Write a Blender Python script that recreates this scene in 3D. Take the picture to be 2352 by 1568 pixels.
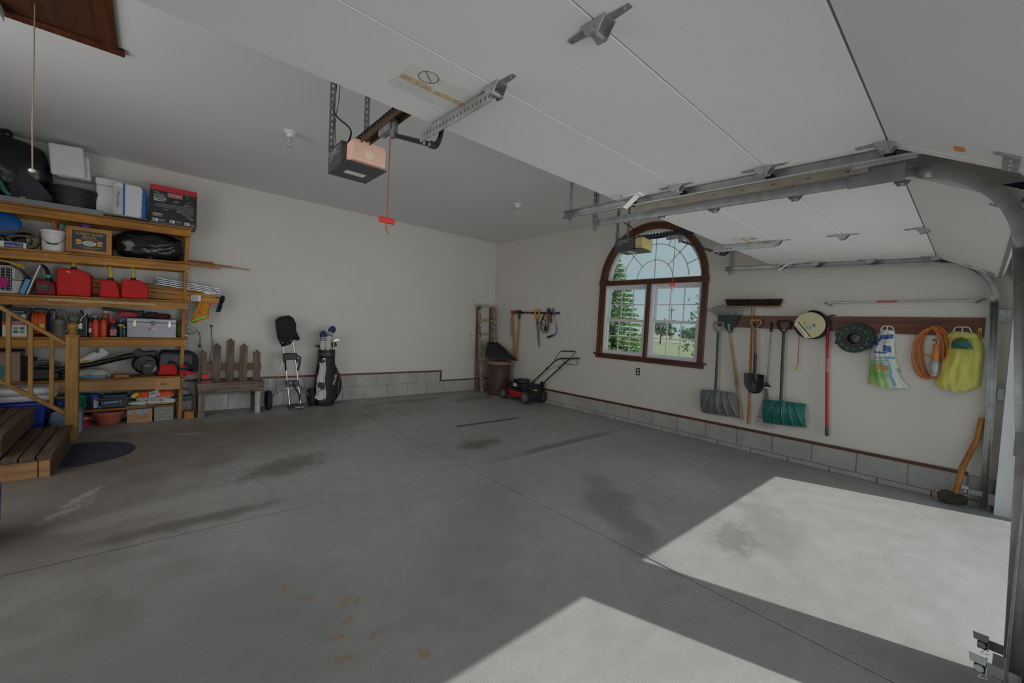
import bpy, math, random
from mathutils import Vector as V, Matrix
from math import sin, cos, pi, radians as rad, sqrt, atan2
random.seed(7)
for o in list(bpy.data.objects):
    bpy.data.objects.remove(o)
SC = bpy.context.scene
COL = SC.collection

# ------------------------------------------------------------------ camera
cam = bpy.data.cameras.new('camera')
cam.sensor_width = 36.0
cam.lens = 14.4226
cam.clip_start = 0.02
cam.clip_end = 2000
co = bpy.data.objects.new('camera', cam)
COL.objects.link(co)
_r = (0.7494667, -0.6599389, 0.0527290)
_d = (0.0141980, -0.0636059, -0.9978741)
_f = (0.6618898, 0.7486221, -0.0383007)
co.matrix_world = Matrix(((_r[0], -_d[0], -_f[0], 0.0), (_r[1], -_d[1], -_f[1], 0.0),
                          (_r[2], -_d[2], -_f[2], 1.43), (0, 0, 0, 1)))
SC.camera = co

# ------------------------------------------------------------------ world, sun, daylight, exposure
wd = bpy.data.worlds.new('sky')
SC.world = wd
wd.use_nodes = True
nt = wd.node_tree
nt.nodes.clear()
wo = nt.nodes.new('ShaderNodeOutputWorld')
wb = nt.nodes.new('ShaderNodeBackground')
wc = nt.nodes.new('ShaderNodeTexCoord')
wn = nt.nodes.new('ShaderNodeTexNoise')
wn.inputs['Scale'].default_value = 2.2
wn.inputs['Detail'].default_value = 5
wm = nt.nodes.new('ShaderNodeMapping')
wm.inputs['Scale'].default_value = (1, 1, 3.5)
wr = nt.nodes.new('ShaderNodeValToRGB')
wr.color_ramp.elements[0].position = 0.38
wr.color_ramp.elements[0].color = (0.245, 0.345, 0.385, 1)
wr.color_ramp.elements[1].position = 0.68
wr.color_ramp.elements[1].color = (0.335, 0.385, 0.40, 1)
nt.links.new(wc.outputs['Generated'], wm.inputs['Vector'])
nt.links.new(wm.outputs['Vector'], wn.inputs['Vector'])
nt.links.new(wn.outputs['Fac'], wr.inputs['Fac'])
nt.links.new(wr.outputs['Color'], wb.inputs['Color'])
wb.inputs['Strength'].default_value = 1.28
nt.links.new(wb.outputs['Background'], wo.inputs['Surface'])

sun = bpy.data.lights.new('sun', 'SUN')
sun.energy = 3.2
sun.angle = rad(0.6)
sun.color = (1.0, 0.985, 0.955)
so = bpy.data.objects.new('sun', sun)
COL.objects.link(so)
so.rotation_euler = V((-0.335, 1.0, -1.2515)).to_track_quat('-Z', 'Y').to_euler()


def area_light(name, loc, rot, sx, sy, power, spread=180, col=(0.985, 0.992, 1.0)):
    l = bpy.data.lights.new(name, 'AREA')
    l.shape = 'RECTANGLE'
    l.size, l.size_y = sx, sy
    l.energy = power
    l.color = col
    l.spread = rad(spread)
    o = bpy.data.objects.new(name, l)
    COL.objects.link(o)
    o.location = loc
    o.rotation_euler = tuple(rad(a) for a in rot)


# daylight that enters through the two open garage doors; the left-side lamp is an added fill
area_light('daylight_near_door', (0.975, -0.36, 1.05), (93, 0, -14), 2.7, 2.0, 13.5, 92)
area_light('daylight_far_door', (4.17, -0.36, 1.05), (95, 0, 10), 2.66, 2.0, 15, 100)
area_light('fill_left_side', (-1.88, 4.2, 1.75), (91, 0, -88), 4.4, 2.2, 63)

SC.view_settings.view_transform = 'Standard'
SC.view_settings.look = 'None'
SC.view_settings.gamma = 1.0
SC.view_settings.use_curve_mapping = False
SC.view_settings.exposure = 0.0

# ------------------------------------------------------------------ materials
MATS = {}


def new_mat(name):
    m = bpy.data.materials.new(name)
    m.use_nodes = True
    n = m.node_tree
    return m, n, n.nodes['Principled BSDF']


def mat(name, col, rough=0.55, metal=0.0, var=0.10, scale=9.0, bump=0.0, bscale=None, emit=None, stretch=(1, 1, 1), spec=None, trans=0):
    if name in MATS:
        return MATS[name]
    m, n, b = new_mat(name)
    tc = n.nodes.new('ShaderNodeTexCoord')
    mp = n.nodes.new('ShaderNodeMapping')
    mp.inputs['Scale'].default_value = stretch
    nz = n.nodes.new('ShaderNodeTexNoise')
    nz.inputs['Scale'].default_value = scale
    nz.inputs['Detail'].default_value = 5
    cr = n.nodes.new('ShaderNodeValToRGB')
    cr.color_ramp.elements[0].position = 0.3
    cr.color_ramp.elements[1].position = 0.7
    cr.color_ramp.elements[0].color = tuple(max(0, c * (1 - var)) for c in col) + (1,)
    cr.color_ramp.elements[1].color = tuple(min(1, c * (1 + var)) for c in col) + (1,)
    n.links.new(tc.outputs['Object'], mp.inputs['Vector'])
    n.links.new(mp.outputs['Vector'], nz.inputs['Vector'])
    n.links.new(nz.outputs['Fac'], cr.inputs['Fac'])
    n.links.new(cr.outputs['Color'], b.inputs['Base Color'])
    b.inputs['Roughness'].default_value = rough
    b.inputs['Metallic'].default_value = metal
    if spec is not None:
        b.inputs['Specular IOR Level'].default_value = spec
    if bump:
        bn = n.nodes.new('ShaderNodeBump')
        bn.inputs['Strength'].default_value = bump
        bn.inputs['Distance'].default_value = 0.01
        if bscale:
            n2 = n.nodes.new('ShaderNodeTexNoise')
            n2.inputs['Scale'].default_value = bscale
            n2.inputs['Detail'].default_value = 4
            n.links.new(mp.outputs['Vector'], n2.inputs['Vector'])
            n.links.new(n2.outputs['Fac'], bn.inputs['Height'])
        else:
            n.links.new(nz.outputs['Fac'], bn.inputs['Height'])
        n.links.new(bn.outputs['Normal'], b.inputs['Normal'])
    if emit:
        b.inputs['Emission Color'].default_value = tuple(emit[0]) + (1,)
        b.inputs['Emission Strength'].default_value = emit[1]
    if trans:
        b.inputs['Transmission Weight'].default_value = trans
    MATS[name] = m
    return m


def wood(name, light, dark, axis='x', grain=26.0, rough=0.55, knots=0.0, bump=0.15):
    if name in MATS:
        return MATS[name]
    m, n, b = new_mat(name)
    tc = n.nodes.new('ShaderNodeTexCoord')
    mp = n.nodes.new('ShaderNodeMapping')
    k = {'x': (0.06, 1, 1), 'y': (1, 0.06, 1), 'z': (1, 1, 0.06)}[axis]
    mp.inputs['Scale'].default_value = k
    nz = n.nodes.new('ShaderNodeTexNoise')
    nz.inputs['Scale'].default_value = grain
    nz.inputs['Detail'].default_value = 6
    nz.inputs['Distortion'].default_value = 0.7
    cr = n.nodes.new('ShaderNodeValToRGB')
    cr.color_ramp.elements[0].position = 0.32
    cr.color_ramp.elements[1].position = 0.62
    cr.color_ramp.elements[0].color = tuple(dark) + (1,)
    cr.color_ramp.elements[1].color = tuple(light) + (1,)
    n2 = n.nodes.new('ShaderNodeTexNoise')
    n2.inputs['Scale'].default_value = 3.0
    n2.inputs['Detail'].default_value = 3
    mx = n.nodes.new('ShaderNodeMix')
    mx.data_type = 'RGBA'
    mx.blend_type = 'MULTIPLY'
    c2 = n.nodes.new('ShaderNodeValToRGB')
    c2.color_ramp.elements[0].position = 0.35
    c2.color_ramp.elements[0].color = (0.72 - knots, 0.70 - knots, 0.66 - knots, 1)
    c2.color_ramp.elements[1].position = 0.65
    c2.color_ramp.elements[1].color = (1, 1, 1, 1)
    mx.inputs['Factor'].default_value = 1.0
    n.links.new(tc.outputs['Object'], mp.inputs['Vector'])
    n.links.new(mp.outputs['Vector'], nz.inputs['Vector'])
    n.links.new(tc.outputs['Object'], n2.inputs['Vector'])
    n.links.new(nz.outputs['Fac'], cr.inputs['Fac'])
    n.links.new(n2.outputs['Fac'], c2.inputs['Fac'])
    n.links.new(cr.outputs['Color'], mx.inputs['A'])
    n.links.new(c2.outputs['Color'], mx.inputs['B'])
    n.links.new(mx.outputs['Result'], b.inputs['Base Color'])
    b.inputs['Roughness'].default_value = rough
    bn = n.nodes.new('ShaderNodeBump')
    bn.inputs['Strength'].default_value = bump
    bn.inputs['Distance'].default_value = 0.004
    n.links.new(nz.outputs['Fac'], bn.inputs['Height'])
    n.links.new(bn.outputs['Normal'], b.inputs['Normal'])
    MATS[name] = m
    return m


# ------------------------------------------------------------------ objects, parents and tags
WL = {}


def thing(name, label, cat, loc, group=None):
    o = bpy.data.objects.new(name, None)
    o.empty_display_size = 0.1
    COL.objects.link(o)
    o.location = loc
    WL[o.name] = V(loc)
    o['label'] = label
    o['category'] = cat
    if group:
        o['group'] = group
    return o


def tag(o, label, cat, group=None):
    o['label'] = label
    o['category'] = cat
    if group:
        o['group'] = group
    return o


def struct(o):
    o['kind'] = 'structure'
    return o


def sroot(name, loc=(0, 0, 0)):
    o = bpy.data.objects.new(name, None)
    o.empty_display_size = 0.1
    COL.objects.link(o)
    o.location = loc
    WL[o.name] = V(loc)
    o['kind'] = 'structure'
    return o


def link_mesh(name, me, parent=None, loc=None):
    o = bpy.data.objects.new(name, me)
    COL.objects.link(o)
    base = WL[parent.name] if parent else V((0, 0, 0))
    if parent:
        o.parent = parent
    if loc is not None:
        o.location = V(loc) - base
        WL[o.name] = V(loc)
    else:
        WL[o.name] = base.copy()
    return o


def dup(o, loc=None, parent=None, rotz=None):
    c = o.copy()
    COL.objects.link(c)
    if parent:
        c.parent = parent
    if loc is not None:
        c.location = loc
    if rotz is not None:
        c.rotation_euler.z = rotz
    for ch in o.children:
        dup(ch, None, c)
    return c


class MB:
    def __init__(s, xf=None):
        s.v = []
        s.f = []
        s.xf = xf

    def add(s, vs, fs):
        k = len(s.v)
        s.v += [V(p) for p in vs]
        s.f += [tuple(i + k for i in f) for f in fs]
        return s

    def box(s, x0, y0, z0, x1, y1, z1):
        x0, x1 = min(x0, x1), max(x0, x1)
        y0, y1 = min(y0, y1), max(y0, y1)
        z0, z1 = min(z0, z1), max(z0, z1)
        return s.add([(x0, y0, z0), (x1, y0, z0), (x1, y1, z0), (x0, y1, z0), (x0, y0, z1), (x1, y0, z1), (x1, y1, z1), (x0, y1, z1)],
                     [(0, 3, 2, 1), (4, 5, 6, 7), (0, 1, 5, 4), (1, 2, 6, 5), (2, 3, 7, 6), (3, 0, 4, 7)])

    def cbox(s, c, sx, sy, sz):
        return s.box(c[0] - sx / 2, c[1] - sy / 2, c[2] - sz / 2, c[0] + sx / 2, c[1] + sy / 2, c[2] + sz / 2)

    def bar(s, p0, p1, w, h, up=(0, 0, 1)):
        p0, p1 = V(p0), V(p1)
        t = (p1 - p0).normalized()
        u = V(up)
        sd = t.cross(u)
        if sd.length < 1e-4:
            sd = t.cross(V((1, 0, 0)))
        sd.normalize()
        u = sd.cross(t).normalized()
        a, b = sd * w / 2, u * h / 2
        vs = [p - a - b for p in (p0,)] + [p0 + a - b, p0 + a + b, p0 - a + b, p1 - a - b, p1 + a - b, p1 + a + b, p1 - a + b]
        return s.add(vs, [(0, 3, 2, 1), (4, 5, 6, 7), (0, 1, 5, 4), (1, 2, 6, 5), (2, 3, 7, 6), (3, 0, 4, 7)])

    def tube(s, pts, r, n=8, closed=False):
        pts = [V(p) for p in pts]
        m = len(pts)
        rs = r if isinstance(r, (list, tuple)) else [r] * m
        k = len(s.v)
        prev = None
        for i, p in enumerate(pts):
            if closed:
                t = (pts[(i + 1) % m] - pts[i - 1]).normalized()
            else:
                t = (pts[min(i + 1, m - 1)] - pts[max(i - 1, 0)]).normalized()
            if prev is None:
                a = t.orthogonal().normalized()
            else:
                a = prev - t * prev.dot(t)
                if a.length < 1e-5:
                    a = t.orthogonal()
                a.normalize()
            prev = a
            b = t.cross(a)
            for j in range(n):
                an = 2 * pi * j / n
                s.v.append(p + (a * cos(an) + b * sin(an)) * rs[i])
        for i in range(m if closed else m - 1):
            i2 = (i + 1) % m
            for j in range(n):
                j2 = (j + 1) % n
                s.f.append((k + i * n + j, k + i * n + j2, k + i2 * n + j2, k + i2 * n + j))
        if not closed:
            s.f.append(tuple(k + j for j in reversed(range(n))))
            s.f.append(tuple(k + (m - 1) * n + j for j in range(n)))
        return s

    def lathe(s, prof, c, n=20, ax='z', close=True):
        c = V(c)
        k = len(s.v)
        for r, h in prof:
            for j in range(n):
                a = 2 * pi * j / n
                p = {'z': (r * cos(a), r * sin(a), h), 'x': (h, r * cos(a), r * sin(a)), 'y': (r * cos(a), h, -r * sin(a))}[ax]
                s.v.append(c + V(p))
        for i in range(len(prof) - 1):
            for j in range(n):
                j2 = (j + 1) % n
                s.f.append((k + i * n + j, k + i * n + j2, k + (i + 1) * n + j2, k + (i + 1) * n + j))
        if close:
            s.f.append(tuple(k + j for j in reversed(range(n))))
            s.f.append(tuple(k + (len(prof) - 1) * n + j for j in range(n)))
        return s

    def prism(s, pts, plane, a, b):
        def P(p, q):
            return {'xz': (p[0], q, p[1]), 'yz': (q, p[0], p[1]), 'xy': (p[0], p[1], q)}[plane]
        m = len(pts)
        return s.add([P(p, a) for p in pts] + [P(p, b) for p in pts],
                     [tuple(range(m)), tuple(reversed(range(m, 2 * m)))] + [(i, i + m, (i + 1) % m + m, (i + 1) % m) for i in range(m)])

    def ell(s, c, rx, ry, rz, nu=14, nv=9):
        c = V(c)
        k = len(s.v)
        for i in range(1, nv):
            t = pi * i / nv
            for j in range(nu):
                a = 2 * pi * j / nu
                s.v.append(c + V((rx * sin(t) * cos(a), ry * sin(t) * sin(a), rz * cos(t))))
        s.v += [c + V((0, 0, rz)), c - V((0, 0, rz))]
        for i in range(nv - 2):
            for j in range(nu):
                j2 = (j + 1) % nu
                s.f.append((k + i * nu + j, k + (i + 1) * nu + j, k + (i + 1) * nu + j2, k + i * nu + j2))
        tp, bt = len(s.v) - 2, len(s.v) - 1
        for j in range(nu):
            j2 = (j + 1) % nu
            s.f.append((tp, k + j, k + j2))
            s.f.append((bt, k + (nv - 2) * nu + j2, k + (nv - 2) * nu + j))
        return s

    def grid(s, fn, nu, nv):
        k = len(s.v)
        for i in range(nu + 1):
            for j in range(nv + 1):
                s.v.append(V(fn(i / nu, j / nv)))
        for i in range(nu):
            for j in range(nv):
                a = k + i * (nv + 1) + j
                s.f.append((a, a + nv + 1, a + nv + 2, a + 1))
        return s

    def perf(s, p0, p1, w, side, n, frac=0.45):
        # flat strap from p0 to p1 with a row of slots
        p0, p1, sd = V(p0), V(p1), V(side).normalized()
        for i in range(n):
            a, b = p0.lerp(p1, i / n), p0.lerp(p1, (i + 1) / n)
            t = (b - a)
            q = [a - sd * w / 2, a + sd * w / 2, b + sd * w / 2, b - sd * w / 2]
            m = (a + b) / 2
            h = [m - t * frac / 2 - sd * w * .16, m - t * frac / 2 + sd * w * .16, m + t * frac / 2 + sd * w * .16, m + t * frac / 2 - sd * w * .16]
            s.add(q + h, [(0, 1, 5, 4), (1, 2, 6, 5), (2, 3, 7, 6), (3, 0, 4, 7)])
        return s

    def build(s, name, m, parent=None, smooth=False, bevel=0.0, sub=0, solid=0.0, loc=None, seg=2, jitter=0):
        base = V(loc) if loc is not None else (WL[parent.name] if parent else V((0, 0, 0)))
        vs = s.v
        if s.xf is not None:
            vs = [s.xf @ p for p in vs]
        if jitter:
            vs = [p + V((random.uniform(-jitter, jitter), random.uniform(-jitter, jitter), random.uniform(-jitter, jitter))) for p in vs]
        me = bpy.data.meshes.new(name)
        me.from_pydata([tuple(p - base) for p in vs], [], s.f)
        me.update()
        me.materials.append(m)
        if smooth:
            me.polygons.foreach_set('use_smooth', [True] * len(me.polygons))
            if bevel == 0 and not sub:
                try:
                    me.set_sharp_from_angle(angle=rad(42))
                except Exception:
                    pass
        o = link_mesh(name, me, parent, loc)
        if solid:
            md = o.modifiers.new('thickness', 'SOLIDIFY')
            md.thickness = solid
            md.offset = 0
        if bevel:
            md = o.modifiers.new('bevel', 'BEVEL')
            md.width = bevel
            md.segments = seg
            md.limit_method = 'ANGLE'
            md.angle_limit = rad(40)
        if sub:
            md = o.modifiers.new('subdivision', 'SUBSURF')
            md.levels = sub
            md.render_levels = sub
        return o


def text(s, parent, m, org, xd, yd, w=None, h=None, name='lettering', depth=0.0006, align='CENTER'):
    """raised print: org is the centre (or left end) of the line, xd and yd the reading directions"""
    cu = bpy.data.curves.new('t', 'FONT')
    cu.body = s
    cu.align_x = align
    cu.align_y = 'CENTER'
    cu.size = 1.0
    cu.resolution_u = 2
    to = bpy.data.objects.new('t', cu)
    COL.objects.link(to)
    dg = bpy.context.evaluated_depsgraph_get()
    me = bpy.data.meshes.new_from_object(to.evaluated_get(dg))
    bpy.data.objects.remove(to)
    bpy.data.curves.remove(cu)
    xs = [v.co.x for v in me.vertices]
    ys = [v.co.y for v in me.vertices]
    if not xs:
        return None
    sx = sy = 1.0
    if h:
        sx = sy = h / (max(ys) - min(ys))
    if w:
        sx = w / (max(xs) - min(xs))
        if not h:
            sy = sx
    xd, yd, org = V(xd).normalized(), V(yd).normalized(), V(org)
    nrm = xd.cross(yd)
    base = WL[parent.name]
    cy = (max(ys) + min(ys)) / 2
    for v in me.vertices:
        v.co = org + xd * (v.co.x * sx) + yd * ((v.co.y - cy) * sy) + nrm * depth - base
    me.materials.clear()
    me.materials.append(m)
    me.name = name
    return link_mesh(name, me, parent)


def arc(c, r, a0, a1, n, plane='yz', q=0.0, ry=None):
    out = []
    for i in range(n + 1):
        a = rad(a0 + (a1 - a0) * i / n)
        p = (c[0] + r * cos(a), c[1] + (ry or r) * sin(a))
        out.append({'xz': (p[0], q, p[1]), 'yz': (q, p[0], p[1]), 'xy': (p[0], p[1], q)}[plane])
    return out


def catmull(pts, k=6):
    pts = [V(p) for p in pts]
    out = []
    for i in range(len(pts) - 1):
        a, b, c, d = pts[max(i - 1, 0)], pts[i], pts[i + 1], pts[min(i + 2, len(pts) - 1)]
        for j in range(k):
            t = j / k
            out.append(0.5 * ((2 * b) + (c - a) * t + (2 * a - 5 * b + 4 * c - d) * t * t + (3 * b - a - 3 * c + d) * t ** 3))
    out.append(pts[-1])
    return out
# ------------------------------------------------------------------ shared materials
M_wall = mat('wall_paint', (0.615, 0.60, 0.565), 0.7, var=0.03, scale=1.2, bump=0.03, bscale=60)
M_wallr = mat('wall_paint_cream', (0.66, 0.63, 0.57), 0.7, var=0.03, scale=1.2, bump=0.03, bscale=60)
M_ceil = mat('ceiling_paint', (0.70, 0.70, 0.70), 0.8, var=0.02, scale=1.0, bump=0.03, bscale=70)
M_door = mat('door_white_steel', (0.74, 0.74, 0.73), 0.6, var=0.02, scale=2.0)
M_galv = mat('galvanized_steel', (0.42, 0.43, 0.43), 0.42, 0.75, var=0.18, scale=14)
M_galvd = mat('galvanized_dull', (0.30, 0.31, 0.30), 0.5, 0.6, var=0.25, scale=20)
M_black = mat('black_plastic', (0.012, 0.012, 0.013), 0.45, var=0.2, scale=10)
M_blackm = mat('black_matte', (0.010, 0.010, 0.011), 0.75, var=0.2, scale=14)
M_blackgl = mat('black_gloss', (0.010, 0.010, 0.012), 0.22, var=0.2, scale=10)
M_white = mat('white_plastic', (0.72, 0.72, 0.71), 0.45, var=0.04)
M_vinyl = mat('white_vinyl', (0.74, 0.75, 0.77), 0.4, var=0.03)
M_stain = wood('stained_trim', (0.135, 0.040, 0.014), (0.060, 0.016, 0.006), 'y', rough=0.4)
M_stainx = wood('stained_trim_x', (0.150, 0.050, 0.022), (0.070, 0.020, 0.009), 'x', rough=0.45)
M_stainz = wood('stained_trim_z', (0.150, 0.045, 0.014), (0.062, 0.017, 0.006), 'z', rough=0.4)
M_print = mat('white_print', (0.62, 0.62, 0.60), 0.6, var=0.05)
M_printk = mat('black_print', (0.02, 0.02, 0.02), 0.6, var=0.05)
M_red = mat('red_plastic', (0.50, 0.020, 0.016), 0.45, var=0.12)
M_rubber = mat('rubber', (0.018, 0.018, 0.019), 0.8, var=0.2)
M_chrome = mat('chrome', (0.65, 0.65, 0.66), 0.18, 1.0, var=0.05)
M_alu = mat('aluminium', (0.55, 0.55, 0.55), 0.3, 0.9, var=0.06)
M_block = mat('concrete_block', (0.39, 0.38, 0.355), 0.85, var=0.14, scale=5, bump=0.25, bscale=90)
M_mortar = mat('mortar', (0.30, 0.29, 0.275), 0.9, var=0.2, scale=12, bump=0.2)


# ------------------------------------------------------------------ floor
def floor_material():
    m, n, b = new_mat('garage_concrete')
    L = n.links
    geo = n.nodes.new('ShaderNodeNewGeometry')

    def noise(scale, detail, st=(1, 1, 1), rot=0.0, dist=0.0):
        mp = n.nodes.new('ShaderNodeMapping')
        mp.inputs['Scale'].default_value = st
        mp.inputs['Rotation'].default_value = (0, 0, rot)
        L.new(geo.outputs['Position'], mp.inputs['Vector'])
        z = n.nodes.new('ShaderNodeTexNoise')
        z.inputs['Scale'].default_value = scale
        z.inputs['Detail'].default_value = detail
        z.inputs['Distortion'].default_value = dist
        L.new(mp.outputs['Vector'], z.inputs['Vector'])
        return z.outputs['Fac']

    def ramp(fac, p0, p1, c0, c1):
        r = n.nodes.new('ShaderNodeValToRGB')
        r.color_ramp.elements[0].position = p0
        r.color_ramp.elements[1].position = p1
        r.color_ramp.elements[0].color = tuple(c0) + (1,)
        r.color_ramp.elements[1].color = tuple(c1) + (1,)
        L.new(fac, r.inputs['Fac'])
        return r.outputs['Color']

    def mix(fac, a, bcol, mode='MIX'):
        x = n.nodes.new('ShaderNodeMix')
        x.data_type = 'RGBA'
        x.blend_type = mode
        if isinstance(fac, float):
            x.inputs['Factor'].default_value = fac
        else:
            L.new(fac, x.inputs['Factor'])
        for k, c in (('A', a), ('B', bcol)):
            if isinstance(c, tuple):
                x.inputs[k].default_value = c + (1,)
            else:
                L.new(c, x.inputs[k])
        return x.outputs['Result']
    col = ramp(noise(0.9, 8, dist=0.3), 0.28, 0.74, (0.290, 0.286, 0.274), (0.352, 0.352, 0.347))
    col = mix(0.55, col, ramp(noise(7, 10, (0.8, 1.4, 1), 0.6), 0.3, 0.7, (0.84, 0.83, 0.815), (1.08, 1.08, 1.08)), 'MULTIPLY')
    col = mix(0.6, col, ramp(noise(70, 4), 0.3, 0.7, (0.88, 0.88, 0.88), (1.08, 1.08, 1.08)), 'MULTIPLY')
    wob = noise(3.2, 7, dist=0.8)
    wob2 = noise(16, 6, dist=0.6)

    def stain(x, y, rx, ry, rot, c, amount, rag=0.9, fine=False):
        nonlocal col
        mp = n.nodes.new('ShaderNodeMapping')
        mp.vector_type = 'TEXTURE'
        mp.inputs['Location'].default_value = (x, y, 0)
        mp.inputs['Rotation'].default_value = (0, 0, rot)
        mp.inputs['Scale'].default_value = (rx, ry, 1)
        L.new(geo.outputs['Position'], mp.inputs['Vector'])
        ln = n.nodes.new('ShaderNodeVectorMath')
        ln.operation = 'LENGTH'
        L.new(mp.outputs['Vector'], ln.inputs[0])
        ad = n.nodes.new('ShaderNodeMath')
        ad.operation = 'MULTIPLY_ADD'
        L.new(wob2 if fine else wob, ad.inputs[0])
        ad.inputs[1].default_value = rag * 2
        L.new(ln.outputs['Value'], ad.inputs[2])
        mr = n.nodes.new('ShaderNodeMapRange')
        mr.interpolation_type = 'SMOOTHSTEP'
        mr.inputs['From Min'].default_value = 0.35 + rag
        mr.inputs['From Max'].default_value = 1.15 + rag
        mr.inputs['To Min'].default_value = amount
        mr.inputs['To Max'].default_value = 0.0
        L.new(ad.outputs['Value'], mr.inputs['Value'])
        col = mix(mr.outputs['Result'], col, c)
    # old oil and dirt, wear and scuffs; the first also paints in left-side dimness
    stain(-0.7, 4.4, 1.3, 2.4, 0.0, (0.105, 0.088, 0.066), 0.62, .35)
    stain(0.2, 5.5, 2.1, 1.2, 0.1, (0.130, 0.107, 0.077), 0.60, .4)
    stain(0.95, 4.2, 0.50, 0.26, 0.5, (0.100, 0.087, 0.062), 0.70, .9, True)
    stain(1.8, 6.0, 1.9, 0.7, 0.0, (0.170, 0.145, 0.105), 0.5, .5)
    stain(0.25, 3.42, 0.62, 0.10, 0.05, (0.095, 0.085, 0.066), 0.65, .6)
    stain(0.05, 3.8, 0.8, 0.16, 0.15, (0.36, 0.35, 0.33), 0.40, 1.3)
    stain(1.2, 3.9, 1.0, 0.25, 0.1, (0.36, 0.36, 0.35), 0.35)
    stain(3.0, 3.86, 0.32, 0.22, 0.3, (0.10, 0.095, 0.085), 0.75)
    stain(3.4, 6.6, 0.9, 0.18, 0.1, (0.12, 0.105, 0.080), 0.6)
    stain(4.6, 6.3, 0.7, 0.25, 0.2, (0.11, 0.095, 0.075), 0.6)
    stain(3.9, 3.32, 1.3, 0.10, 0.03, (0.115, 0.115, 0.12), 0.75, 0.6)
    stain(3.9, 3.22, 1.2, 0.03, 0.02, (0.45, 0.45, 0.45), 0.6, 0.5)
    stain(2.85, 1.85, 0.9, 0.22, 0.9, (0.13, 0.128, 0.125), 0.6)
    stain(3.95, 1.75, 0.5, 0.3, 0.4, (0.40, 0.41, 0.42), 0.5, 1.2, True)
    stain(3.15, 1.05, 0.3, 0.16, 0.3, (0.17, 0.16, 0.15), 0.65, 0.9, True)
    stain(3.6, 1.0, 0.6, 0.25, 0.4, (0.20, 0.195, 0.185), 0.5)
    stain(1.75, 2.2, 1.2, 0.35, 0.8, (0.20, 0.195, 0.187), 0.35)
    stain(0.0, 2.0, 1.0, 1.0, 0.3, (0.18, 0.172, 0.157), 0.45, .4)
    for x, y, r in ((0.61, 2.17, .05), (0.75, 2.02, .06), (0.80, 1.98, .05), (0.72, 1.88, .05), (0.66, 1.80, .045), (0.55, 2.30, .04), (0.78, 1.72, .05),
                    (0.95, 2.9, .03), (0.9, 1.5, .05), (0.62, 1.68, .06), (1.4, 2.5, .03)):
        stain(x, y, r * .8, r * 0.42, x * 9, (0.30, 0.17, 0.065), 0.55, 1.6, True)
    for x, y in ((-0.35, 4.3), (-0.42, 4.05), (0.35, 5.9)):
        stain(x, y, 0.20, 0.05, y, (0.48, 0.47, 0.45), 0.40, 1.6, True)
    L.new(col, b.inputs['Base Color'])
    L.new(ramp(noise(4, 5), 0.3, 0.7, (0.38,) * 3, (0.6,) * 3), b.inputs['Roughness'])
    bn = n.nodes.new('ShaderNodeBump')
    bn.inputs['Strength'].default_value = 0.06
    bn.inputs['Distance'].default_value = 0.01
    L.new(noise(45, 6), bn.inputs['Height'])
    L.new(bn.outputs['Normal'], b.inputs['Normal'])
    return m


M_floor = floor_material()
XL, XR, YF, YB, ZC = -1.90, 5.72, -0.19, 7.135, 3.22
fl = struct(MB().box(XL, -0.32, -0.30, XR + .15, YB + .15, -0.014).build('floor', mat('slab_bed', (0.06, 0.06, 0.06), 0.9)))
g = 0.006
for (x0, x1) in ((XL, 2.40 - g), (2.40 + g, XR)):
    for (y0, y1) in ((-0.32, 3.255 - g), (3.255 + g, YB)):
        MB().box(x0, y0, -0.013, x1, y1, 0.0).build('slab', M_floor, fl, bevel=0.003, seg=1)

# ------------------------------------------------------------------ ceiling
struct(MB().box(XL, -0.32, ZC, XR + 0.15, YB + 0.15, ZC + 0.05).build('ceiling', M_ceil))
struct(MB().box(XL - .4, -0.62, ZC + 0.055, 6.52, YB + 0.6, ZC + 0.2).build('roof', mat('soffit', (0.6, 0.6, 0.58), 0.7)))

# ------------------------------------------------------------------ back wall with its block base
wb_ = struct(MB().box(XL, YB, 0, XR + .15, YB + 0.15, ZC).build('wall_back', M_wall))
MB().box(XL, YB - .012, 0, 4.41, YB, 0.43).box(4.41, YB - .012, 0, XR, YB, 0.225).build('mortar_bed', M_mortar, wb_)
M_blockp = mat('block_whitewashed', (0.54, 0.54, 0.52), 0.85, var=0.22, scale=7, bump=0.25, bscale=80, stretch=(3, 3, 0.5))


def block_row(parent, fixed, along, starts, z0, z1, axis, m, alt=None, depth=0.02):
    me = {}
    for (a, b_) in starts:
        mm = alt if (alt and b_ < 1.95) else m
        if axis == 'x':
            MB().box(a + .005, fixed - depth, z0 + .004, b_ - .005, fixed, z1 - .004).build('block', mm, parent, bevel=0.004, seg=1)
        else:
            MB().box(fixed - depth, a + .005, z0 + .004, fixed, b_ - .005, z1 - .004).build('block', mm, parent, bevel=0.004, seg=1)


def course(lo, hi, ref, step=0.4055):
    k = math.floor((lo - ref) / step)
    out = []
    while True:
        a, b_ = ref + k * step, ref + (k + 1) * step
        if a >= hi - 0.02:
            break
        a, b_ = max(a, lo), min(b_, hi)
        if b_ - a > 0.03:
            out.append((a, b_))
        k += 1
    return out


block_row(wb_, YB - .0, 0, course(XL + .02, XR - .03, 2.893), 0.0, 0.228, 'x', M_block, M_blockp)
block_row(wb_, YB - .0, 0, course(XL + .02, 4.40, 3.095), 0.228, 0.432, 'x', M_block, M_blockp)
struct(MB().box(XL, YB - .028, 0.432, 4.435, YB, 0.457).box(4.41, YB - .028, 0.236, 4.435, YB, 0.44).box(4.435, YB - .028, 0.236, XR - .02, YB, 0.258)
       .build('trim_1', M_stainx, bevel=0.002, seg=1))

# ------------------------------------------------------------------ window wall
WY, WR, WS, WB = 3.372, 0.815, 2.215, 1.050     # opening centre, half width, spring line, bottom
X0, X1 = XR, XR + 0.15


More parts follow.
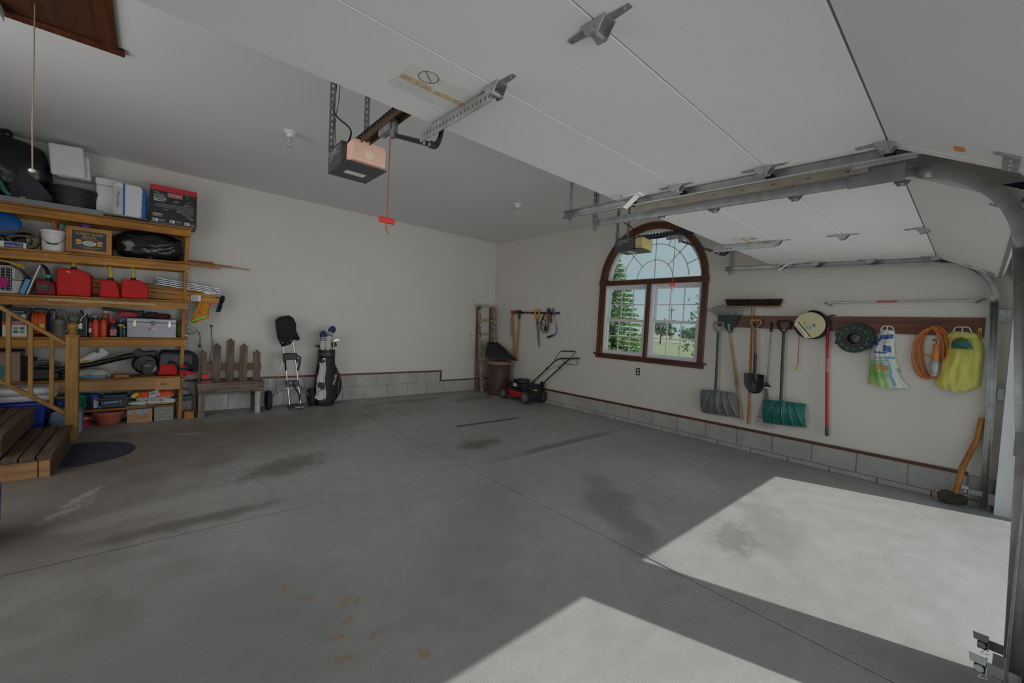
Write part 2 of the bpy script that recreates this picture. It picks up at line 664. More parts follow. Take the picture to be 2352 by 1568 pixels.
def tz(y):
    return 0.263 + (5.38 - y) * 0.0066


wm_ = MB()
wm_.box(X0, -0.32, 0, X1, WY - WR, ZC).box(X0, WY + WR, 0, X1, YB + .15, ZC).box(X0, WY - WR, 0, X1, WY + WR, WB)
N = 32
for i in range(N):
    a0, a1 = pi - pi * i / N, pi - pi * (i + 1) / N
    ya, yb_ = WY + WR * cos(a0), WY + WR * cos(a1)
    wm_.prism([(ya, WS + WR * sin(a0)), (yb_, WS + WR * sin(a1)), (yb_, ZC), (ya, ZC)], 'yz', X0, X1)
wr_ = struct(wm_.build('wall_right', M_wallr))
mb = MB()
mb.prism([(-0.19, 0), (YB - .03, 0), (YB - .03, tz(7.1) - .028), (-0.19, tz(-0.19) - .028)], 'yz', X0 - .010, X0)
mb.build('mortar_bed', M_mortar, wr_)
for a, b_ in course(-0.18, YB - .04, 0.377, 0.400):
    mb = MB()
    mb.prism([(a + .005, 0.055), (b_ - .005, 0.055), (b_ - .005, tz(b_) - .032), (a + .005, tz(a) - .032)], 'yz', X0 - .018, X0)
    mb.build('block', M_block, wr_, bevel=0.004, seg=1)
for a, b_ in course(-0.18, YB - .04, 0.20, 0.400):
    MB().box(X0 - .040, a + .004, 0.0, X0, b_ - .004, 0.048).build('footing_block', M_block, wr_, bevel=0.006, seg=1)
struct(MB().prism([(-0.02, tz(-.02) - .028), (YB - .03, tz(7.1) - .028), (YB - .03, tz(7.1)), (-0.02, tz(-.02))], 'yz', X0 - .026, X0).build('trim_2', M_stain, bevel=0.002, seg=1))

# ------------------------------------------------------------------ left wall and front (door) wall
struct(MB().box(XL - .15, -0.32, 0, XL, YB + .15, ZC).build('wall_left', M_wall))
DN0, DN1, DF0, DF1, ZH = -0.385, 2.33, 2.835, 5.58, 2.09
M_khaki = mat('bare_sheathing', (0.30, 0.26, 0.17), 0.8, var=0.08, scale=3)
struct(MB().box(XL, -0.32, 0, DN0, YF, ZC).box(DN1, -0.32, 0, DF0, YF, ZC).box(DF1, -0.32, 0, XR, YF, ZC)
       .box(DN0, -0.32, ZH, DN1, YF, ZC).box(DF0, -0.32, ZH, DF1, YF, ZC).build('wall_front', M_wallr))
M_jamb = mat('jamb_board', (0.20, 0.085, 0.03), 0.6, var=0.2, stretch=(1, 1, .1))
struct(MB().box(DF0, YF + .001, ZH, DF1 + .06, YF + .03, ZH + .10).box(DN0, YF + .001, ZH, DN1, YF + .03, ZH + .10).build('trim_3', M_jamb))
# exterior white jamb boards and stops around both doors
struct(MB().box(DF1 - .006, -0.36, 0.0, DF1 + .001, YF + .0, ZH).box(DF0 - .001, -0.36, 0, DF0 + .006, YF, ZH).box(DF0, -0.36, ZH - .006, DF1, YF, ZH + .001)
       .box(DN1 - .006, -0.36, 0, DN1 + .001, YF, ZH).box(DN0, -0.36, ZH - .006, DN1, YF, ZH + .001)
       .box(5.50, -0.37, 0.0, DF1 + .12, -0.322, ZH + .12).build('trim_4', M_vinyl))
# driveway and lawn
M_drive = mat('driveway_concrete', (0.34, 0.335, 0.32), 0.8, var=0.12, scale=1.5, bump=0.1, bscale=40)
struct(MB().box(-4, -14, -0.25, 7.0, -0.32, -0.02).build('driveway', M_drive))
# ------------------------------------------------------------------ arched window
win = sroot('window_1', (XR, WY, WB))


def ring(mb, r0, r1, a0, a1, n, x0, x1, c=(WY, WS)):
    for i in range(n):
        p, q = rad(a0 + (a1 - a0) * i / n), rad(a0 + (a1 - a0) * (i + 1) / n)
        pts = [(c[0] + r0 * cos(p), c[1] + r0 * sin(p)), (c[0] + r1 * cos(p), c[1] + r1 * sin(p)), (c[0] + r1 * cos(q), c[1] + r1 * sin(q)), (c[0] + r0 * cos(q), c[1] + r0 * sin(q))]
        mb.prism(pts, 'yz', x0, x1)
    return mb


M_case = wood('window_casing_wood', (0.155, 0.050, 0.016), (0.060, 0.018, 0.006), 'z', rough=0.35)
M_casea = mat('window_arch_wood', (0.105, 0.033, 0.011), 0.35, var=0.35, scale=20)
ca = MB()
ring(ca, WR - .005, WR + .08, 0, 180, 32, XR - .022, XR)
ring(ca, WR + .045, WR + .083, 0, 180, 32, XR - .034, XR - .02)
ring(ca, WR - .006, WR + .016, 0, 180, 32, XR - .029, XR - .02)
ca.build('arch_casing', M_casea, win, smooth=False)
for sgn in (-1, 1):
    y = WY + sgn * (WR + .04)
    m_ = MB().box(XR - .022, y - .043, WB - .02, XR, y + .043, WS - .0)
    m_.box(XR - .034, y + sgn * .008, WB - .02, XR - .02, y + sgn * .043, WS - .045)
    m_.build('side_casing', M_case, win, bevel=0.003, seg=1)
    b_ = MB().box(XR - .040, y - .05, WS - .045, XR, y + .05, WS + .05)
    b_.lathe([(0.034, -.004), (0.034, 0), (0.022, 0), (0.022, -.006), (0.012, -.006), (0.012, -.003)], (XR - .040, y, WS), 16, 'x')
    b_.build('corner_rosette', M_casea, win)
MB().box(XR - .03, WY - WR - .095, WB - .075, XR, WY + WR + .095, WB - .02).box(XR - .055, WY - WR - .125, WB - .02, XR, WY + WR + .125, WB + .005).build('window_sill', M_stain, win, bevel=0.003, seg=1)
MB().box(XR - .028, WY - WR, WS - .035, XR + .07, WY + WR, WS + .035).build('transom_bar', M_stain, win, bevel=0.004, seg=1)
MB().box(XR - .024, WY - .026, WB, XR + .07, WY + .026, WS - .035).build('mullion', M_case, win, bevel=0.004, seg=1)
# brown reveal lining
lin = MB()
ring(lin, WR - .012, WR, 0, 180, 32, XR - .002, XR + .15)
lin.box(XR - .002, WY - WR, WB, XR + .15, WY - WR + .012, WS).box(XR - .002, WY + WR - .012, WB, XR + .15, WY + WR, WS)
lin.build('reveal_lining', M_casea, win)

M_glass, n_, b0_ = new_mat('window_glass')
n_.nodes.remove(b0_)
tr_ = n_.nodes.new('ShaderNodeBsdfTransparent')
tr_.inputs['Color'].default_value = (0.97, 0.985, 0.98, 1)
gl_ = n_.nodes.new('ShaderNodeBsdfGlossy')
gl_.inputs['Roughness'].default_value = 0.02
ms_ = n_.nodes.new('ShaderNodeMixShader')
ms_.inputs['Fac'].default_value = 0.06
n_.links.new(tr_.outputs[0], ms_.inputs[1])
n_.links.new(gl_.outputs[0], ms_.inputs[2])
n_.links.new(ms_.outputs[0], n_.nodes['Material Output'].inputs['Surface'])

GX = XR + 0.095
M_munt = mat('muntin_grey_white', (0.80, 0.80, 0.82), 0.5, var=0.04)
# half-round transom
tf = ring(MB(), WR - .055, WR - .012, 0, 180, 32, XR + .05, XR + .12)
tf.box(XR + .05, WY - WR + .012, WS + .035, XR + .12, WY + WR - .012, WS + .055)
tfo = tf.build('transom_frame', M_vinyl, win)
gp = [(WY + (WR - .05) * cos(pi * i / 32), WS + .05 + (WR - .05) * sin(pi * i / 32) * .97) for i in range(33)]
MB().prism(gp, 'yz', GX, GX + .004).build('transom_pane', M_glass, win)
mu = MB()
ring(mu, 0.292, 0.306, 4, 176, 26, GX - .012, GX - .004, (WY - .03, WS + .04))
ring(mu, 0.532, 0.546, 4, 176, 30, GX - .012, GX - .004, (WY - .03, WS + .04))
for a, r0, r1 in ((90, 0.0, .75), (45, .30, .77), (135, .30, .76), (68, .54, .77), (112, .54, .77), (22, .54, .78), (158, .54, .76)):
    c, s_ = cos(rad(a)), sin(rad(a))
    mu.bar((GX - .008, WY - .03 + r0 * c, WS + .04 + r0 * s_), (GX - .008, WY - .03 + r1 * c, WS + .04 + r1 * s_), .008, .014, (0, -s_, c) if abs(c) > 1e-6 else (0, 1, 0))
mu.build('transom_muntins', M_munt, win)
# two double-hung units
for (ya, yb_) in ((2.557, 3.346), (3.398, 4.187)):
    fr = MB()
    z0, z1, xa, xb = WB + .005, WS - .035, XR + .015, XR + .13
    fr.box(xa, ya, z0 + .029, xb, ya + .045, z1).box(xa, yb_ - .045, z0 + .029, xb, yb_, z1).box(xa + .001, ya + .046, z1 - .04, xb, yb_ - .046, z1).box(xa - .01, ya, z0, xb, yb_, z0 + .028)
    fr.build('window_frame', M_vinyl, win, bevel=0.004, seg=1)
    zm = 1.610
    for (za, zb, xs, nm) in ((zm - .02, z1 - .035, XR + .075, 'upper_sash'), (z0 + .022, zm + .02, XR + .035, 'lower_sash')):
        sw = .034
        a, b_ = ya + .04, yb_ - .04
        sm_ = MB().box(xs, a, za, xs + .035, a + sw, zb).box(xs, b_ - sw, za, xs + .035, b_, zb).box(xs + .0008, a + sw + .0005, za, xs + .034, b_ - sw - .0005, za + sw).box(xs + .0008, a + sw + .0005, zb - sw, xs + .034, b_ - sw - .0005, zb)
        sash = sm_.build(nm, M_vinyl, win, bevel=0.003, seg=1)
        MB().box(xs + .016, a + sw - .004, za + sw - .004, xs + .020, b_ - sw + .004, zb - sw + .004).build('pane', M_glass, sash)
        mm = MB()
        for k in (1, 2):
            yy = a + sw + (b_ - a - 2 * sw) * k / 3
            mm.box(xs + .008, yy - .008, za + sw, xs + .015, yy + .008, zb - sw)
        zz = (za + zb) / 2
        mm.box(xs + .0086, a + sw, zz - .008, xs + .0144, b_ - sw, zz + .008)
        mm.build('muntins', M_munt, sash)
        if nm == 'lower_sash':
            MB().box(xs - .012, (a + b_) / 2 - .03, zb - .004, xs + .01, (a + b_) / 2 + .03, zb + .010).build('sash_lock', M_white, sash)

# ------------------------------------------------------------------ outside, seen through the window
M_lawn = mat('lawn_grass', (0.26, 0.29, 0.165), 0.9, var=0.18, scale=0.6, bump=0.2)
M_field = mat('far_field', (0.34, 0.35, 0.23), 0.9, var=0.1, scale=0.05)
struct(MB().box(7.0, -60, -0.5, 900, 900, -0.30).build('lawn', M_lawn))
struct(MB().box(5.87, -60, -0.5, 7.0, 900, -0.26).build('lawn_verge', M_lawn))
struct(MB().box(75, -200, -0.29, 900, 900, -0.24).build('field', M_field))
rnd = random.Random(3)


def leafmat(name, c0, c1):
    return mat(name, tuple((a + b_) / 2 for a, b_ in zip(c0, c1)), 0.8, var=0.38, scale=2.2)


M_spr = leafmat('spruce_needles', (0.16, 0.33, 0.15), (0.40, 0.58, 0.24))
M_leaf = leafmat('leaf_green', (0.14, 0.23, 0.12), (0.30, 0.42, 0.22))
M_far = leafmat('far_leaf_haze', (0.27, 0.36, 0.33), (0.36, 0.44, 0.37))  # distance haze put into the leaf colour
M_bark = mat('bark', (0.10, 0.075, 0.055), 0.9, var=0.3, scale=8, bump=0.4)


def tuft(mb, p, s, d):
    d = V(d).normalized()
    a = d.cross(V((rnd.uniform(-1, 1), rnd.uniform(-1, 1), rnd.uniform(-1, 1)))).normalized()
    p = V(p)
    mb.add([p - a * s * .45, p + a * s * .45, p + d * s + a * s * .10, p + d * s - a * s * .10], [(0, 1, 2, 3)])


def spruce(x, y, z, h, r, n, label):
    t = thing('spruce_tree', label, 'tree', (x, y, z))
    MB().tube([(x, y, z - .1), (x, y, z + h * .5), (x, y, z + h * .97)], [.22, .12, .02], 7).build('trunk', M_bark, t)
    mb = MB()
    tiers = 19
    for k in range(tiers):
        f_ = k / (tiers - 1)
        rr = r * (1 - f_) ** 0.85 + .12
        zz = z + .5 + f_ * (h - .7)
        nb = int(9 + 14 * (1 - f_))
        for j in range(nb):
            a = 2 * pi * (j + rnd.random()) / nb
            L = rr * rnd.uniform(.75, 1.1)
            steps = int(4 + L * 5)
            for q in range(steps):
                s_ = (q + 1) / steps
                bp = V((x + cos(a) * L * s_, y + sin(a) * L * s_, zz - .18 * L * s_ + .10 * L * s_ * s_))
                for w_ in range(6):
                    tuft(mb, bp + V((rnd.uniform(-.1, .1), rnd.uniform(-.1, .1), rnd.uniform(-.08, .08))), rnd.uniform(.13, .26),
                         (cos(a) + rnd.uniform(-.8, .8), sin(a) + rnd.uniform(-.8, .8), rnd.uniform(-.25, .35)))
    o = mb.build('foliage', M_spr, t)
    o['kind'] = 'stuff'


def broadleaf(name, x, y, z, h, cr, n, label, m, leaf=.3, group=None, squash=0.8, cat='tree'):
    t = thing(name, label, cat, (x, y, z), group)
    MB().tube([(x, y, z - .1), (x + .05, y, z + h * .45), (x, y + .05, z + h * .8)], [h * .03, h * .022, h * .008], 7).build('trunk', M_bark, t)
    mb = MB()
    cz = z + h - cr * squash
    cl = [(rnd.uniform(-1, 1), rnd.uniform(-1, 1), rnd.uniform(-1, 1)) for _ in range(14)]
    cl = [V(c).normalized() * rnd.uniform(.35, .8) for c in cl]
    for i in range(n):
        c = rnd.choice(cl)
        d = V((rnd.gauss(0, 1), rnd.gauss(0, 1), rnd.gauss(0, 1))).normalized() * rnd.uniform(.15, .42)
        p = c + d
        tuft(mb, (x + p.x * cr, y + p.y * cr, cz + p.z * cr * squash), leaf * rnd.uniform(.6, 1.2), (rnd.uniform(-1, 1), rnd.uniform(-1, 1), rnd.uniform(-1, .6)))
    o = mb.build('foliage', m, t)
    o['kind'] = 'stuff'
    return t


spruce(30.0, 20.9, -0.30, 8.0, 2.75, 0, 'tall green spruce tree on the lawn behind the left window sash')
broadleaf('leafy_tree', 14.0, 4.95, -0.28, 5.5, 1.9, 5200, 'loose broadleaf tree outside the right edge of the window', M_leaf, .095, squash=1.5)
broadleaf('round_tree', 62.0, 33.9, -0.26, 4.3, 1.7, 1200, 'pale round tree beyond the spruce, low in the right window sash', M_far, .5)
i = 0
for (yy, hh, cr, lab) in ((64.5, 4.8, 2.4, 'first low hazy tree of the far tree line, next to the utility pole'),
                          (62.5, 4.2, 2.4, 'second hazy tree of the far tree line'),
                          (60.5, 5.4, 2.6, 'tallest hazy tree in the middle of the far tree line'),
                          (58.5, 4.8, 2.6, 'fourth hazy tree of the far tree line, right of the tallest one'),
                          (56.5, 4.5, 2.4, 'hazy tree near the right end of the far tree line'),
                          (54.0, 4.3, 2.4, 'last hazy tree at the right end of the far tree line')):
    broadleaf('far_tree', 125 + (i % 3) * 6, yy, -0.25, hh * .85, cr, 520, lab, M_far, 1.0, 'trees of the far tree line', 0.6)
    i += 1
up = thing('utility_pole', 'thin wooden utility pole far out in the field', 'pole', (95, 49.5, -0.25))
MB().tube([(95, 49.5, -.25), (95, 49.5, 8.0)], [.12, .09], 7).build('pole', M_bark, up)
MB().box(94.9, 48.6, 7.2, 95.1, 50.4, 7.35).build('crossarm', M_bark, up)
# ------------------------------------------------------------------ overhead doors, standing open
M_seal = mat('grey_seal', (0.26, 0.24, 0.23), 0.7, var=0.1)
M_paper = mat('aged_label_paper', (0.66, 0.65, 0.62), 0.7, var=0.05, scale=20)
M_tan = mat('faded_orange_print', (0.54, 0.43, 0.28), 0.7, var=0.3, scale=60)
M_orange = mat('orange_tag', (0.75, 0.28, 0.05), 0.6, var=0.1)
SEAM = [0.305, 0.770, 1.235, 1.690]


def dz(y):
    return 2.290 + (y - 0.3) * 0.022


def hinge(x, y, parent, roller=0, big=1.0):
    """winged stamped hinge under a seam; wings run along the travel of the door"""
    z = dz(y)
    m = MB()
    s = big
    for sg in (-1, 1):
        m.prism([(x - .016 * s, y + sg * .020 * s), (x + .016 * s, y + sg * .020 * s), (x + .010 * s, y + sg * .105 * s), (x - .010 * s, y + sg * .105 * s)], 'xy', z - .004, z)
        m.lathe([(.006, -.008), (.006, -.003)], (x, y + sg * .085 * s, z), 8)
    for dx in (-.024, .024):
        m.prism([(y - .045 * s, z), (y + .045 * s, z), (y + .018 * s, z - .040 * s), (y - .018 * s, z - .040 * s)], 'yz', x + dx * s - .002, x + dx * s + .002)
    m.box(x - .024 * s, y - .04 * s, z - .006, x + .024 * s, y + .04 * s, z)
    m.tube([(x - .032 * s, y, z - .028 * s), (x + .032 * s, y, z - .028 * s)], .009 * s, 10)
    h = m.build('hinge', M_galv, parent)
    if roller:
        r = MB()
        r.tube([(x + roller * .03, y, z - .024), (x + roller * .075, y, z - .024)], .005, 8)
        r.lathe([(.016, -.006), (.020, -.006), (.020, .006), (.016, .006)], (x + roller * .085, y, z - .024), 12, 'x')
        r.build('roller', M_rubber, h)
    return h


def sectional(name, x0, x1, xc, label_at, strut_x):
    d = sroot(name, ((x0 + x1) / 2, 0.3, 2.3))
    for i in range(3):
        a, b_ = SEAM[i] + .002, SEAM[i + 1] - .002
        m = MB()
        m.add([(x0, a, dz(a)), (x1, a, dz(a)), (x1, b_, dz(b_)), (x0, b_, dz(b_)), (x0, a, dz(a) + .045), (x1, a, dz(a) + .045), (x1, b_, dz(b_) + .045), (x0, b_, dz(b_) + .045)],
              [(0, 3, 2, 1), (4, 5, 6, 7), (0, 1, 5, 4), (1, 2, 6, 5), (2, 3, 7, 6), (3, 0, 4, 7)])
        p = m.build('door_section', M_door, d, bevel=0.002, seg=1)
        for xe in (x0, x1):
            sx = .055 if xe == x0 else -.055
            st = MB().box(xe + (0 if sx > 0 else sx), a + .003, 0, xe + (sx if sx > 0 else 0), b_ - .003, .0025)
            st.v = [V((q.x, q.y, dz(q.y) - .002 + q.z)) for q in st.v]
            st.build('end_stile', M_door, p)
    # bottom section, still in the curve of the track
    ya, za, yb_, zb = SEAM[0] - .004, dz(.3) - .002, -0.085, 2.080
    n = V((0, -(zb - za), (yb_ - ya))).normalized()
    if n.z < 0:
        n = -n
    m = MB()
    q = [(x0, ya, za), (x1, ya, za), (x1, yb_, zb), (x0, yb_, zb)]
    m.add(q + [tuple(V(c) + n * .045) for c in q], [(0, 3, 2, 1), (4, 5, 6, 7), (0, 1, 5, 4), (1, 2, 6, 5), (2, 3, 7, 6), (3, 0, 4, 7)])
    low = m.build('door_section', M_door, d, bevel=0.002, seg=1)
    t = V((0, yb_ - ya, zb - za)).normalized()
    c = V((0, yb_, zb)) + t * .012 + n * .018
    MB().bar((x0, c.y, c.z), (x1, c.y, c.z), .020, .042, n).build('bottom_seal', M_seal, low)
    for xe, sg in ((x0, 1), (x1, -1)):
        bm_ = V((xe + sg * .09, yb_, zb)) - t * .05 - n * .004
        m = MB().bar(bm_ - V((.085, 0, 0)), bm_ + V((.085, 0, 0)), .045, .006, n)
        m.bar(bm_ + V((sg * .085, 0, 0)), bm_ + V((sg * .085, 0, 0)) - t * .05 + n * 0, .012, .006, n)
        for k in (-.05, 0, .05):
            m.lathe([(.008, -.01), (.008, -.003)], bm_ + V((k, 0, 0)), 8)
        m.build('bottom_bracket', M_galv, low)
        st = MB()
        a_ = V((xe + sg * .028, ya, za)) - n * .002
        b2 = V((xe + sg * .028, yb_, zb)) - n * .002
        st.bar(a_, b2, .055, .003, n)
        st.build('end_stile', M_door, low)
    MB().bar(V((x1 - .16, -.0, 0)) + V((0, ya * .45 + yb_ * .55, za * .45 + zb * .55)) - n * .003, V((x1 - .12, -.0, 0)) + V((0, ya * .45 + yb_ * .55, za * .45 + zb * .55)) - n * .003, .03, .002, n).build('sticker', M_orange, low)
    for i in range(3):
        hinge(x0 + .055, SEAM[i], d, -1)
        hinge(x1 - .055, SEAM[i], d, 1)
        if i < 2:
            hinge(xc, SEAM[i], d, 0, 1.0)
    hinge(xc, SEAM[2], d, 0, 1.0)
    # top roller fixtures
    for xe, sg in ((x0, -1), (x1, 1)):
        yt = SEAM[3] - .16
        xx = xe - sg * .05
        m = MB().box(xx - .035, yt - .06, dz(yt) - .012, xx + .035, yt + .06, dz(yt))
        m.bar((xx, yt - .03, dz(yt) - .01), (xx, yt + .06, dz(yt) - (.075 if sg > 0 else .022)), .05, .008, (0, 1, 0))
        fx = m.build('top_fixture', M_white, d, bevel=.003, seg=1)
        r = MB().tube([(xx + sg * .02, yt + .05, dz(yt) - .03), (xx + sg * .075, yt + .05, dz(yt) - .03)], .005, 8)
        r.lathe([(.016, -.006), (.020, -.006), (.020, .006), (.016, .006)], (xx + sg * .085, yt + .05, dz(yt) - .03), 12, 'x')
        r.build('roller', M_rubber, fx)
    # perforated opener strut on the top section
    zs = dz(1.2) - .012
    s = MB().perf((strut_x, 1.235, zs - .024), (strut_x, 1.77, zs - .016), .048, (0, 0, 1), 20)
    s.perf((strut_x + .022, 1.235, zs - .002), (strut_x + .022, 1.77, zs + .006), .044, (1, 0, 0), 20)
    s.build('opener_strut', M_galv, d, solid=.003)
    # warning label
    lx, ly = label_at
    zz = dz(ly)
    lb = MB().box(lx - .14, ly - .10, zz - .0015, lx + .14, ly + .10, zz).build('warning_label', M_paper, d)
    m = MB()
    m.box(lx - .135, ly + .000, zz - .0025, lx - .005, ly + .034, zz - .001).box(lx + .005, ly + .006, zz - .0025, lx + .135, ly + .036, zz - .001)
    m.build('orange_stripe', M_tan, lb)
    m = MB()
    for k in range(5):
        m.box(lx - .135, ly + .050 + k * .010, zz - .0022, lx - .02 + .02 * (k % 2), ly + .053 + k * .010, zz - .001)
        m.box(lx + .010, ly + .052 + k * .010, zz - .0022, lx + .12 - .03 * (k % 2), ly + .054 + k * .010, zz - .001)
        m.box(lx + .03, ly - .08 + k * .012, zz - .0022, lx + .12 - .03 * (k % 3), ly - .077 + k * .012, zz - .001)
    m.build('fine_print', mat('grey_print', (0.50, 0.51, 0.50), .7), lb)
    m = MB()
    pts = [(lx - .055 + .036 * cos(a), ly - .045 + .036 * sin(a), zz - .0022) for a in [2 * pi * k / 28 for k in range(28)]]
    m.tube(pts, .0015, 5, closed=True)
    m.tube([(lx - .080, ly - .070, zz - .0022), (lx - .030, ly - .020, zz - .0022)], .0015, 5)
    m.build('prohibition_sign', mat('sign_grey', (.10, .10, .10), .6), lb)
    return d


d1 = sectional('door_1', DN0 - .02, 2.385, 0.945, (0.80, 1.42), 0.93)
d2 = sectional('door_2', 2.80, 5.555, 4.17, (4.05, 1.42), 4.16)
# orange sticker and gold lettering on the far door's lower section
M_org = mat('orange_print', (0.70, 0.30, 0.03), .6)


# ------------------------------------------------------------------ tracks
def track(x, side, ylow, label, back_y, strap_far, extra=None):
    """side: direction (along x) in which the channel opens"""
    t = thing('garage_door_track', label, 'door track', (x, ylow, 0.0), 'steel door tracks')
    R = .40
    cy, czz = ylow + R, dz(.3) + .0 - R - .02
    lean = .088 if side > 0 else (.006 if ylow < -.15 else .05)
    path = [(ylow - lean, .02), (ylow - lean * .72, 1.0), (ylow, czz)]
    path += [(cy - R * cos(rad(a)), czz + R * sin(rad(a))) for a in range(9, 90, 9)]
    yh = cy
    while yh < back_y:
        path.append((yh, dz(yh) - .02))
        yh += .45
    path.append((back_y, dz(back_y) - .02))
    prof = [(side * .026, .030), (side * .026, .024), (0, .024), (-side * .002, 0), (0, -.024), (side * .022, -.024), (side * .026, -.017)]

    def sweep(pts, close_name):
        m = MB()
        k = 0
        for i, (py, pz) in enumerate(pts):
            a = V(pts[max(i - 1, 0)])
            b_ = V(pts[min(i + 1, len(pts) - 1)])
            tt = (b_ - a).normalized()
            nn = V((-tt.y, tt.x))
            for (px, pn) in prof:
                m.v.append(V((x + px, py + nn.x * pn, pz + nn.y * pn)))
            if i:
                for j in range(len(prof) - 1):
                    c0 = (i - 1) * len(prof) + j
                    m.f.append((c0, c0 + len(prof), c0 + len(prof) + 1, c0 + 1))
        return m.build(close_name, M_galv, t, smooth=True, solid=.0025)
    split = 12
    sweep(path[:3], 'vertical_track')
    sweep(path[2:split], 'curved_track')
    sweep(path[split - 1:], 'horizontal_track')
    zb = dz(back_y) - .02
    # rear hanger of punched angle
    hy = back_y - .05
    h = MB()
    h.perf((x - side * .010, hy, zb - .07), (x - side * .010, hy, ZC), .032, (0, 1, 0), 24)
    h.perf((x - side * .026, hy + .016, zb - .07), (x - side * .026, hy + .016, ZC), .032, (1, 0, 0), 24)
    h.build('hanger', M_galvd, t, solid=.0025)
    # splice plate and flag bracket at the curve
    MB().box(x - side * .004, cy - .02, dz(cy) - .055, x - side * .001, cy + .20, dz(cy) + .03).build('splice_plate', M_galv, t, bevel=.002, seg=1)
    for zz in (.10, 1.05, 1.75):
        MB().box(x - side * .03, YF, zz - .05, x - side * .027 , ylow - .03, zz + .05).box(x - side * .03, ylow - .075, zz - .05, x, ylow - .072, zz + .05).build('jamb_bracket', M_galv, t)
    if extra:
        extra(t, x, side)
    return t


def springs(t, x, side):
    m = MB().tube([(x - side * .008, .55, dz(.5) + .055), (x - side * .008, 1.30, dz(1.3) + .045)], .006, 6)
    m.build('safety_cable', M_blackm, t)
    MB().tube([(x - side * .008, .86, dz(.8) + .052), (x - side * .008, .96, dz(.9) + .051)], .010, 6).build('cable_tag', M_orange, t)


def angle_strip(t, x, side):
    m = MB().perf((x - side * .018, .42, dz(.42) + .03), (x - side * .018, 1.78, dz(1.78) + .03), .042, (0, 0, 1), 8, .12)
    m.perf((x - side * .002, .42, dz(.42) + .05), (x - side * .002, 1.78, dz(1.78) + .05), .036, (1, 0, 0), 8, .12)
    m.build('support_angle', mat('primed_angle', (0.46, 0.42, 0.34), .55, var=.15), t, solid=.003)


track(2.425, -1, -0.165, 'steel track of the near garage door, first of the parallel pair overhead', 2.20, 0, springs)
track(2.735, 1, -0.098, 'steel track of the far garage door, with curved end, second of the parallel pair', 2.17, 0, angle_strip)
track(5.645, -1, -0.075, 'steel track running down beside the yellow shopping bag at the window wall', 2.24, 0)


# ------------------------------------------------------------------ openers
M_case_ = mat('opener_grey', (0.060, 0.062, 0.066), 0.45, var=0.08)
M_bronze = wood('bronze_rail', (0.11, 0.055, 0.022), (0.035, 0.020, 0.012), 'y', rough=.4, bump=0)
M_dkrail = mat('dark_blue_rail', (0.012, 0.016, 0.035), .45, var=.15)


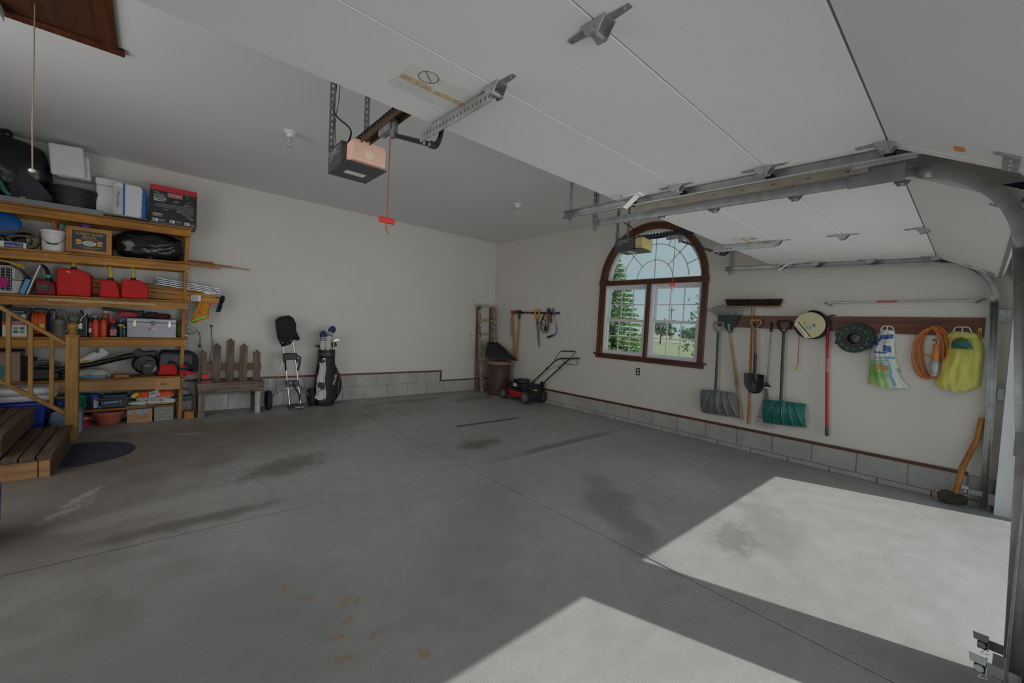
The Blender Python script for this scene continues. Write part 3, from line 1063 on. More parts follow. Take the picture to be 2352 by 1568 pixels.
def opener(x, lit, label, cord_z):
    mx0, mx1, my0, my1, mz0, mz1 = x - .105, x + .15, 2.63, 2.87, 2.355, 2.505
    t = thing('garage_door_opener', label, 'door opener', (x, 2.75, 2.35))
    m = MB()
    m.prism([(my0, mz0 + .01), (my0, mz1), (my1 - .03, mz1), (my1, mz1 - .04), (my1, mz0)], 'yz', mx0, mx1)
    hs = m.build('housing', M_case_, t, bevel=.006)
    m2 = MB().box(mx0 + .004, my0 - .10, mz0, mx1 - .004, my1 - .004, mz0 + .008).box(mx0 + .004, my0 - .006, mz0, mx1 - .004, my0, mz1 - .02)
    m2.build('base_pan', M_case_, t, bevel=.002, seg=1)
    MB().box(x - .045, my0 + .06, mz0 - .002, x + .08, my0 + .12, mz0 - .0005).build('rating_label', M_paper, t)
    for k in range(2):
        MB().box(mx0 - .0015, my0 + .02, mz1 - .030 - k * .03, mx0 - .0002, my1 - .05, mz1 - .028 - k * .03).build('stripe', M_print, hs)
    text('LIFT-MASTER', hs, M_print, (mx0 - .001, my1 - .035, mz1 - .044), (0, -1, 0), (0, 0, 1), h=.016, align='LEFT')
    text('1/3 HP', hs, M_print, (mx0 - .001, my1 - .035, mz1 - .078), (0, -1, 0), (0, 0, 1), h=.016, align='LEFT')
    # lens
    if lit:
        ml = mat('lit_lens', (0.62, 0.44, 0.35), .5, emit=((1.0, 0.50, 0.38), .13), var=.05)
    else:
        ml = mat('yellowed_lens', (0.62, 0.53, 0.22), .45, var=.12)
    m = MB()
    m.prism([(mx0 + .03, mz0 + .02), (mx1 - .012, mz0 + .02), (mx1 - .012, mz1 - .020), (mx1 - .03, mz1 - .004), (mx0 + .045, mz1 - .004), (mx0 + .03, mz1 - .019)], 'xz', my0 - .105, my0 - .006)
    ln = m.build('lens', ml, t, bevel=.016, seg=3)
    if lit:
        mb2 = mat('bulb_glow', (0.62, 0.50, 0.40), .5, emit=((1.0, 0.80, 0.55), .13))
        MB().ell((x + .03, my0 - .105, (mz0 + mz1) / 2), .030, .004, .030).build('bulb_spot', mb2, ln, smooth=True)
    # rail, trolley, arms
    zr = mz1 + .002
    mr = M_bronze if lit else M_dkrail
    MB().box(x - .028, YF + .03, zr, x + .028, 2.70, zr + .006).box(x - .028, YF + .03, zr - .03, x - .024, 2.515, zr).box(x + .024, YF + .03, zr - .03, x + .028, 2.515, zr).build('rail', mr, t)
    ch = MB()
    for k in range(60):
        y = .35 + k * .038
        ch.box(x - .038, y, zr + .004, x - .030, y + .026, zr + .016)
    o = ch.build('chain', M_blackm, t)
    tr = MB().box(x - .022, 2.13, zr - .065, x + .022, 2.28, zr - .004).box(x - .012, 2.10, zr - .110, x + .012, 2.15, zr - .03)
    trolley = tr.build('trolley', M_galvd, t, bevel=.004, seg=1)
    ya, za = 2.115, zr - .100
    yb_, zb = 1.705, zr - .270
    MB().perf((x, ya, za), (x, yb_, zb), .032, (0, .39, 1), 14, .3).build('straight_arm', M_black if lit else M_dkrail, t, solid=.006)
    pts = catmull([(x, yb_ + .03, zb + .012), (x, yb_ - .03, zb - .008), (x, yb_ - .065, zb + .02), (x, yb_ - .075, zb + .06), (x, yb_ - .085, dz(1.6) - .03)], 5)
    m = MB()
    for a, b_ in zip(pts[:-1], pts[1:]):
        m.bar(a, b_ + (b_ - a) * .15, .007, .032, (0, .6, .4))
    m.build('curved_arm', M_black, t)
    for k in (0.02, 0.07):
        MB().lathe([(.010, -.008), (.010, .008)], (x, yb_ + k, zb + .4 * k), 8, 'x').build('bolt', M_galv, t)
    # straps to the ceiling
    for sx, sy in ((mx0 + .01, my1 - .02), (mx1 - .02, my1 - .02)):
        m = MB().perf((sx, sy, mz1 - .02), (sx, sy, ZC), .034, (1, 0, 0), 18)
        m.perf((sx + .017, sy + .017, mz1 - .02), (sx + .017, sy + .017, ZC), .034, (0, 1, 0), 18)
        m.build('hanger_strap', M_galvd, t, solid=.0025)
    MB().perf((mx0 + .02, my1 - .05, mz1 + .008), (mx1 - .02, my1 - .05, mz1 + .008), .03, (0, 1, 0), 8).build('mounting_angle', M_galvd, t, solid=.0025)
    # power cord
    p = catmull([(mx0 + .05, my0 + .03, mz1), (mx0 + .07, my0 + .05, mz1 + .10), (mx0 + .02, my1 - .02, mz1 + .25), (mx0 + .035, my1, mz1 + .45), (mx0 + .02, my1 + .02, ZC - .01)], 6)
    MB().tube(p, .0055, 6).build('power_cord', M_black, t, smooth=True)
    p = catmull([(mx0 + .04, my1 - .03, mz1), (mx0 + .03, my1 - .02, mz1 + .18), (mx0 + .05, my1 - .02, mz1 + .4), (mx0 + .02, my1, ZC - .01)], 6)
    MB().tube(p, .0025, 5).build('bell_wire', mat('wire_brown', (.10, .06, .03), .6), t, smooth=True)
    if lit:
        p = catmull([(mx0 + .01, my1 - .01, mz0 + .02), (mx0 + .012, my1 + .01, mz0 - .05), (mx0 - .02, my1 + .04, mz0 - .075), (mx0 - .05, my1 + .05, mz0 - .10)], 5)
        MB().tube(p, .0022, 5).build('antenna_wire', M_galvd, t, smooth=True)
    # release cord
    M_cord = mat('red_cord', (0.36, 0.08, 0.045), .7)
    cd = MB().tube([(x + .01, 2.19, zr - .06), (x + .01, 2.19, cord_z)], .0030, 6).tube(catmull([(x + .01, 2.19, cord_z - .02), (x + .006, 2.19, cord_z - .05), (x + .02, 2.18, cord_z - .075)], 4), .003, 6)
    c_ = cd.build('release_cord', M_cord, t)
    MB().box(x - .035, 2.178, cord_z - .018, x + .055, 2.202, cord_z + .012).build('release_handle', mat('release_red', (0.62, 0.025, 0.015), .45), c_, bevel=.006)
    return t


opener(0.96, True, 'dark garage door opener with glowing pink lens hanging over the room centre', 1.975)
opener(4.165, False, 'dark garage door opener with yellowed unlit lens, hanging before the arched window', 1.965)
# ------------------------------------------------------------------ ceiling things
def bulb(x, y, label):
    t = thing('ceiling_lampholder', label, 'light', (x, y, ZC), 'bare bulbs on the ceiling')
    MB().lathe([(.062, 0), (.062, -.008), (.050, -.018), (.034, -.026), (.032, -.048), (.028, -.052)], (x, y, ZC), 24).build('porcelain_base', M_white, t, smooth=True)
    mg = mat('bulb_glass', (0.70, 0.71, 0.71), 0.12, var=.02, trans=.75)
    b_ = MB().lathe([(.013, -.052), (.014, -.070), (.020, -.090), (.029, -.108), (.031, -.122), (.026, -.140), (.014, -.150), (.001, -.153)], (x, y, ZC), 18).build('bulb', mg, t, smooth=True)
    MB().lathe([(.0135, -.050), (.0135, -.068)], (x, y, ZC), 14).build('bulb_cap', M_galv, b_)


bulb(1.013, 4.60, 'bare bulb in a white holder left of the glowing opener')
bulb(4.03, 4.60, 'bare bulb in a white holder toward the far room corner')
# attic hatch
ah = thing('attic_hatch', 'dark wood attic hatch with pull cord in the ceiling', 'hatch', (-0.55, 3.6, ZC))
M_hatch = wood('hatch_panel', (0.085, 0.030, 0.010), (0.040, 0.014, 0.005), 'y', rough=.5)
MB().box(-0.80, 2.60, ZC - .008, -0.27, 4.07, ZC).build('panel', M_hatch, ah)
M_ht = wood('hatch_trim', (0.120, 0.030, 0.008), (0.062, 0.015, 0.005), 'y', rough=.4)
MB().box(-0.275, 2.52, ZC - .020, -0.190, 4.09, ZC).build('frame_board', M_ht, ah, bevel=.003, seg=1)
MB().box(-0.89, 2.52, ZC - .020, -0.805, 4.09, ZC).build('frame_board', M_ht, ah, bevel=.003, seg=1)
MB().box(-0.91, 4.075, ZC - .026, -0.160, 4.155, ZC).build('frame_board', M_ht, ah, bevel=.003, seg=1)
MB().box(-0.91, 2.46, ZC - .026, -0.160, 2.535, ZC).build('frame_board', M_ht, ah, bevel=.003, seg=1)
pc = MB().tube([(-.548, 3.88, ZC - .008), (-.55, 3.88, 2.9), (-.555, 3.885, 2.5), (-.552, 3.88, 2.235)], .0035, 6).build('pull_cord', mat('jute_cord', (.42, .32, .20), .8), ah)
MB().ell((-.552, 3.88, 2.222), .017, .017, .012).build('cord_knob', mat('ivory_knob', (.72, .68, .56), .4), pc, smooth=True)
# end of a fluorescent fixture
fx = thing('tube_light', 'end of a tube light beside the attic hatch, at the photo edge', 'light', (-1.1, 4.05, ZC))
MB().box(-1.60, 3.98, ZC - .045, -0.715, 4.10, ZC).build('housing', M_white, fx, bevel=.004, seg=1)
MB().box(-0.725, 3.985, ZC - .085, -0.70, 4.095, ZC - .02).build('end_cap', M_vinyl, fx, bevel=.004, seg=1)
for yy in (4.015, 4.065):
    MB().tube([(-1.58, yy, ZC - .075), (-0.72, yy, ZC - .075)], .013, 10).build('tube', M_vinyl, fx, smooth=True)
# ------------------------------------------------------------------ things on the window wall
WX = XR            # wall face
hb = tag(MB().prism([(-0.035, 1.552), (2.312, 1.566), (2.312, 1.712), (-0.035, 1.730)], 'yz', WX - .020, WX)
         .build('hanging_rail', wood('rail_board', (0.175, 0.052, 0.018), (0.080, 0.022, 0.008), 'y', rough=.42), bevel=.002, seg=1),
         'long dark red-brown board on the window wall that tools hang from', 'board')
# outlet
ol = thing('wall_outlet', 'dark wall outlet below the arched window', 'outlet', (WX, 3.466, .82))
M_dkplate = mat('dark_plate', (.022, .020, .018), .4)
MB().box(WX - .007, 3.432, .762, WX, 3.500, .876).build('plate', M_dkplate, ol, bevel=.003)
for zz in (.795, .843):
    MB().lathe([(.016, -.011), (.017, -.006)], (WX, 3.466, zz), 14, 'x').build('socket', M_white, ol)
M_handle = wood('ash_handle', (0.50, 0.28, 0.10), (0.36, 0.18, 0.055), 'z')
M_handleo = wood('orange_handle', (0.55, 0.24, 0.06), (0.40, 0.15, 0.03), 'z')
M_blueblk = mat('blue_black_shaft', (0.035, 0.042, 0.060), .4, var=.1)
M_greyp = mat('grey_poly', (0.155, 0.160, 0.170), .45, var=.08)
M_greyd = mat('grey_grip', (0.20, 0.205, 0.20), .5, var=.08)
M_teal = mat('teal_poly', (0.012, 0.155, 0.130), .38, var=.10)
M_steelw = mat('worn_strip', (0.33, 0.32, 0.29), .45, .6, var=.2)


def snow_shovel(label, mblade, mgrip, top, sock, corners, gw, ribs=5):
    """top: (y,z) of the grip crossbar; sock: (y,z) end of the shaft; corners: TL TR BR BL (y,z)"""
    t = thing('snow_shovel', label, 'shovel', (WX - .06, sock[0], corners[3][1]))
    TL, TR, BR, BL = [V(c) for c in corners]

    def pt(u, v, lift=0):
        a, b_ = TL.lerp(TR, u), BL.lerp(BR, u)
        c = a.lerp(b_, v)
        x = WX - .055 - .060 * (1 - (2 * v - 1) ** 2) * .75 - .02 * (1 - v) + .030 * abs(2 * u - 1) ** 2.5 - lift
        bul = .010 * sin(pi * u) * (1 if v < .02 else 0)
        return (x, c.x, c.y + bul)

    def shape(u, v):
        r = 0
        for k in range(ribs):
            off = (k - (ribs - 1) / 2) / ribs * 1.05
            cu = .5 + off * (.55 + .55 * v ** .8)
            e = abs(u - cu) / .030
            r = max(r, (1 - e * e) ** 2 if e < 1 else 0)
        w_ = max(0, 1 - ((abs(u - .5)) / .055)) * max(0, 1 - v * 1.15)
        return pt(u, v, (.020 * max(0, r) if .06 < v < .95 else 0) + .024 * w_)
    MB().grid(shape, 150, 30).build('blade', mblade, t, smooth=True, solid=.005)
    MB().grid(lambda u, v: pt(u, .955 + v * .045, .003), 20, 1).build('wear_strip', M_steelw, t, solid=.008)
    gy, gz = top
    py = gy + (sock[0] - gy) * .0
    zt = gz - .14
    yt = gy + (sock[0] - gy) * .14 / max(.2, gz - sock[1])
    MB().tube([(WX - .058, yt, zt), (WX - .075, sock[0], sock[1] - .0)], .0165, 12).build('shaft', M_blueblk, t, smooth=True)
    g_ = MB().tube(catmull([(WX - .058, yt, zt - .045), (WX - .058, yt + .004, zt), (WX - .058, gy + gw * .80, gz - .075), (WX - .058, gy + gw, gz - .02), (WX - .058, gy + gw * .75, gz), (WX - .058, gy, gz + .002),
                                (WX - .058, gy - gw * .75, gz), (WX - .058, gy - gw, gz - .02), (WX - .058, gy - gw * .80, gz - .075), (WX - .058, yt - .004, zt), (WX - .058, yt, zt - .045)], 4), .011, 8)
    g_.build('grip', mgrip, t, smooth=True)
    MB().tube([(WX - .070, sock[0], sock[1] + .02), (WX - .085, sock[0], corners[0][1] - .23)], [.022, .012], 10).build('socket', mblade, t, smooth=True)
    return t


snow_shovel('grey ribbed snow shovel, leftmost tool on the hanging board', M_greyp, M_greyd, (2.285, 1.618), (2.254, .70), ((2.455, .695), (1.985, .715), (1.955, .408), (2.43, .385)), .062)
snow_shovel('teal green ribbed snow shovel on the hanging board', M_teal, M_black, (1.535, 1.655), (1.500, .70), ((1.690, .684), (1.258, .709), (1.240, .436), (1.681, .402)), .068)

# leaf rake, upside down
M_rk = mat('dark_green_rake', (0.012, 0.030, 0.022), .5, var=.15)
rk = thing('leaf_rake', 'green leaf rake hung head-up with fanned wire tines', 'rake', (WX - .05, 2.03, .39))
MB().tube([(WX - .045, 2.145, 1.50), (WX - .040, 1.928, .387)], [.0125, .0135], 10).build('handle', M_handle, rk, smooth=True)
MB().tube([(WX - .045, 2.16, 1.60), (WX - .045, 2.140, 1.47)], [.020, .014], 10).build('ferrule', M_galvd, rk, smooth=True)
MB().prism([(2.305, 1.712), (2.012, 1.722), (2.045, 1.690), (2.115, 1.49), (2.15, 1.48), (2.235, 1.60), (2.30, 1.668)], 'yz', WX - .058, WX - .050).build('head_plate', M_rk, rk, bevel=.002, seg=1)
for k in range(19):
    f_ = k / 18
    y0 = 2.30 - f_ * .28
    y1 = 2.462 - f_ * .484
    z1 = 1.782 + .062 * sin(pi * f_) ** .7 - .0 + .02 * f_
    MB().tube(catmull([(WX - .05, 2.165, 1.52), (WX - .055, y0, 1.70), (WX - .070, y1 + (y0 - y1) * .25, z1 - .012), (WX - .052, y1, z1 - (.012 if k else -.002)), ], 4), .0030, 5).build('tine', M_rk, rk)

# push broom, upside down
br = thing('push_broom', 'wide push broom hung head-up above the other tools', 'broom', (WX - .05, 1.87, .34))
MB().tube([(WX - .040, 1.893, 1.815), (WX - .040, 1.845, .345)], [.0125, .0135], 10).build('handle', M_handleo, br, smooth=True)
MB().tube([(WX - .040, 1.896, 1.832), (WX - .040, 1.890, 1.76)], .0165, 10).build('ferrule', M_galvd, br)
MB().box(WX - .085, 1.595, 1.819, WX - .020, 2.19, 1.838).build('head_block', M_handle, br, bevel=.006)
bs = MB()
rn = random.Random(5)
for i in range(640):
    y = rn.uniform(1.60, 2.185)
    x = rn.uniform(WX - .084, WX - .024)
    e = (y - 1.89) / .30
    bs.tube([(x, y, 1.836), (x + rn.uniform(-.012, .012), y + e * .035 + rn.uniform(-.006, .006), 1.918 + rn.uniform(-.008, .008))], [.0032, .0022], 4)
o = bs.build('bristles', mat('dark_bristle', (.030, .024, .020), .8, var=.3), br)
o['kind'] = 'stuff'

# digging shovel
sp = thing('round_point_shovel', 'round-point digging shovel with worn wooden handle, in front of the broom', 'shovel', (WX - .08, 1.80, .75))
M_wornh = wood('worn_handle', (0.33, 0.17, 0.10), (0.12, 0.07, 0.05), 'z')
M_blade = mat('dark_steel', (0.050, 0.047, 0.045), .35, .7, var=.35, scale=12)
MB().tube([(WX - .075, 1.832, 1.55), (WX - .075, 1.810, 1.20)], [.0165, .0175], 12).build('handle', M_wornh, sp, smooth=True)
MB().tube([(WX - .075, 1.811, 1.24), (WX - .075, 1.803, 1.01), (WX - .080, 1.800, .93)], [.0195, .019, .012], 12).build('socket', mat('dark_socket', (.03, .032, .036), .4, .4), sp, smooth=True)
MB().tube([(WX - .075, 1.890, 1.655), (WX - .075, 1.776, 1.663)], .0165, 12).build('grip', M_handle, sp, smooth=True)
for sg in (0, 1):
    e = (1.886, 1.655) if sg == 0 else (1.780, 1.662)
    MB().tube(catmull([(WX - .075, e[0], e[1] + .012), (WX - .075, e[0], e[1] - .05), (WX - .075, 1.835 + (.018 if sg == 0 else -.018), 1.57), (WX - .075, 1.832, 1.50)], 4), [.008] * 13, 8).build('yoke', M_greyd, sp, smooth=True)


def blade(u, v):
    hw = .112 * (1 - .0 * v) * (1 if v < .45 else sqrt(max(0, 1 - ((v - .45) / .55) ** 2)))
    y = 1.805 - .010 * v - (u - .5) * 2 * hw
    z = .992 - .245 * v - .0
    x = WX - .040 - .045 * (2 * u - 1) ** 2 * (1 - v * .4) - .04 * max(0, 1 - abs(u - .5) / .10) * max(0, 1 - v * 2.2)
    return (x - .01, y, z)


MB().grid(blade, 26, 22).build('blade', M_blade, sp, smooth=True, solid=.003)

# small scraper / squeegee
sq = thing('long_squeegee', 'thin black-gripped pole with a small white foot, between two shovels', 'squeegee', (WX - .03, 1.66, .82))
MB().tube([(WX - .03, 1.674, 1.64), (WX - .03, 1.672, 1.525)], .0125, 10).build('grip', M_blackm, sq, smooth=True)
MB().tube([(WX - .03, 1.673, 1.53), (WX - .03, 1.674, .885)], .0055, 8).build('pole', M_galvd, sq, smooth=True)
MB().prism([(1.690, .895), (1.665, .895), (1.630, .845), (1.692, .845)], 'yz', WX - .045, WX - .015).build('head', M_black, sq, bevel=.003)
MB().box(WX - .05, 1.626, .828, WX - .012, 1.695, .846).build('foot', M_white, sq, bevel=.003)
# second wire rake behind the teal shovel
r2 = thing('wire_rake', 'thin wire rake half hidden behind the teal snow shovel', 'rake', (WX - .02, 1.68, .36))
M_wire = mat('rusty_wire', (.16, .14, .11), .5, .6, var=.2)
for k in range(15):
    f_ = k / 14
    y1 = 1.775 - f_ * .225
    z1 = .362 + .012 * sin(f_ * 20) - .018 * sin(pi * f_)
    MB().tube([(WX - .02, 1.682, 1.0), (WX - .022, 1.688 - f_ * .02, .80), (WX - .020, 1.750 - f_ * .165, .47), (WX - .030, y1, z1)], .0016, 4).build('tine', M_wire, r2)
MB().tube([(WX - .022, 1.765, .465), (WX - .022, 1.58, .462)], .003, 5).build('spreader', M_wire, r2)

# cord reel with a cream label
M_cream = mat('cream_label', (0.60, 0.55, 0.33), .5, var=.06)
rl = thing('cord_reel', 'round cord reel with cream label hung beside the red pole', 'cord reel', (WX - .08, 1.262, 1.613))
c = (WX, 1.250, 1.613)
MB().lathe([(.150, -.030), (.156, -.036), (.156, -.052), (.148, -.056), (.09, -.056)], c, 36, 'x').build('back_flange', M_black, rl, smooth=True)
MB().lathe([(.10, -.05), (.10, -.12)], (WX, 1.258, 1.613), 28, 'x').build('wound_cord', mat('red_cord_fat', (.40, .035, .03), .6, var=.3, scale=40), rl)
MB().lathe([(.140, -.112), (.150, -.115), (.150, -.132), (.14, -.136)], (WX, 1.262, 1.613), 40, 'x').build('front_flange', M_black, rl, smooth=True)


def disc_cut(c, r, cut_dir, cut):
    pts = []
    for k in range(72):
        a = 2 * pi * k / 72
        p = V((cos(a), sin(a)))
        d_ = p.dot(cut_dir)
        if d_ > cut:
            q = p - cut_dir * (d_ - cut)
            p = q
        pts.append((c[0] + p.x * r, c[1] + p.y * r))
    return pts


cd = V((.78, -.62)).normalized()     # towards lower left in the picture (+y is left)
MB().prism(disc_cut((1.262, 1.613), .146, cd, .80), 'yz', WX - .140, WX - .136).build('label', M_cream, rl)
al = V((-cd.y, cd.x))
al = al if al.y > 0 else -al
cc = V((1.262, 1.613))
# white lettering band, black rule, two round pictures
bc = cc + cd * (.146 * .66)
yd3 = lambda v_: (0, v_.x, v_.y)


def slab(cen, along, across, la, wa, x0, x1):
    p = [cen + along * la + across * wa, cen + along * la - across * wa, cen - along * la - across * wa, cen - along * la + across * wa]
    return MB().prism([(q.x, q.y) for q in p], 'yz', x0, x1)


slab(bc, al, cd, .092, .021, WX - .1415, WX - .1398).build('band', mat('cream_band', (.70, .67, .55), .5), rl)
slab(bc - cd * .030 - al * .01, al, cd, .105, .005, WX - .1415, WX - .1398).build('rule', M_printk, rl)
rd = -al
text('Craftsman', rl, mat('label_red', (.55, .08, .05), .5), (WX - .142, bc.x, bc.y), yd3(rd), yd3(-cd), w=.150, h=.024)
MB().prism([(cc.x + .005 + .029 * cos(2 * pi * k / 24), cc.y - .030 + .024 * sin(2 * pi * k / 24)) for k in range(24)], 'yz', WX - .1415, WX - .1398).build('round_picture', mat('pale_blue_print', (.34, .42, .48), .5, var=.5, scale=50), rl)
MB().prism([(cc.x - .045 + .024 * cos(2 * pi * k / 24), cc.y - .003 + .021 * sin(2 * pi * k / 24)) for k in range(24)], 'yz', WX - .1415, WX - .1398).build('round_picture', mat('lilac_print', (.42, .42, .50), .5, var=.25, scale=60), rl)
MB().prism([(cc.x - .040 + .012 * cos(2 * pi * k / 24), cc.y - .000 + .012 * sin(2 * pi * k / 24)) for k in range(24)], 'yz', WX - .1425, WX - .1405).build('knob_picture', mat('navy_print', (.10, .11, .24), .5), rl)
slab(cc + V((.045, .02)), al, cd, .018, .011, WX - .1415, WX - .1398).build('yellow_panel', mat('olive_print', (.45, .38, .08), .5, var=.4, scale=90), rl)
MB().tube(catmull([(WX - .06, 1.385, 1.58), (WX - .07, 1.36, 1.70), (WX - .07, 1.265, 1.778), (WX - .07, 1.165, 1.742), (WX - .07, 1.105, 1.66), (WX - .06, 1.12, 1.58)], 6), .010, 8).build('carry_frame', M_black, rl, smooth=True)
MB().tube([(WX - .075, 1.165, 1.735), (WX - .078, 1.125, 1.68), (WX - .078, 1.108, 1.63)], [.014, .020, .014], 8).build('grip', M_black, rl, smooth=True)
MB().tube(catmull([(WX - .08, 1.372, 1.53), (WX - .05, 1.372, 1.45), (WX - .05, 1.370, 1.30), (WX - .05, 1.362, 1.125)], 5), .0048, 7).build('cord_tail', mat('red_cord2', (.40, .075, .06), .6), rl, smooth=True)
MB().tube([(WX - .05, 1.362, 1.135), (WX - .05, 1.364, 1.118), (WX - .05, 1.365, 1.092)], [.010, .019, .016], 10).build('plug', mat('yellow_plug', (.62, .52, .14), .5), rl)

# red pole
rp = thing('extension_pole', 'long red pole with dark end grips and a hook, beside the cream-labelled reel', 'pole', (WX - .05, 1.08, .385))
M_rp = mat('red_pole', (.44, .012, .022), .35, var=.08)
MB().tube([(WX - .05, 1.114, 1.60), (WX - .05, 1.094, 1.25)], .0150, 12).build('upper_tube', M_rp, rp, smooth=True)
MB().tube([(WX - .05, 1.094, 1.25), (WX - .05, 1.086, 1.10)], .0153, 12).build('middle_sleeve', mat('pink_sleeve', (.42, .14, .15), .4, var=.2, scale=30), rp, smooth=True)
MB().tube([(WX - .05, 1.086, 1.10), (WX - .05, 1.047, .49)], .0150, 12).build('lower_tube', M_rp, rp, smooth=True)
MB().tube([(WX - .05, 1.047, .495), (WX - .05, 1.041, .40), (WX - .05, 1.040, .387)], [.0175, .0175, .010], 12).build('end_grip', mat('dark_grey_grip', (.07, .075, .08), .6), rp, smooth=True)
MB().tube([(WX - .05, 1.117, 1.645), (WX - .05, 1.114, 1.595)], .017, 12).build('top_collar', M_greyd, rp)
MB().tube(catmull([(WX - .05, 1.117, 1.64), (WX - .045, 1.116, 1.70), (WX - .04, 1.100, 1.732), (WX - .035, 1.055, 1.733)], 5), .006, 7).build('hook', M_blackm, rp, smooth=True)

# green hose reel
gr = thing('hose_reel', 'round black and green cord reel left of the hanging white and green bag', 'hose reel', (WX - .1, .866, 1.47))
M_gc = mat('green_cord', (.012, .20, .10), .5, var=.3, scale=50)
cR = (WX, .868, 1.487)
MB().lathe([(.062, -.034), (.135, -.030), (.150, -.034), (.150, -.046), (.135, -.05), (.062, -.046), (.062, -.034)], (WX, .845, 1.50), 36, 'x', close=False).build('back_flange', M_black, gr, smooth=True)
wc_ = MB()
for k in range(5):
    wc_.tube([(WX - .055 - k * .012, .852 + .128 * cos(a), 1.495 + .128 * sin(a)) for a in [2 * pi * q / 40 for q in range(40)]], .0075, 6, closed=True)
wc_.build('wound_cord', M_gc, gr, smooth=True)
fr = MB()
xa, xb = WX - .118, WX - .106


def annulus(mb, r0, r1, n, x0, x1, a0=0, a1=360):
    for i in range(n):
        p, q = rad(a0 + (a1 - a0) * i / n), rad(a0 + (a1 - a0) * (i + 1) / n)
        mb.prism([(cR[1] + r * cos(t_), cR[2] + r * sin(t_)) for r, t_ in ((r0, p), (r1, p), (r1, q), (r0, q))], 'yz', x0, x1)


annulus(fr, .128, .153, 48, xa, xb)
annulus(fr, .058, .100, 40, xa - .004, xb)
for k in range(12):
    annulus(fr, .098, .130, 3, xa, xb, k * 30 + 3, k * 30 + 17)
fr.build('front_flange', M_black, gr)
for k in range(12):
    gb = MB()
    for e in (0, 1):
        annulus(gb, .104 + e * .012, .1145 + e * .012 - .001, 3, xa + .002, xb + .004, k * 30 + 16, k * 30 + 34)
    gb.build('cord_turn', M_gc, gr)
MB().lathe([(.060, -.108), (.052, -.112), (.050, -.045)], cR, 32, 'x', close=False).build('hub', M_blackm, gr)
MB().bar((WX - .114, cR[1] + .034, cR[2] - .042), (WX - .114, cR[1] - .034, cR[2] + .042), .008, .020, (1, 0, 0)).build('crank', M_black, gr, bevel=.003)
for a in (15, 165, 200, 340):
    MB().box(WX - .112, cR[1] + .150 * cos(rad(a)) - .018, cR[2] + .150 * sin(rad(a)) - .018, WX - .04, cR[1] + .150 * cos(rad(a)) + .018, cR[2] + .150 * sin(rad(a)) + .018).build('spacer_post', M_black, gr, bevel=.006)


# hanging bags
def bag(name, label, cat, outline_top, outline_bot, thick, m, yc, wrinkle=.012, seed=1, nu=40, nv=34, prof=None):
    """a hanging bag: outline rows from top to bottom as (z, y_left, y_right)"""
    rows = outline_top
    rr = random.Random(seed)
    ph = [rr.uniform(0, 6.28) for _ in range(12)]

    def row(v):
        z = rows[0][0] + (rows[-1][0] - rows[0][0]) * v
        for a, b_ in zip(rows[:-1], rows[1:]):
            if a[0] >= z >= b_[0]:
                t_ = (a[0] - z) / max(1e-6, a[0] - b_[0])
                t_ = t_ * t_ * (3 - 2 * t_)
                return z, a[1] + (b_[1] - a[1]) * t_, a[2] + (b_[2] - a[2]) * t_
        return rows[-1]

    def front(u, v):
        z, yl, yr = row(v)
        y = yl + (yr - yl) * u
        th = thick * (sin(pi * u) ** .55) * (.22 + .78 * sin(pi * min(1, v * .62 + .08)) ** .8)
        fold = sin(u * 17 + ph[0] + 3 * v + 1.5 * sin(v * 4 + ph[1])) * .6 + sin(u * 31 + ph[2] - 5 * v) * .3 + sin((u * 6 + v * 9) + ph[3]) * .5 + sin((u * 11 - v * 13) + ph[5]) * .35
        th += wrinkle * fold * sin(pi * u) ** .5 * (.4 + .6 * v)
        zz = z + .006 * sin(u * 9 + ph[4]) * v ** 3 + .004 * sin(u * 21) * v ** 4
        return (WX - .012 - max(.003, th), y, zz)

    def back(u, v):
        x, y, z = front(u, v)
        return (WX - .008, y, z)
    mb = MB().grid(front, nu, nv).grid(lambda u, v: back(1 - u, v), nu, nv)
    t = thing(name, label, cat, (WX - .05, yc, rows[-1][0]))
    o = mb.build('bag_body', m, t, smooth=True)
    return t, front, o


M_bagw, nn, bb = new_mat('white_green_bag')
tc = nn.nodes.new('ShaderNodeTexCoord')
sx = nn.nodes.new('ShaderNodeSeparateXYZ')
nn.links.new(tc.outputs['Object'], sx.inputs[0])
rg = nn.nodes.new('ShaderNodeValToRGB')
E_ = rg.color_ramp.elements
E_[0].position, E_[0].color = 0.0, (.55, .60, .50, 1)
E_[1].position, E_[1].color = 1.0, (.70, .70, .71, 1)
for p_, c_ in ((.06, (.40, .58, .22, 1)), (.30, (.20, .48, .09, 1)), (.46, (.36, .55, .24, 1)), (.505, (.66, .68, .66, 1))):
    e = rg.color_ramp.elements.new(p_)
    e.color = c_
mrz = nn.nodes.new('ShaderNodeMapRange')
mrz.inputs['From Min'].default_value = 0.0
mrz.inputs['From Max'].default_value = 0.60
nzz = nn.nodes.new('ShaderNodeTexNoise')
nzz.inputs['Scale'].default_value = 6
mad = nn.nodes.new('ShaderNodeMath')
mad.operation = 'MULTIPLY_ADD'
mad.inputs[1].default_value = .05
nn.links.new(nzz.outputs['Fac'], mad.inputs[0])
nn.links.new(sx.outputs['Z'], mad.inputs[2])
nn.links.new(mad.outputs[0], mrz.inputs['Value'])
nn.links.new(mrz.outputs['Result'], rg.inputs['Fac'])
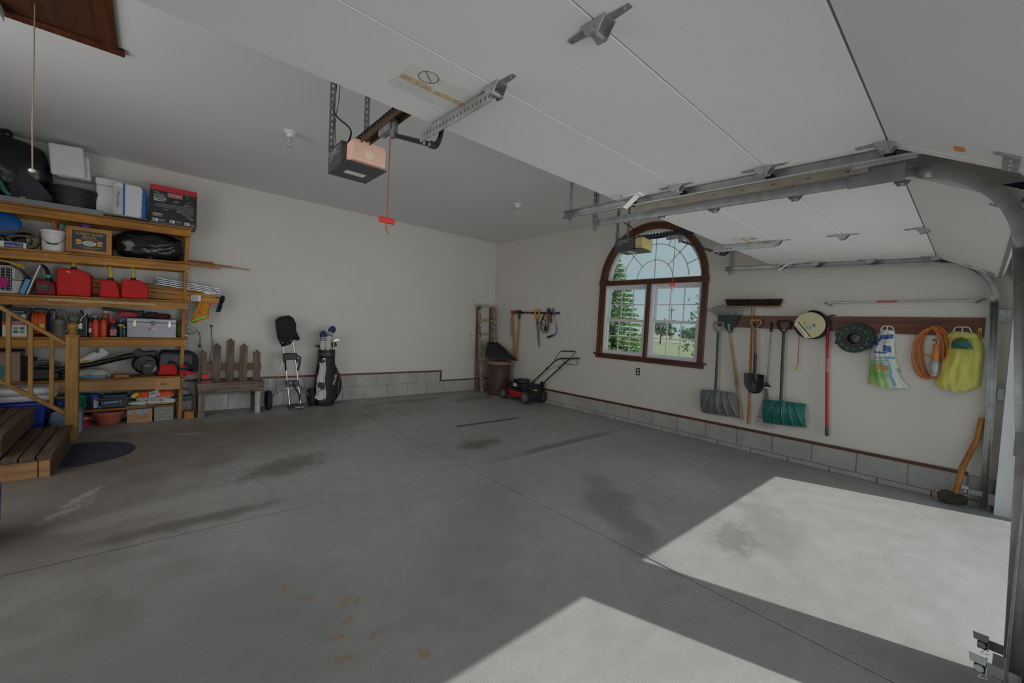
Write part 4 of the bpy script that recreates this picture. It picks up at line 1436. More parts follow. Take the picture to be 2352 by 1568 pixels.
# the right flank of the print is white with a pale green tint
mry = nn.nodes.new('ShaderNodeMapRange')
mry.inputs['From Min'].default_value = -0.02
mry.inputs['From Max'].default_value = -0.07
shear = nn.nodes.new('ShaderNodeMath')
shear.operation = 'MULTIPLY_ADD'
shear.inputs[1].default_value = -0.22
nn.links.new(sx.outputs['Z'], shear.inputs[0])
nn.links.new(sx.outputs['Y'], shear.inputs[2])
nn.links.new(shear.outputs[0], mry.inputs['Value'])
mxb = nn.nodes.new('ShaderNodeMix')
mxb.data_type = 'RGBA'
nn.links.new(mry.outputs['Result'], mxb.inputs['Factor'])
nn.links.new(rg.outputs['Color'], mxb.inputs['A'])
mxb.inputs['B'].default_value = (.60, .66, .56, 1)
nn.links.new(mxb.outputs['Result'], bb.inputs['Base Color'])
bb.inputs['Roughness'].default_value = .35
tm, frm, _o = bag('fertilizer_bag', 'white green and blue printed plastic bag hanging beside the green reel', 'bag',
                  [(1.585, .672, .562), (1.52, .690, .556), (1.44, .722, .556), (1.35, .737, .545), (1.15, .735, .500), (1.008, .735, .420)], None, .055, M_bagw, .61, .010, 4)
hd = MB()


def handle_plate(mb, y0, y1, z0, z1, x):
    w_ = abs(y0 - y1)
    yc = (y0 + y1) / 2
    mb.prism([(y0, z0), (y1, z0), (y1 + .025 * w_ / .11, z0 + .012), (y0 - .01, z0 + .014)], 'yz', x, x + .004)
    zt = z1
    mb.tube([(x + .002, y0 - .004, z0 + .01), (x + .002, y0 - .014, z1 - .012), (x + .002, y0 - .028, z1)], .0055, 6)
    mb.tube([(x + .002, y1 + .004, z0 + .01), (x + .002, y1 + .018, z1 - .012), (x + .002, y1 + .030, z1)], .0055, 6)
    mb.tube([(x + .002, y0 - .028, z1), (x + .002, y1 + .030, z1)], .0055, 6)
    mb.tube([(x + .002, yc, z0 + .01), (x + .002, yc, z1)], .0055, 6)


handle_plate(hd, .676, .566, 1.578, 1.630, WX - .024)
hd.build('carry_handle', M_white, tm)


def patch(parent, name, m, fn, u0, v0, u1, v1, lift=.003, skew=0.0, nu=10, nv=8, curve=0.0):
    def f2(a, b_):
        u = u0 + (u1 - u0) * a + curve * sin(pi * b_)
        p = V(fn(min(.98, max(.02, u)), min(.99, max(.01, v0 + (v1 - v0) * b_ + skew * a))))
        return (p.x - lift, p.y, p.z)
    return MB().grid(f2, nu, nv).build(name, m, parent, smooth=True)


M_bl = mat('bag_blue', (.050, .085, .30), .4, var=.1)
M_sky = mat('bag_sky', (.16, .36, .55), .4, var=.1)
M_orb = mat('bag_orange', (.58, .20, .07), .4, var=.1)
patch(tm, 'blue_panel', M_bl, frm, .16, .09, .92, .17, skew=-.03)
patch(tm, 'blue_panel', M_bl, frm, .12, .16, .30, .27)
patch(tm, 'blue_panel', M_bl, frm, .52, .26, .86, .37, skew=.02)
patch(tm, 'blue_band', M_bl, frm, .16, .385, .70, .41)
patch(tm, 'sky_stripe', M_sky, frm, .62, .46, .98, .50, .004)
patch(tm, 'sky_stripe', M_sky, frm, .64, .46, .72, .98, .004, curve=.06)
patch(tm, 'orange_panel', M_orb, frm, .20, .625, .68, .70, .004)


def text_on(s_, parent, m, fn, uc, vc, h, w, tilt=0.0):
    p = V(fn(uc, vc))
    xd = V((0, -1, tilt))
    text(s_, parent, m, (p.x - .012, p.y, p.z), xd, (0, tilt, 1), w=w, h=h, depth=.0)


text_on('MORPE', tm, M_print, frm, .58, .215, .038, .105, .12)
text_on('OM', tm, mat('bag_teal', (.02, .22, .25), .4), frm, .965, .70, .030, .05, -1.5)
text_on('fertilizer', tm, M_bl, frm, .44, .49, .020, .10, .05)
text_on('watering', tm, M_bl, frm, .46, .54, .018, .09, .03)
text_on('bag', tm, M_bl, frm, .40, .59, .018, .045, .03)
text_on('NO FUSS', tm, M_print, frm, .45, .66, .016, .10, .03)
for k in range(5):
    patch(tm, 'fine_print', mat('bag_print', (.10, .20, .12), .5), frm, .20, .755 + k * .022, .52 + .05 * (k % 3), .760 + k * .022, .004, nv=1)

M_yb = mat('yellow_poly', (.66, .61, .13), .38, var=.14, scale=5, stretch=(1, 2.5, .6))
ty, fy, _o2 = bag('yellow_shopping_bag', 'bright yellow plastic bag holding green string lights at the board end', 'bag',
                  [(1.588, .185, .012), (1.55, .200, -.010), (1.48, .185, -.036), (1.40, .190, -.046), (1.22, .236, -.044), (1.10, .250, -.042), (1.046, .215, .010)], None, .105, M_yb, .10, .014, 9)
hd = MB()
handle_plate(hd, .162, .036, 1.582, 1.640, WX - .030)
hd.build('carry_handle', M_white, ty)
# torn opening, a patch darkened for inside shade, with the string of lights showing
MB().grid(lambda a, b_: (fy(.18 + .62 * a, .1)[0] - .075 - .012 * sin(pi * a), .158 - .140 * a, 1.436 + b_ * (.105 * sin(pi * min(1, a * .9 + .12)) ** .6)), 14, 6).build('opening', mat('bag_inside_shade', (.10, .10, .03), .7, var=.3), ty, smooth=True)
rn = random.Random(11)
M_lights = mat('green_wire', (.012, .15, .13), .45, var=.3, scale=30)
for k in range(12):
    y0 = rn.uniform(.03, .15)
    p = []
    for q in range(5):
        p.append((fy(.5, .1)[0] - .100 - .010 * rn.random() - .02 * sin(pi * q / 4), .150 - .028 * q + rn.uniform(-.01, .01), 1.447 + .012 * (k % 5) + .016 * sin(q + k) + .02 * sin(pi * q / 4)))
    MB().tube(catmull(p, 4), .0036, 5).build('light_string', M_lights, ty)
patch(ty, 'top_flap', M_yb, fy, .04, .02, .96, .10, .012)

# orange trouble light with coiled cord
tl = thing('work_light', 'orange caged work light with looped cord, left of the yellow bag', 'work light', (WX - .05, .27, 1.15))
M_oc = mat('orange_cord', (.62, .19, .030), .5, var=.08)
for k in range(8):
    w_, dy = .075 + .014 * (k % 4), .016 * (k % 3) - .01
    p = [(WX - .018 - .004 * k, .285 + dy + w_ * cos(a) * (1 + .15 * sin(a + k)), 1.395 + .245 * sin(a) - .014 * (k % 3)) for a in [2 * pi * q / 28 for q in range(28)]]
    MB().tube(p, .0052, 6, closed=True).build('cord_loop', M_oc, tl, smooth=True)
MB().tube(catmull([(WX - .05, .262, 1.49), (WX - .05, .258, 1.56), (WX - .05, .29, 1.62), (WX - .04, .34, 1.60), (WX - .04, .395, 1.50), (WX - .04, .38, 1.40), (WX - .045, .32, 1.355), (WX - .045, .25, 1.36)], 6), .0052, 6).build('cord_lead', M_oc, tl, smooth=True)
MB().lathe([(.014, .0), (.022, -.02), (.019, -.06), (.022, -.09), (.028, -.12), (.024, -.165)], (WX - .065, .258, 1.475), 14).build('grip', M_oc, tl, smooth=True)
MB().tube(catmull([(WX - .065, .258, 1.475), (WX - .065, .262, 1.50), (WX - .065, .278, 1.512), (WX - .065, .284, 1.495)], 4), .004, 6).build('hook', M_blackm, tl)
MB().lathe([(.022, 0), (.032, -.02), (.036, -.07), (.034, -.12), (.022, -.15)], (WX - .065, .258, 1.312), 14).build('guard', mat('frosted_guard', (.45, .45, .42), .3, .3, var=.15), tl, smooth=True)
cg = MB()
for k in range(8):
    a = 2 * pi * k / 8
    cg.tube([(WX - .065 + r * cos(a), .258 + r * sin(a), z) for r, z in ((.024, 1.312), (.036, 1.29), (.040, 1.24), (.037, 1.19), (.012, 1.155))], .0018, 4)
for z, r in ((1.29, .036), (1.24, .040), (1.19, .037)):
    cg.tube([(WX - .065 + r * cos(a), .258 + r * sin(a), z) for a in [2 * pi * q / 16 for q in range(16)]], .0018, 4, closed=True)
cg.build('cage', M_galv, tl)

# chrome bar
cb = thing('bracing_bar', 'long grey metal bar with angled rubber feet above the hanging board', 'bar', (WX - .05, .57, 1.85))
MB().tube([(WX - .045, 1.11, 1.873), (WX - .045, .035, 1.892)], .0115, 10).build('tube', M_alu, cb, smooth=True)
MB().tube([(WX - .045, .72, 1.8805), (WX - .045, .56, 1.8832)], .0120, 10).build('red_marking', mat('red_scale', (.45, .12, .11), .5, var=.4, scale=80), cb)
for (y, z, dy, dz_) in ((1.128, 1.858, .036, .018), (.005, 1.884, .030, -.022)):
    MB().bar((WX - .045, y + dy, z + dz_), (WX - .045, y - dy, z - dz_), .05, .010, (0, .3, 1)).build('foot', mat('drab_rubber', (.14, .12, .07), .7, var=.2), cb, bevel=.003)
    MB().bar((WX - .045, y, z), (WX - .045, (y + .57 * .06) / 1.06, z + .010), .018, .010).build('knuckle', M_galv, cb)

# tiny hooks and a brass bracket at the board end
MB()
bk = thing('brass_latch', 'small brass bracket screwed to the right end of the hanging board', 'bracket', (WX - .03, -.012, 1.56))
M_brass = mat('brass', (.38, .24, .07), .4, .8, var=.2)
MB().box(WX - .026, -.022, 1.545, WX - .020, .004, 1.635).build('plate', M_brass, bk)
MB().tube([(WX - .03, -.010, 1.60), (WX - .045, -.010, 1.565), (WX - .045, -.018, 1.545), (WX - .03, -.03, 1.54)], .005, 6).build('hook', M_brass, bk)

# splitting maul in the corner
ml_ = thing('splitting_maul', 'splitting maul with orange wooden handle standing head-down in the corner by the door track', 'maul', (5.62, -0.02, 0))
M_mh = wood('maul_handle', (0.50, 0.22, 0.05), (0.34, 0.13, 0.025), 'z')
MB().tube([(5.555, .045, .10), (5.60, .015, .36), (5.66, -.055, .62), (5.675, -.075, .82)], [.020, .024, .020, .022], 10).build('handle', M_mh, ml_, smooth=True)
hb_ = MB().prism([(.16, .03), (.165, .10), (.10, .125), (-.01, .105), (-.035, .10), (-.035, .03), (.02, .02), (.10, .005)], 'yz', 5.530, 5.582)
hb_.build('head', mat('maul_head', (.060, .045, .030), .6, .4, var=.5, scale=9), ml_, bevel=.012)
MB().box(5.534, .140, .012, 5.578, .172, .11).build('striking_edge', mat('maul_edge', (.30, .24, .13), .6, .3, var=.3), ml_, bevel=.008)


# safety sensors
def sensor(x, y0, z, label, facing):
    t = thing('door_sensor', label, 'sensor', (x, y0, z), 'door safety sensors')
    MB().box(x - .002, y0 - .115, z - .022, x + .002, y0 - .010, z + .018).box(x - .03, y0 - .115, z - .03, x + .002, y0 - .112, z + .03).build('arm', M_galvd, t)
    MB().box(x - .028, y0 - .030, z - .020, x + .010, y0 - .002, z + .016).build('sensor_body', M_black, t, bevel=.003)
    MB().prism([(y0 - .034, z + .016), (y0 + .010, z + .016), (y0 + .014, z + .046), (y0 - .030, z + .046)], 'yz', x - .032, x - .029).box(x - .032, y0 - .034, z - .022, x + .012, y0 - .031, z + .03).build('bracket', M_galv, t)
    MB().lathe([(.013, -.033), (.013, -.028)], (x, y0 - .014, z - .002), 14, 'x').build('sensor_lens', mat('sensor_lens_grey', (.30, .32, .33), .25), t)
    MB().tube(catmull([(x, y0 - .02, z), (x + .01, y0 - .03, z - .03), (x, y0 - .015, z - .05), (x, y0 - .04, z - .045)], 4), .0015, 4).build('lead', M_white, t)


sensor(2.405, -.068, .230, 'nearest door sensor on a metal arm, lowest at the right photo edge', 1)
sensor(2.770, -.082, .150, 'door sensor with blue wire nut, just above the nearest one at the right photo edge', 1)
sensor(5.575, -.000, .155, 'door sensor on a white arm in front of the maul handle', -1)

# ------------------------------------------------------------------ tool rail in the far corner
tr = thing('tool_rail', 'black and red slotted tool rail near the far corner', 'tool rail', (WX - .02, 5.85, 1.70))
MB().box(WX - .025, 5.78, 1.690, WX, 6.54, 1.728).build('rail', M_black, tr, bevel=.003)
MB().box(WX - .025, 5.165, 1.690, WX, 5.755, 1.728).build('rail', M_black, tr, bevel=.003)
M_clip = mat('red_clip', (.50, .045, .020), .45)
for y in (6.47, 6.33, 6.30, 6.06, 5.94, 5.44, 5.26):
    MB().prism([(y - .03, 1.690), (y + .015, 1.690), (y + .035, 1.728), (y - .010, 1.728)], 'yz', WX - .034, WX - .024).build('clip', M_clip, tr)
og = thing('orange_grip_tool', 'long wooden tool with orange D-grip, left end of the tool rail', 'garden tool', (WX - .05, 6.38, .81))
MB().tube([(WX - .05, 6.438, 1.64), (WX - .05, 6.330, .81)], [.017, .018], 10).build('handle', M_handleo, og, smooth=True)
M_og = mat('orange_grip', (.66, .075, .022), .45)
MB().tube(catmull([(WX - .05, 6.432, 1.60), (WX - .05, 6.436, 1.655), (WX - .05, 6.478, 1.70), (WX - .05, 6.490, 1.735), (WX - .05, 6.44, 1.742), (WX - .05, 6.39, 1.735), (WX - .05, 6.398, 1.70), (WX - .05, 6.436, 1.655)], 5), .013, 8).build('grip', M_og, og, smooth=True)
mt_ = thing('sledge_hammer', 'long wooden-handled sledge with black head hung on the tool rail', 'hammer', (WX - .05, 6.23, .73))
MB().tube([(WX - .05, 6.236, 1.60), (WX - .05, 6.252, .735)], [.016, .019], 10).build('handle', M_handleo, mt_, smooth=True)
MB().tube([(WX - .05, 6.236, 1.70), (WX - .05, 6.236, 1.66), (WX - .05, 6.234, 1.575)], [.036, .028, .018], 10).build('collar', M_black, mt_, smooth=True)
MB().cbox((WX - .06, 6.238, 1.722), .11, .062, .062).build('head', M_black, mt_, bevel=.012)
ch = thing('thin_chain', 'thin chain hanging left of the orange-gripped tool', 'chain', (WX - .02, 6.50, 1.22))
MB().tube(catmull([(WX - .02, 6.49, 1.69), (WX - .02, 6.515, 1.52), (WX - .02, 6.53, 1.36), (WX - .02, 6.48, 1.20), (WX - .02, 6.475, 1.30), (WX - .02, 6.49, 1.50), (WX - .02, 6.485, 1.68)], 6), .004, 5).build('chain_links', M_wire, ch)
sw = thing('hand_saw', 'hand saw with yellow handle hanging blade-down from the tool rail', 'saw', (WX - .04, 5.67, 1.04))
MB().prism([(5.765, 1.61), (5.700, 1.60), (5.615, 1.045), (5.640, 1.035), (5.70, 1.30)], 'yz', WX - .036, WX - .033).build('blade', mat('saw_steel', (.24, .225, .19), .4, .7, var=.2), sw)
text('STANLEY', sw, M_printk, (WX - .0365, 5.672, 1.32), (0, -.09, -.6), (0, -.6, .09), h=.018)
M_sawh = mat('saw_yellow', (.58, .30, .025), .5)
ho = MB()
ho.tube(catmull([(WX - .035, 5.755, 1.615), (WX - .035, 5.785, 1.68), (WX - .035, 5.775, 1.755), (WX - .035, 5.735, 1.735), (WX - .035, 5.690, 1.775), (WX - .035, 5.672, 1.73), (WX - .035, 5.685, 1.66), (WX - .035, 5.705, 1.61), (WX - .035, 5.755, 1.615)], 5), .017, 8)
ho.bar((WX - .035, 5.76, 1.66), (WX - .035, 5.70, 1.62), .026, .05, (0, 0, 1)).bar((WX - .035, 5.77, 1.745), (WX - .035, 5.68, 1.75), .026, .035, (0, 0, 1))
ho.build('handle', M_sawh, sw, smooth=True)
cbs = thing('jumper_cables', 'looped black and green cables with red clamps on the tool rail', 'cables', (WX - .05, 5.45, 1.32))
M_jk = mat('dark_green_cable', (.012, .022, .018), .5)
for k, (ya, yb_, zb_) in enumerate(((5.56, 5.40, 1.55), (5.57, 5.40, 1.44), (5.58, 5.41, 1.36), (5.59, 5.42, 1.325))):
    MB().tube(catmull([(WX - .04, 5.52, 1.695), (WX - .045, ya, 1.58), (WX - .045, ya + .01, zb_ + .07), (WX - .045, (ya + yb_) / 2, zb_), (WX - .045, yb_, zb_ + .05), (WX - .045, 5.40, 1.66)], 5), .0065, 6).build('cable_loop', M_jk, cbs, smooth=True)
MB().tube(catmull([(WX - .045, 5.44, 1.66), (WX - .05, 5.435, 1.76), (WX - .05, 5.405, 1.785), (WX - .05, 5.375, 1.74), (WX - .05, 5.35, 1.66), (WX - .05, 5.330, 1.52)], 5), .016, 7).build('cable_bundle', mat('green_bundle', (.010, .038, .026), .5, var=.3), cbs, smooth=True)
MB().tube(catmull([(WX - .045, 5.70, 1.53), (WX - .045, 5.64, 1.50), (WX - .045, 5.57, 1.60), (WX - .045, 5.53, 1.69)], 5), .006, 6).build('cable_loop', M_jk, cbs, smooth=True)
for (y0, z0, y1, z1, m_) in ((5.425, 1.70, 5.432, 1.58, M_clip), (5.45, 1.53, 5.465, 1.46, M_clip), (5.468, 1.46, 5.475, 1.35, M_black), (5.41, 1.45, 5.415, 1.345, M_black)):
    MB().tube([(WX - .06, y0, z0), (WX - .06, (y0 + y1) / 2, (z0 + z1) / 2), (WX - .06, y1, z1)], [.017, .020, .011], 8).build('clamp', m_, cbs, smooth=True)
bs_ = thing('bow_saw', 'blue curved bow saw at the right end of the tool rail', 'saw', (WX - .04, 5.28, 1.25))
M_blu = mat('saw_blue', (.035, .085, .34), .4, var=.1)
M_blud = mat('saw_navy', (.015, .020, .050), .45)
MB().tube([(WX - .04, 5.312, 1.80), (WX - .04, 5.300, 1.745), (WX - .04, 5.272, 1.66)], [.010, .020, .012], 8).build('top_grip', M_blu, bs_, smooth=True)
MB().tube(catmull([(WX - .04, 5.272, 1.66), (WX - .04, 5.235, 1.57), (WX - .04, 5.215, 1.48)], 4), .006, 6).build('thin_rod', M_galv, bs_)
MB().tube(catmull([(WX - .04, 5.215, 1.49), (WX - .04, 5.188, 1.40), (WX - .04, 5.200, 1.33), (WX - .04, 5.255, 1.295)], 5), .010, 8).build('bow', M_blu, bs_, smooth=True)
MB().tube([(WX - .04, 5.25, 1.297), (WX - .04, 5.32, 1.272), (WX - .04, 5.415, 1.245)], [.013, .019, .020], 8).build('hand_grip', M_blud, bs_, smooth=True)
# ------------------------------------------------------------------ storage shelving on the back wall
M_pine = wood('shelf_pine', (0.55, 0.240, 0.014), (0.33, 0.118, 0.006), 'x', rough=.5, knots=.12)
M_pined = wood('shelf_board_pine', (0.44, 0.195, 0.020), (0.25, 0.095, 0.008), 'x', rough=.55, knots=.1)
M_pinez = wood('post_pine', (0.50, 0.220, 0.014), (0.33, 0.120, 0.007), 'z', rough=.5, knots=.1)
SY0, SY1 = 6.746, 7.118
SXL = -1.72
LEV = {1: (2.455, .011), 2: (2.010, .036), 3: (1.520, .030), 4: (1.050, .016), 5: (0.562, .012)}


def LZ(k, x):
    return LEV[k][0] + LEV[k][1] * x


sh = thing('storage_shelf', 'five-level pine storage shelf full of goods along the back wall', 'shelf', (-0.6, 6.93, 0))
ends = {1: .395, 2: .383, 3: .380, 4: .372, 5: .362}
for k in (1, 2, 3, 4, 5):
    xe = ends[k]

    def slope(mb, k=k):
        for p in mb.v:
            p.z += LZ(k, p.x)
        return mb
    for (y0, y1) in ((SY0 - .012, SY0 + .172), (SY0 + .178, SY1 - .004)):
        slope(MB().box(SXL, y0, -.022, xe, y1, 0)).build('shelf_board', M_pined, sh, bevel=.003, seg=1)
    slope(MB().box(SXL, SY0, -.112, xe - .014, SY0 + .036, -.024)).build('front_rail', M_pine, sh, bevel=.003, seg=1)
    slope(MB().box(SXL, SY1 - .04, -.112, xe - .014, SY1, -.024)).build('back_rail', M_pined, sh, bevel=.003, seg=1)
    slope(MB().box(xe - .11, SY0 + .036, -.105, xe - .075, SY1 - .04, -.026)).build('side_cleat', M_pined, sh)
    sc = MB()
    for sx in (xe - .035, -.40, -.86):
        for dz_ in (-.050, -.085):
            sc.lathe([(.0045, -.0015), (.0045, 0)], (sx, SY0, LZ(k, sx) + dz_), 6, 'y')
    o = sc.build('screws', M_galv, sh)
    o['kind'] = 'stuff'
for px in (0, -1.62):
    for (y0, y1) in ((SY0 + .037, SY0 + .075), (SY1 - .08, SY1 - .042)):
        MB().bar((px + .305, (y0 + y1) / 2, 0), (px + .345, (y0 + y1) / 2, 2.34), .040, y1 - y0, (0, 1, 0)).build('post', M_pinez, sh, bevel=.003, seg=1)
hk = MB().tube(catmull([(.342, SY0 - .004, 1.945), (.342, SY0 - .016, 1.93), (.342, SY0 - .016, 1.90), (.355, SY0 - .014, 1.895), (.352, SY0 - .012, 1.925)], 4), .004, 6)
hk.build('metal_hook', M_galv, sh)

M_bagblk = mat('black_poly_bag', (0.010, 0.010, 0.011), .20, var=.3, scale=5, bump=.9, bscale=11)
M_grcloth = mat('charcoal_cloth', (0.040, 0.042, 0.050), .85, var=.15, scale=12, bump=.2)
M_foam = mat('white_foam', (.70, .70, .69), .6, var=.04)


def blob(mb, c, r, seed, nu=60, nv=36, amp=.10, power=2.6, flat=None):
    rr = random.Random(seed)
    w = [(V((rr.uniform(-1, 1), rr.uniform(-1, 1), rr.uniform(-1, 1))).normalized() * rr.uniform(3, 9), rr.uniform(0, 6.28)) for _ in range(9)]
    c = V(c)

    def f_(u, v):
        t_, a = pi * (.001 + .998 * v), 2 * pi * u
        d = V((sin(t_) * cos(a), sin(t_) * sin(a), cos(t_)))
        n_ = sum(abs(sin(d.dot(k) + ph)) for k, ph in w) / 9 - .62
        n_ += .55 * (sum(abs(sin(d.dot(k) * 2.6 + 3 * ph + 2 * sin(d.dot(k)))) for k, ph in w[:5]) / 5 - .62)
        q = (abs(d.x) ** power + abs(d.y) ** power + abs(d.z) ** power) ** (-1 / power)
        p = V((d.x * r[0], d.y * r[1], d.z * r[2])) * q * (1 + amp * n_ * 2)
        p += c
        if flat is not None and p.z < flat:
            p.z = flat
        return p
    return mb.grid(f_, nu, nv)


# --- level 1 and the wire rack on it
wz = LZ(1, -.9) + .028
wk = thing('wire_rack', 'flat wire rack lying on the top shelf under the black bag', 'rack', (-.9, 6.93, wz))
m = MB()
for k in range(8):
    m.tube([(SXL, SY0 - .008 + k * .050, wz - .012 + .010), (-.035, SY0 - .008 + k * .050, wz - .002 + .010)], .0035, 5)
m.build('long_wires', M_galvd, wk)
m = MB()
for k in range(84):
    x = SXL + .01 + k * .02
    m.tube([(x, SY0 - .008, wz - .010 + .0055 * (x + 1.7)), (x, SY0 + .34, wz - .010 + .0055 * (x + 1.7))], .0022, 4)
o = m.build('cross_wires', M_galvd, wk)
o['kind'] = 'stuff'
MB().box(SXL, SY0 - .014, LZ(1, -1.2) + .0015, -.42, SY0 - .006, LZ(1, -1) + .055).build('front_lip', mat('grey_lip', (.20, .21, .22), .5), wk)
T1 = wz + .012
b = tag(blob(MB(), (-1.24, 6.93, 2.84), (.385, .165, .31), 3, amp=.09, flat=T1).ell((-1.165, 6.92, 3.175), .045, .045, .05).ell((-1.22, 6.92, 3.16), .06, .05, .05).build('trash_bag', M_bagblk, smooth=True),
        'bulging black trash bag at the left end of the top shelf', 'bag')
# charcoal cloth bag slumped in front
b = tag(MB().grid(lambda u, v: ((-1.155 + .33 * u) + .05 * sin(v * 5 + u * 3) * (1 - v), SY0 + .01 + .05 * (1 - sin(pi * u)) + .03 * sin(u * 13) * .3,
                                T1 + max(0, (.33 * (1 - .55 * abs(u - .38) / .62 - .30 * max(0, u - .5))) * v + .012 * sin(u * 14 + v * 4) * v)), 26, 18)
        .grid(lambda u, v: (-1.155 + .33 * u, SY0 + .07 + .03 * v, T1 + (.33 * (1 - .55 * abs(u - .38) / .62 - .30 * max(0, u - .5))) * (1 - v)), 26, 6).build('cloth_bag', M_grcloth, smooth=True, solid=.006),
        'slumped charcoal cloth bag in front of the black trash bag, under the cord knob', 'bag')
tag(MB().tube(catmull([(-1.24, SY0 + .01, T1 + .28), (-1.19, SY0 + .0, T1 + .17), (-1.15, SY0 - .005, T1 + .07), (-1.11, SY0, T1 + .025)], 5), .020, 8).build('green_hose', mat('hose_green', (.02, .15, .11), .5), smooth=True),
    'short green hose end at the far left of the top shelf', 'hose')
tag(MB().box(-1.045, SY0 - .002, T1, -1.005, SY0 + .03, T1 + .035).build('wood_offcut', M_handle, bevel=.003), 'tiny wood offcut before the charcoal bag on the top shelf', 'wood')
# black oval tub
tb = thing('oval_tub', 'black oval rubber tub on the top shelf', 'tub', (-.68, 6.92, T1))
prof = []
for s_, z in ((.80, 0), (.84, .06), (.87, .06), (.92, .15), (.95, .15), (.975, .195), (1.0, .195), (1.0, .235), (.95, .235), (.90, .12), (.82, .03)):
    prof.append((s_, z))
m = MB().lathe(prof, (0, 0, 0), 40)
m.v = [V((-.675 + p.x * .198, 6.925 + p.y * .165, T1 + p.z)) for p in m.v]
m.build('tub_body', mat('black_rubber_tub', (.014, .014, .014), .55, var=.2), tb, smooth=True)
# white foam box lying on its side over the tub
fb = thing('foam_box', 'white foam box tipped on its side upon the black oval tub', 'box', (-.70, 6.93, 2.80))
m = MB(Matrix.Translation((-.715, 6.93, 2.995)) @ Matrix.Rotation(rad(-4), 4, 'Y'))
m.box(-.135, -.13, -.165, .135, -.085, .175)
m.build('lid', M_foam, fb, bevel=.022, seg=3)
m = MB(Matrix.Translation((-.695, 6.94, 2.985)) @ Matrix.Rotation(rad(-4), 4, 'Y'))
m.box(-.115, -.085, -.155, .150, .12, .105)
m.build('body', M_foam, fb, bevel=.010)
m = MB(Matrix.Translation((-.715, 6.93, 2.995)) @ Matrix.Rotation(rad(-4), 4, 'Y'))
for (x0, z0, x1, z1) in ((-.03, -.030, .100, -.026), (-.03, .038, .100, .042), (.096, -.030, .100, .042)):
    m.box(x0, -.1312, z0, x1, -.129, z1)
m.build('embossed_line', mat('foam_shadow', (.55, .55, .54), .7), fb)
f2 = thing('foam_chest', 'plain white foam chest between the oval tub and the blue-striped cooler', 'box', (-.40, 6.96, T1))
MB().box(-.495, 6.90, T1, -.215, 7.10, T1 + .34).build('body', M_foam, f2, bevel=.012)
MB().box(-.500, 6.89, T1 + .342, -.210, 7.105, T1 + .425).build('lid', M_foam, f2, bevel=.015)
# cooler
ck = thing('drink_cooler', 'small white cooler with blue stripes and blue end, on the top shelf', 'cooler', (-.2, 6.87, T1))
M_clw = mat('cooler_white', (.68, .69, .70), .35, var=.03)
M_clb = mat('cooler_blue', (.010, .13, .46), .35, var=.06)
MB().prism([(-.345, T1), (-.095, T1), (-.085, T1 + .36), (-.12, T1 + .385), (-.32, T1 + .39), (-.350, T1 + .35)], 'xz', 6.78, 7.05).build('body', M_clw, ck, bevel=.02, seg=3)
MB().prism([(-.098, T1), (-.060, T1), (-.052, T1 + .27), (-.068, T1 + .35), (-.092, T1 + .378)], 'xz', 6.785, 7.045).build('blue_end', M_clb, ck, bevel=.012)
MB().box(-.262, 6.7765, T1 + .012, -.243, 6.782, T1 + .383).build('blue_stripe', M_clb, ck)
MB().box(-.346, 6.779, T1 + .01, -.264, 6.7815, T1 + .33).build('grey_panel', mat('cooler_grey', (.50, .50, .50), .4), ck)
text('Playmate', ck, mat('cooler_text', (.02, .08, .30), .4), (-.305, 6.7775, T1 + .185), (0, 0, -1), (1, 0, 0), w=.175, h=.034)
# boxed leaf blower
bx = thing('blower_carton', 'black and red carton picturing a leaf blower, at the right end of the top shelf', 'box', (.2, 6.88, 2.49))
z0 = LZ(1, .2) + .002
M_cbk = mat('carton_black', (.012, .013, .013), .45, var=.1)
M_crd = mat('carton_red', (.50, .018, .030), .45, var=.06)
X0_, X1_, YF_ = -.022, .432, 6.765
MB().box(X0_, YF_, z0, X1_, 7.08, z0 + .465).build('carton', M_cbk, bx, bevel=.003, seg=1)
MB().box(X0_ - .001, YF_ - .0015, z0 + .405, X1_ + .001, 7.081, z0 + .468).build('red_band', M_crd, bx)
MB().box(X0_ - .0005, YF_ - .001, z0 + .0, X1_ + .0005, YF_, z0 + .026).build('grey_band', mat('carton_grey', (.07, .08, .10), .5), bx)


def ct(s_, x, z, w=None, h=None, m_=None, al='LEFT', lift=.0025):
    text(s_, bx, m_ or M_print, (x, YF_ - lift, z0 + z), (1, 0, 0), (0, 0, 1), w=w, h=h, align=al)


MB().box(.143, YF_ - .002, z0 + .345, .283, YF_, z0 + .392).build('brand_plate', M_print, bx)
MB().box(.147, YF_ - .003, z0 + .349, .279, YF_ - .001, z0 + .388).build('brand_field', M_crd, bx)
ct('CRAFTSMAN', .153, .3685, w=.120, h=.022, lift=.004)
ct('HANDHELD', .012, .352, w=.10, h=.022)
ct('BLOWER/VAC', .012, .324, w=.118, h=.022)
M_pgr = mat('print_grey', (.28, .28, .28), .6)
for i, (x, z, w_) in enumerate(((.012, .302, .12), (.012, .282, .105), (.012, .380, .05), (.005, .120, .095), (.005, .105, .085), (.005, .094, .085), (.20, .305, .055), (.20, .29, .04), (.325, .318, .045), (.10, .185, .05), (.232, .19, .04), (.232, .175, .04),
                                (.23, .06, .055), (.23, .046, .05), (.065, .055, .06), (.065, .042, .055), (.37, .045, .05), (.37, .032, .045), (.36, .12, .045), (.36, .108, .04))):
    MB().box(x, YF_ - .002, z0 + z - .004, x + w_, YF_, z0 + z + (.003 if i > 3 else .005)).build('print_line', M_print if i in (0, 1, 3) else M_pgr, bx)
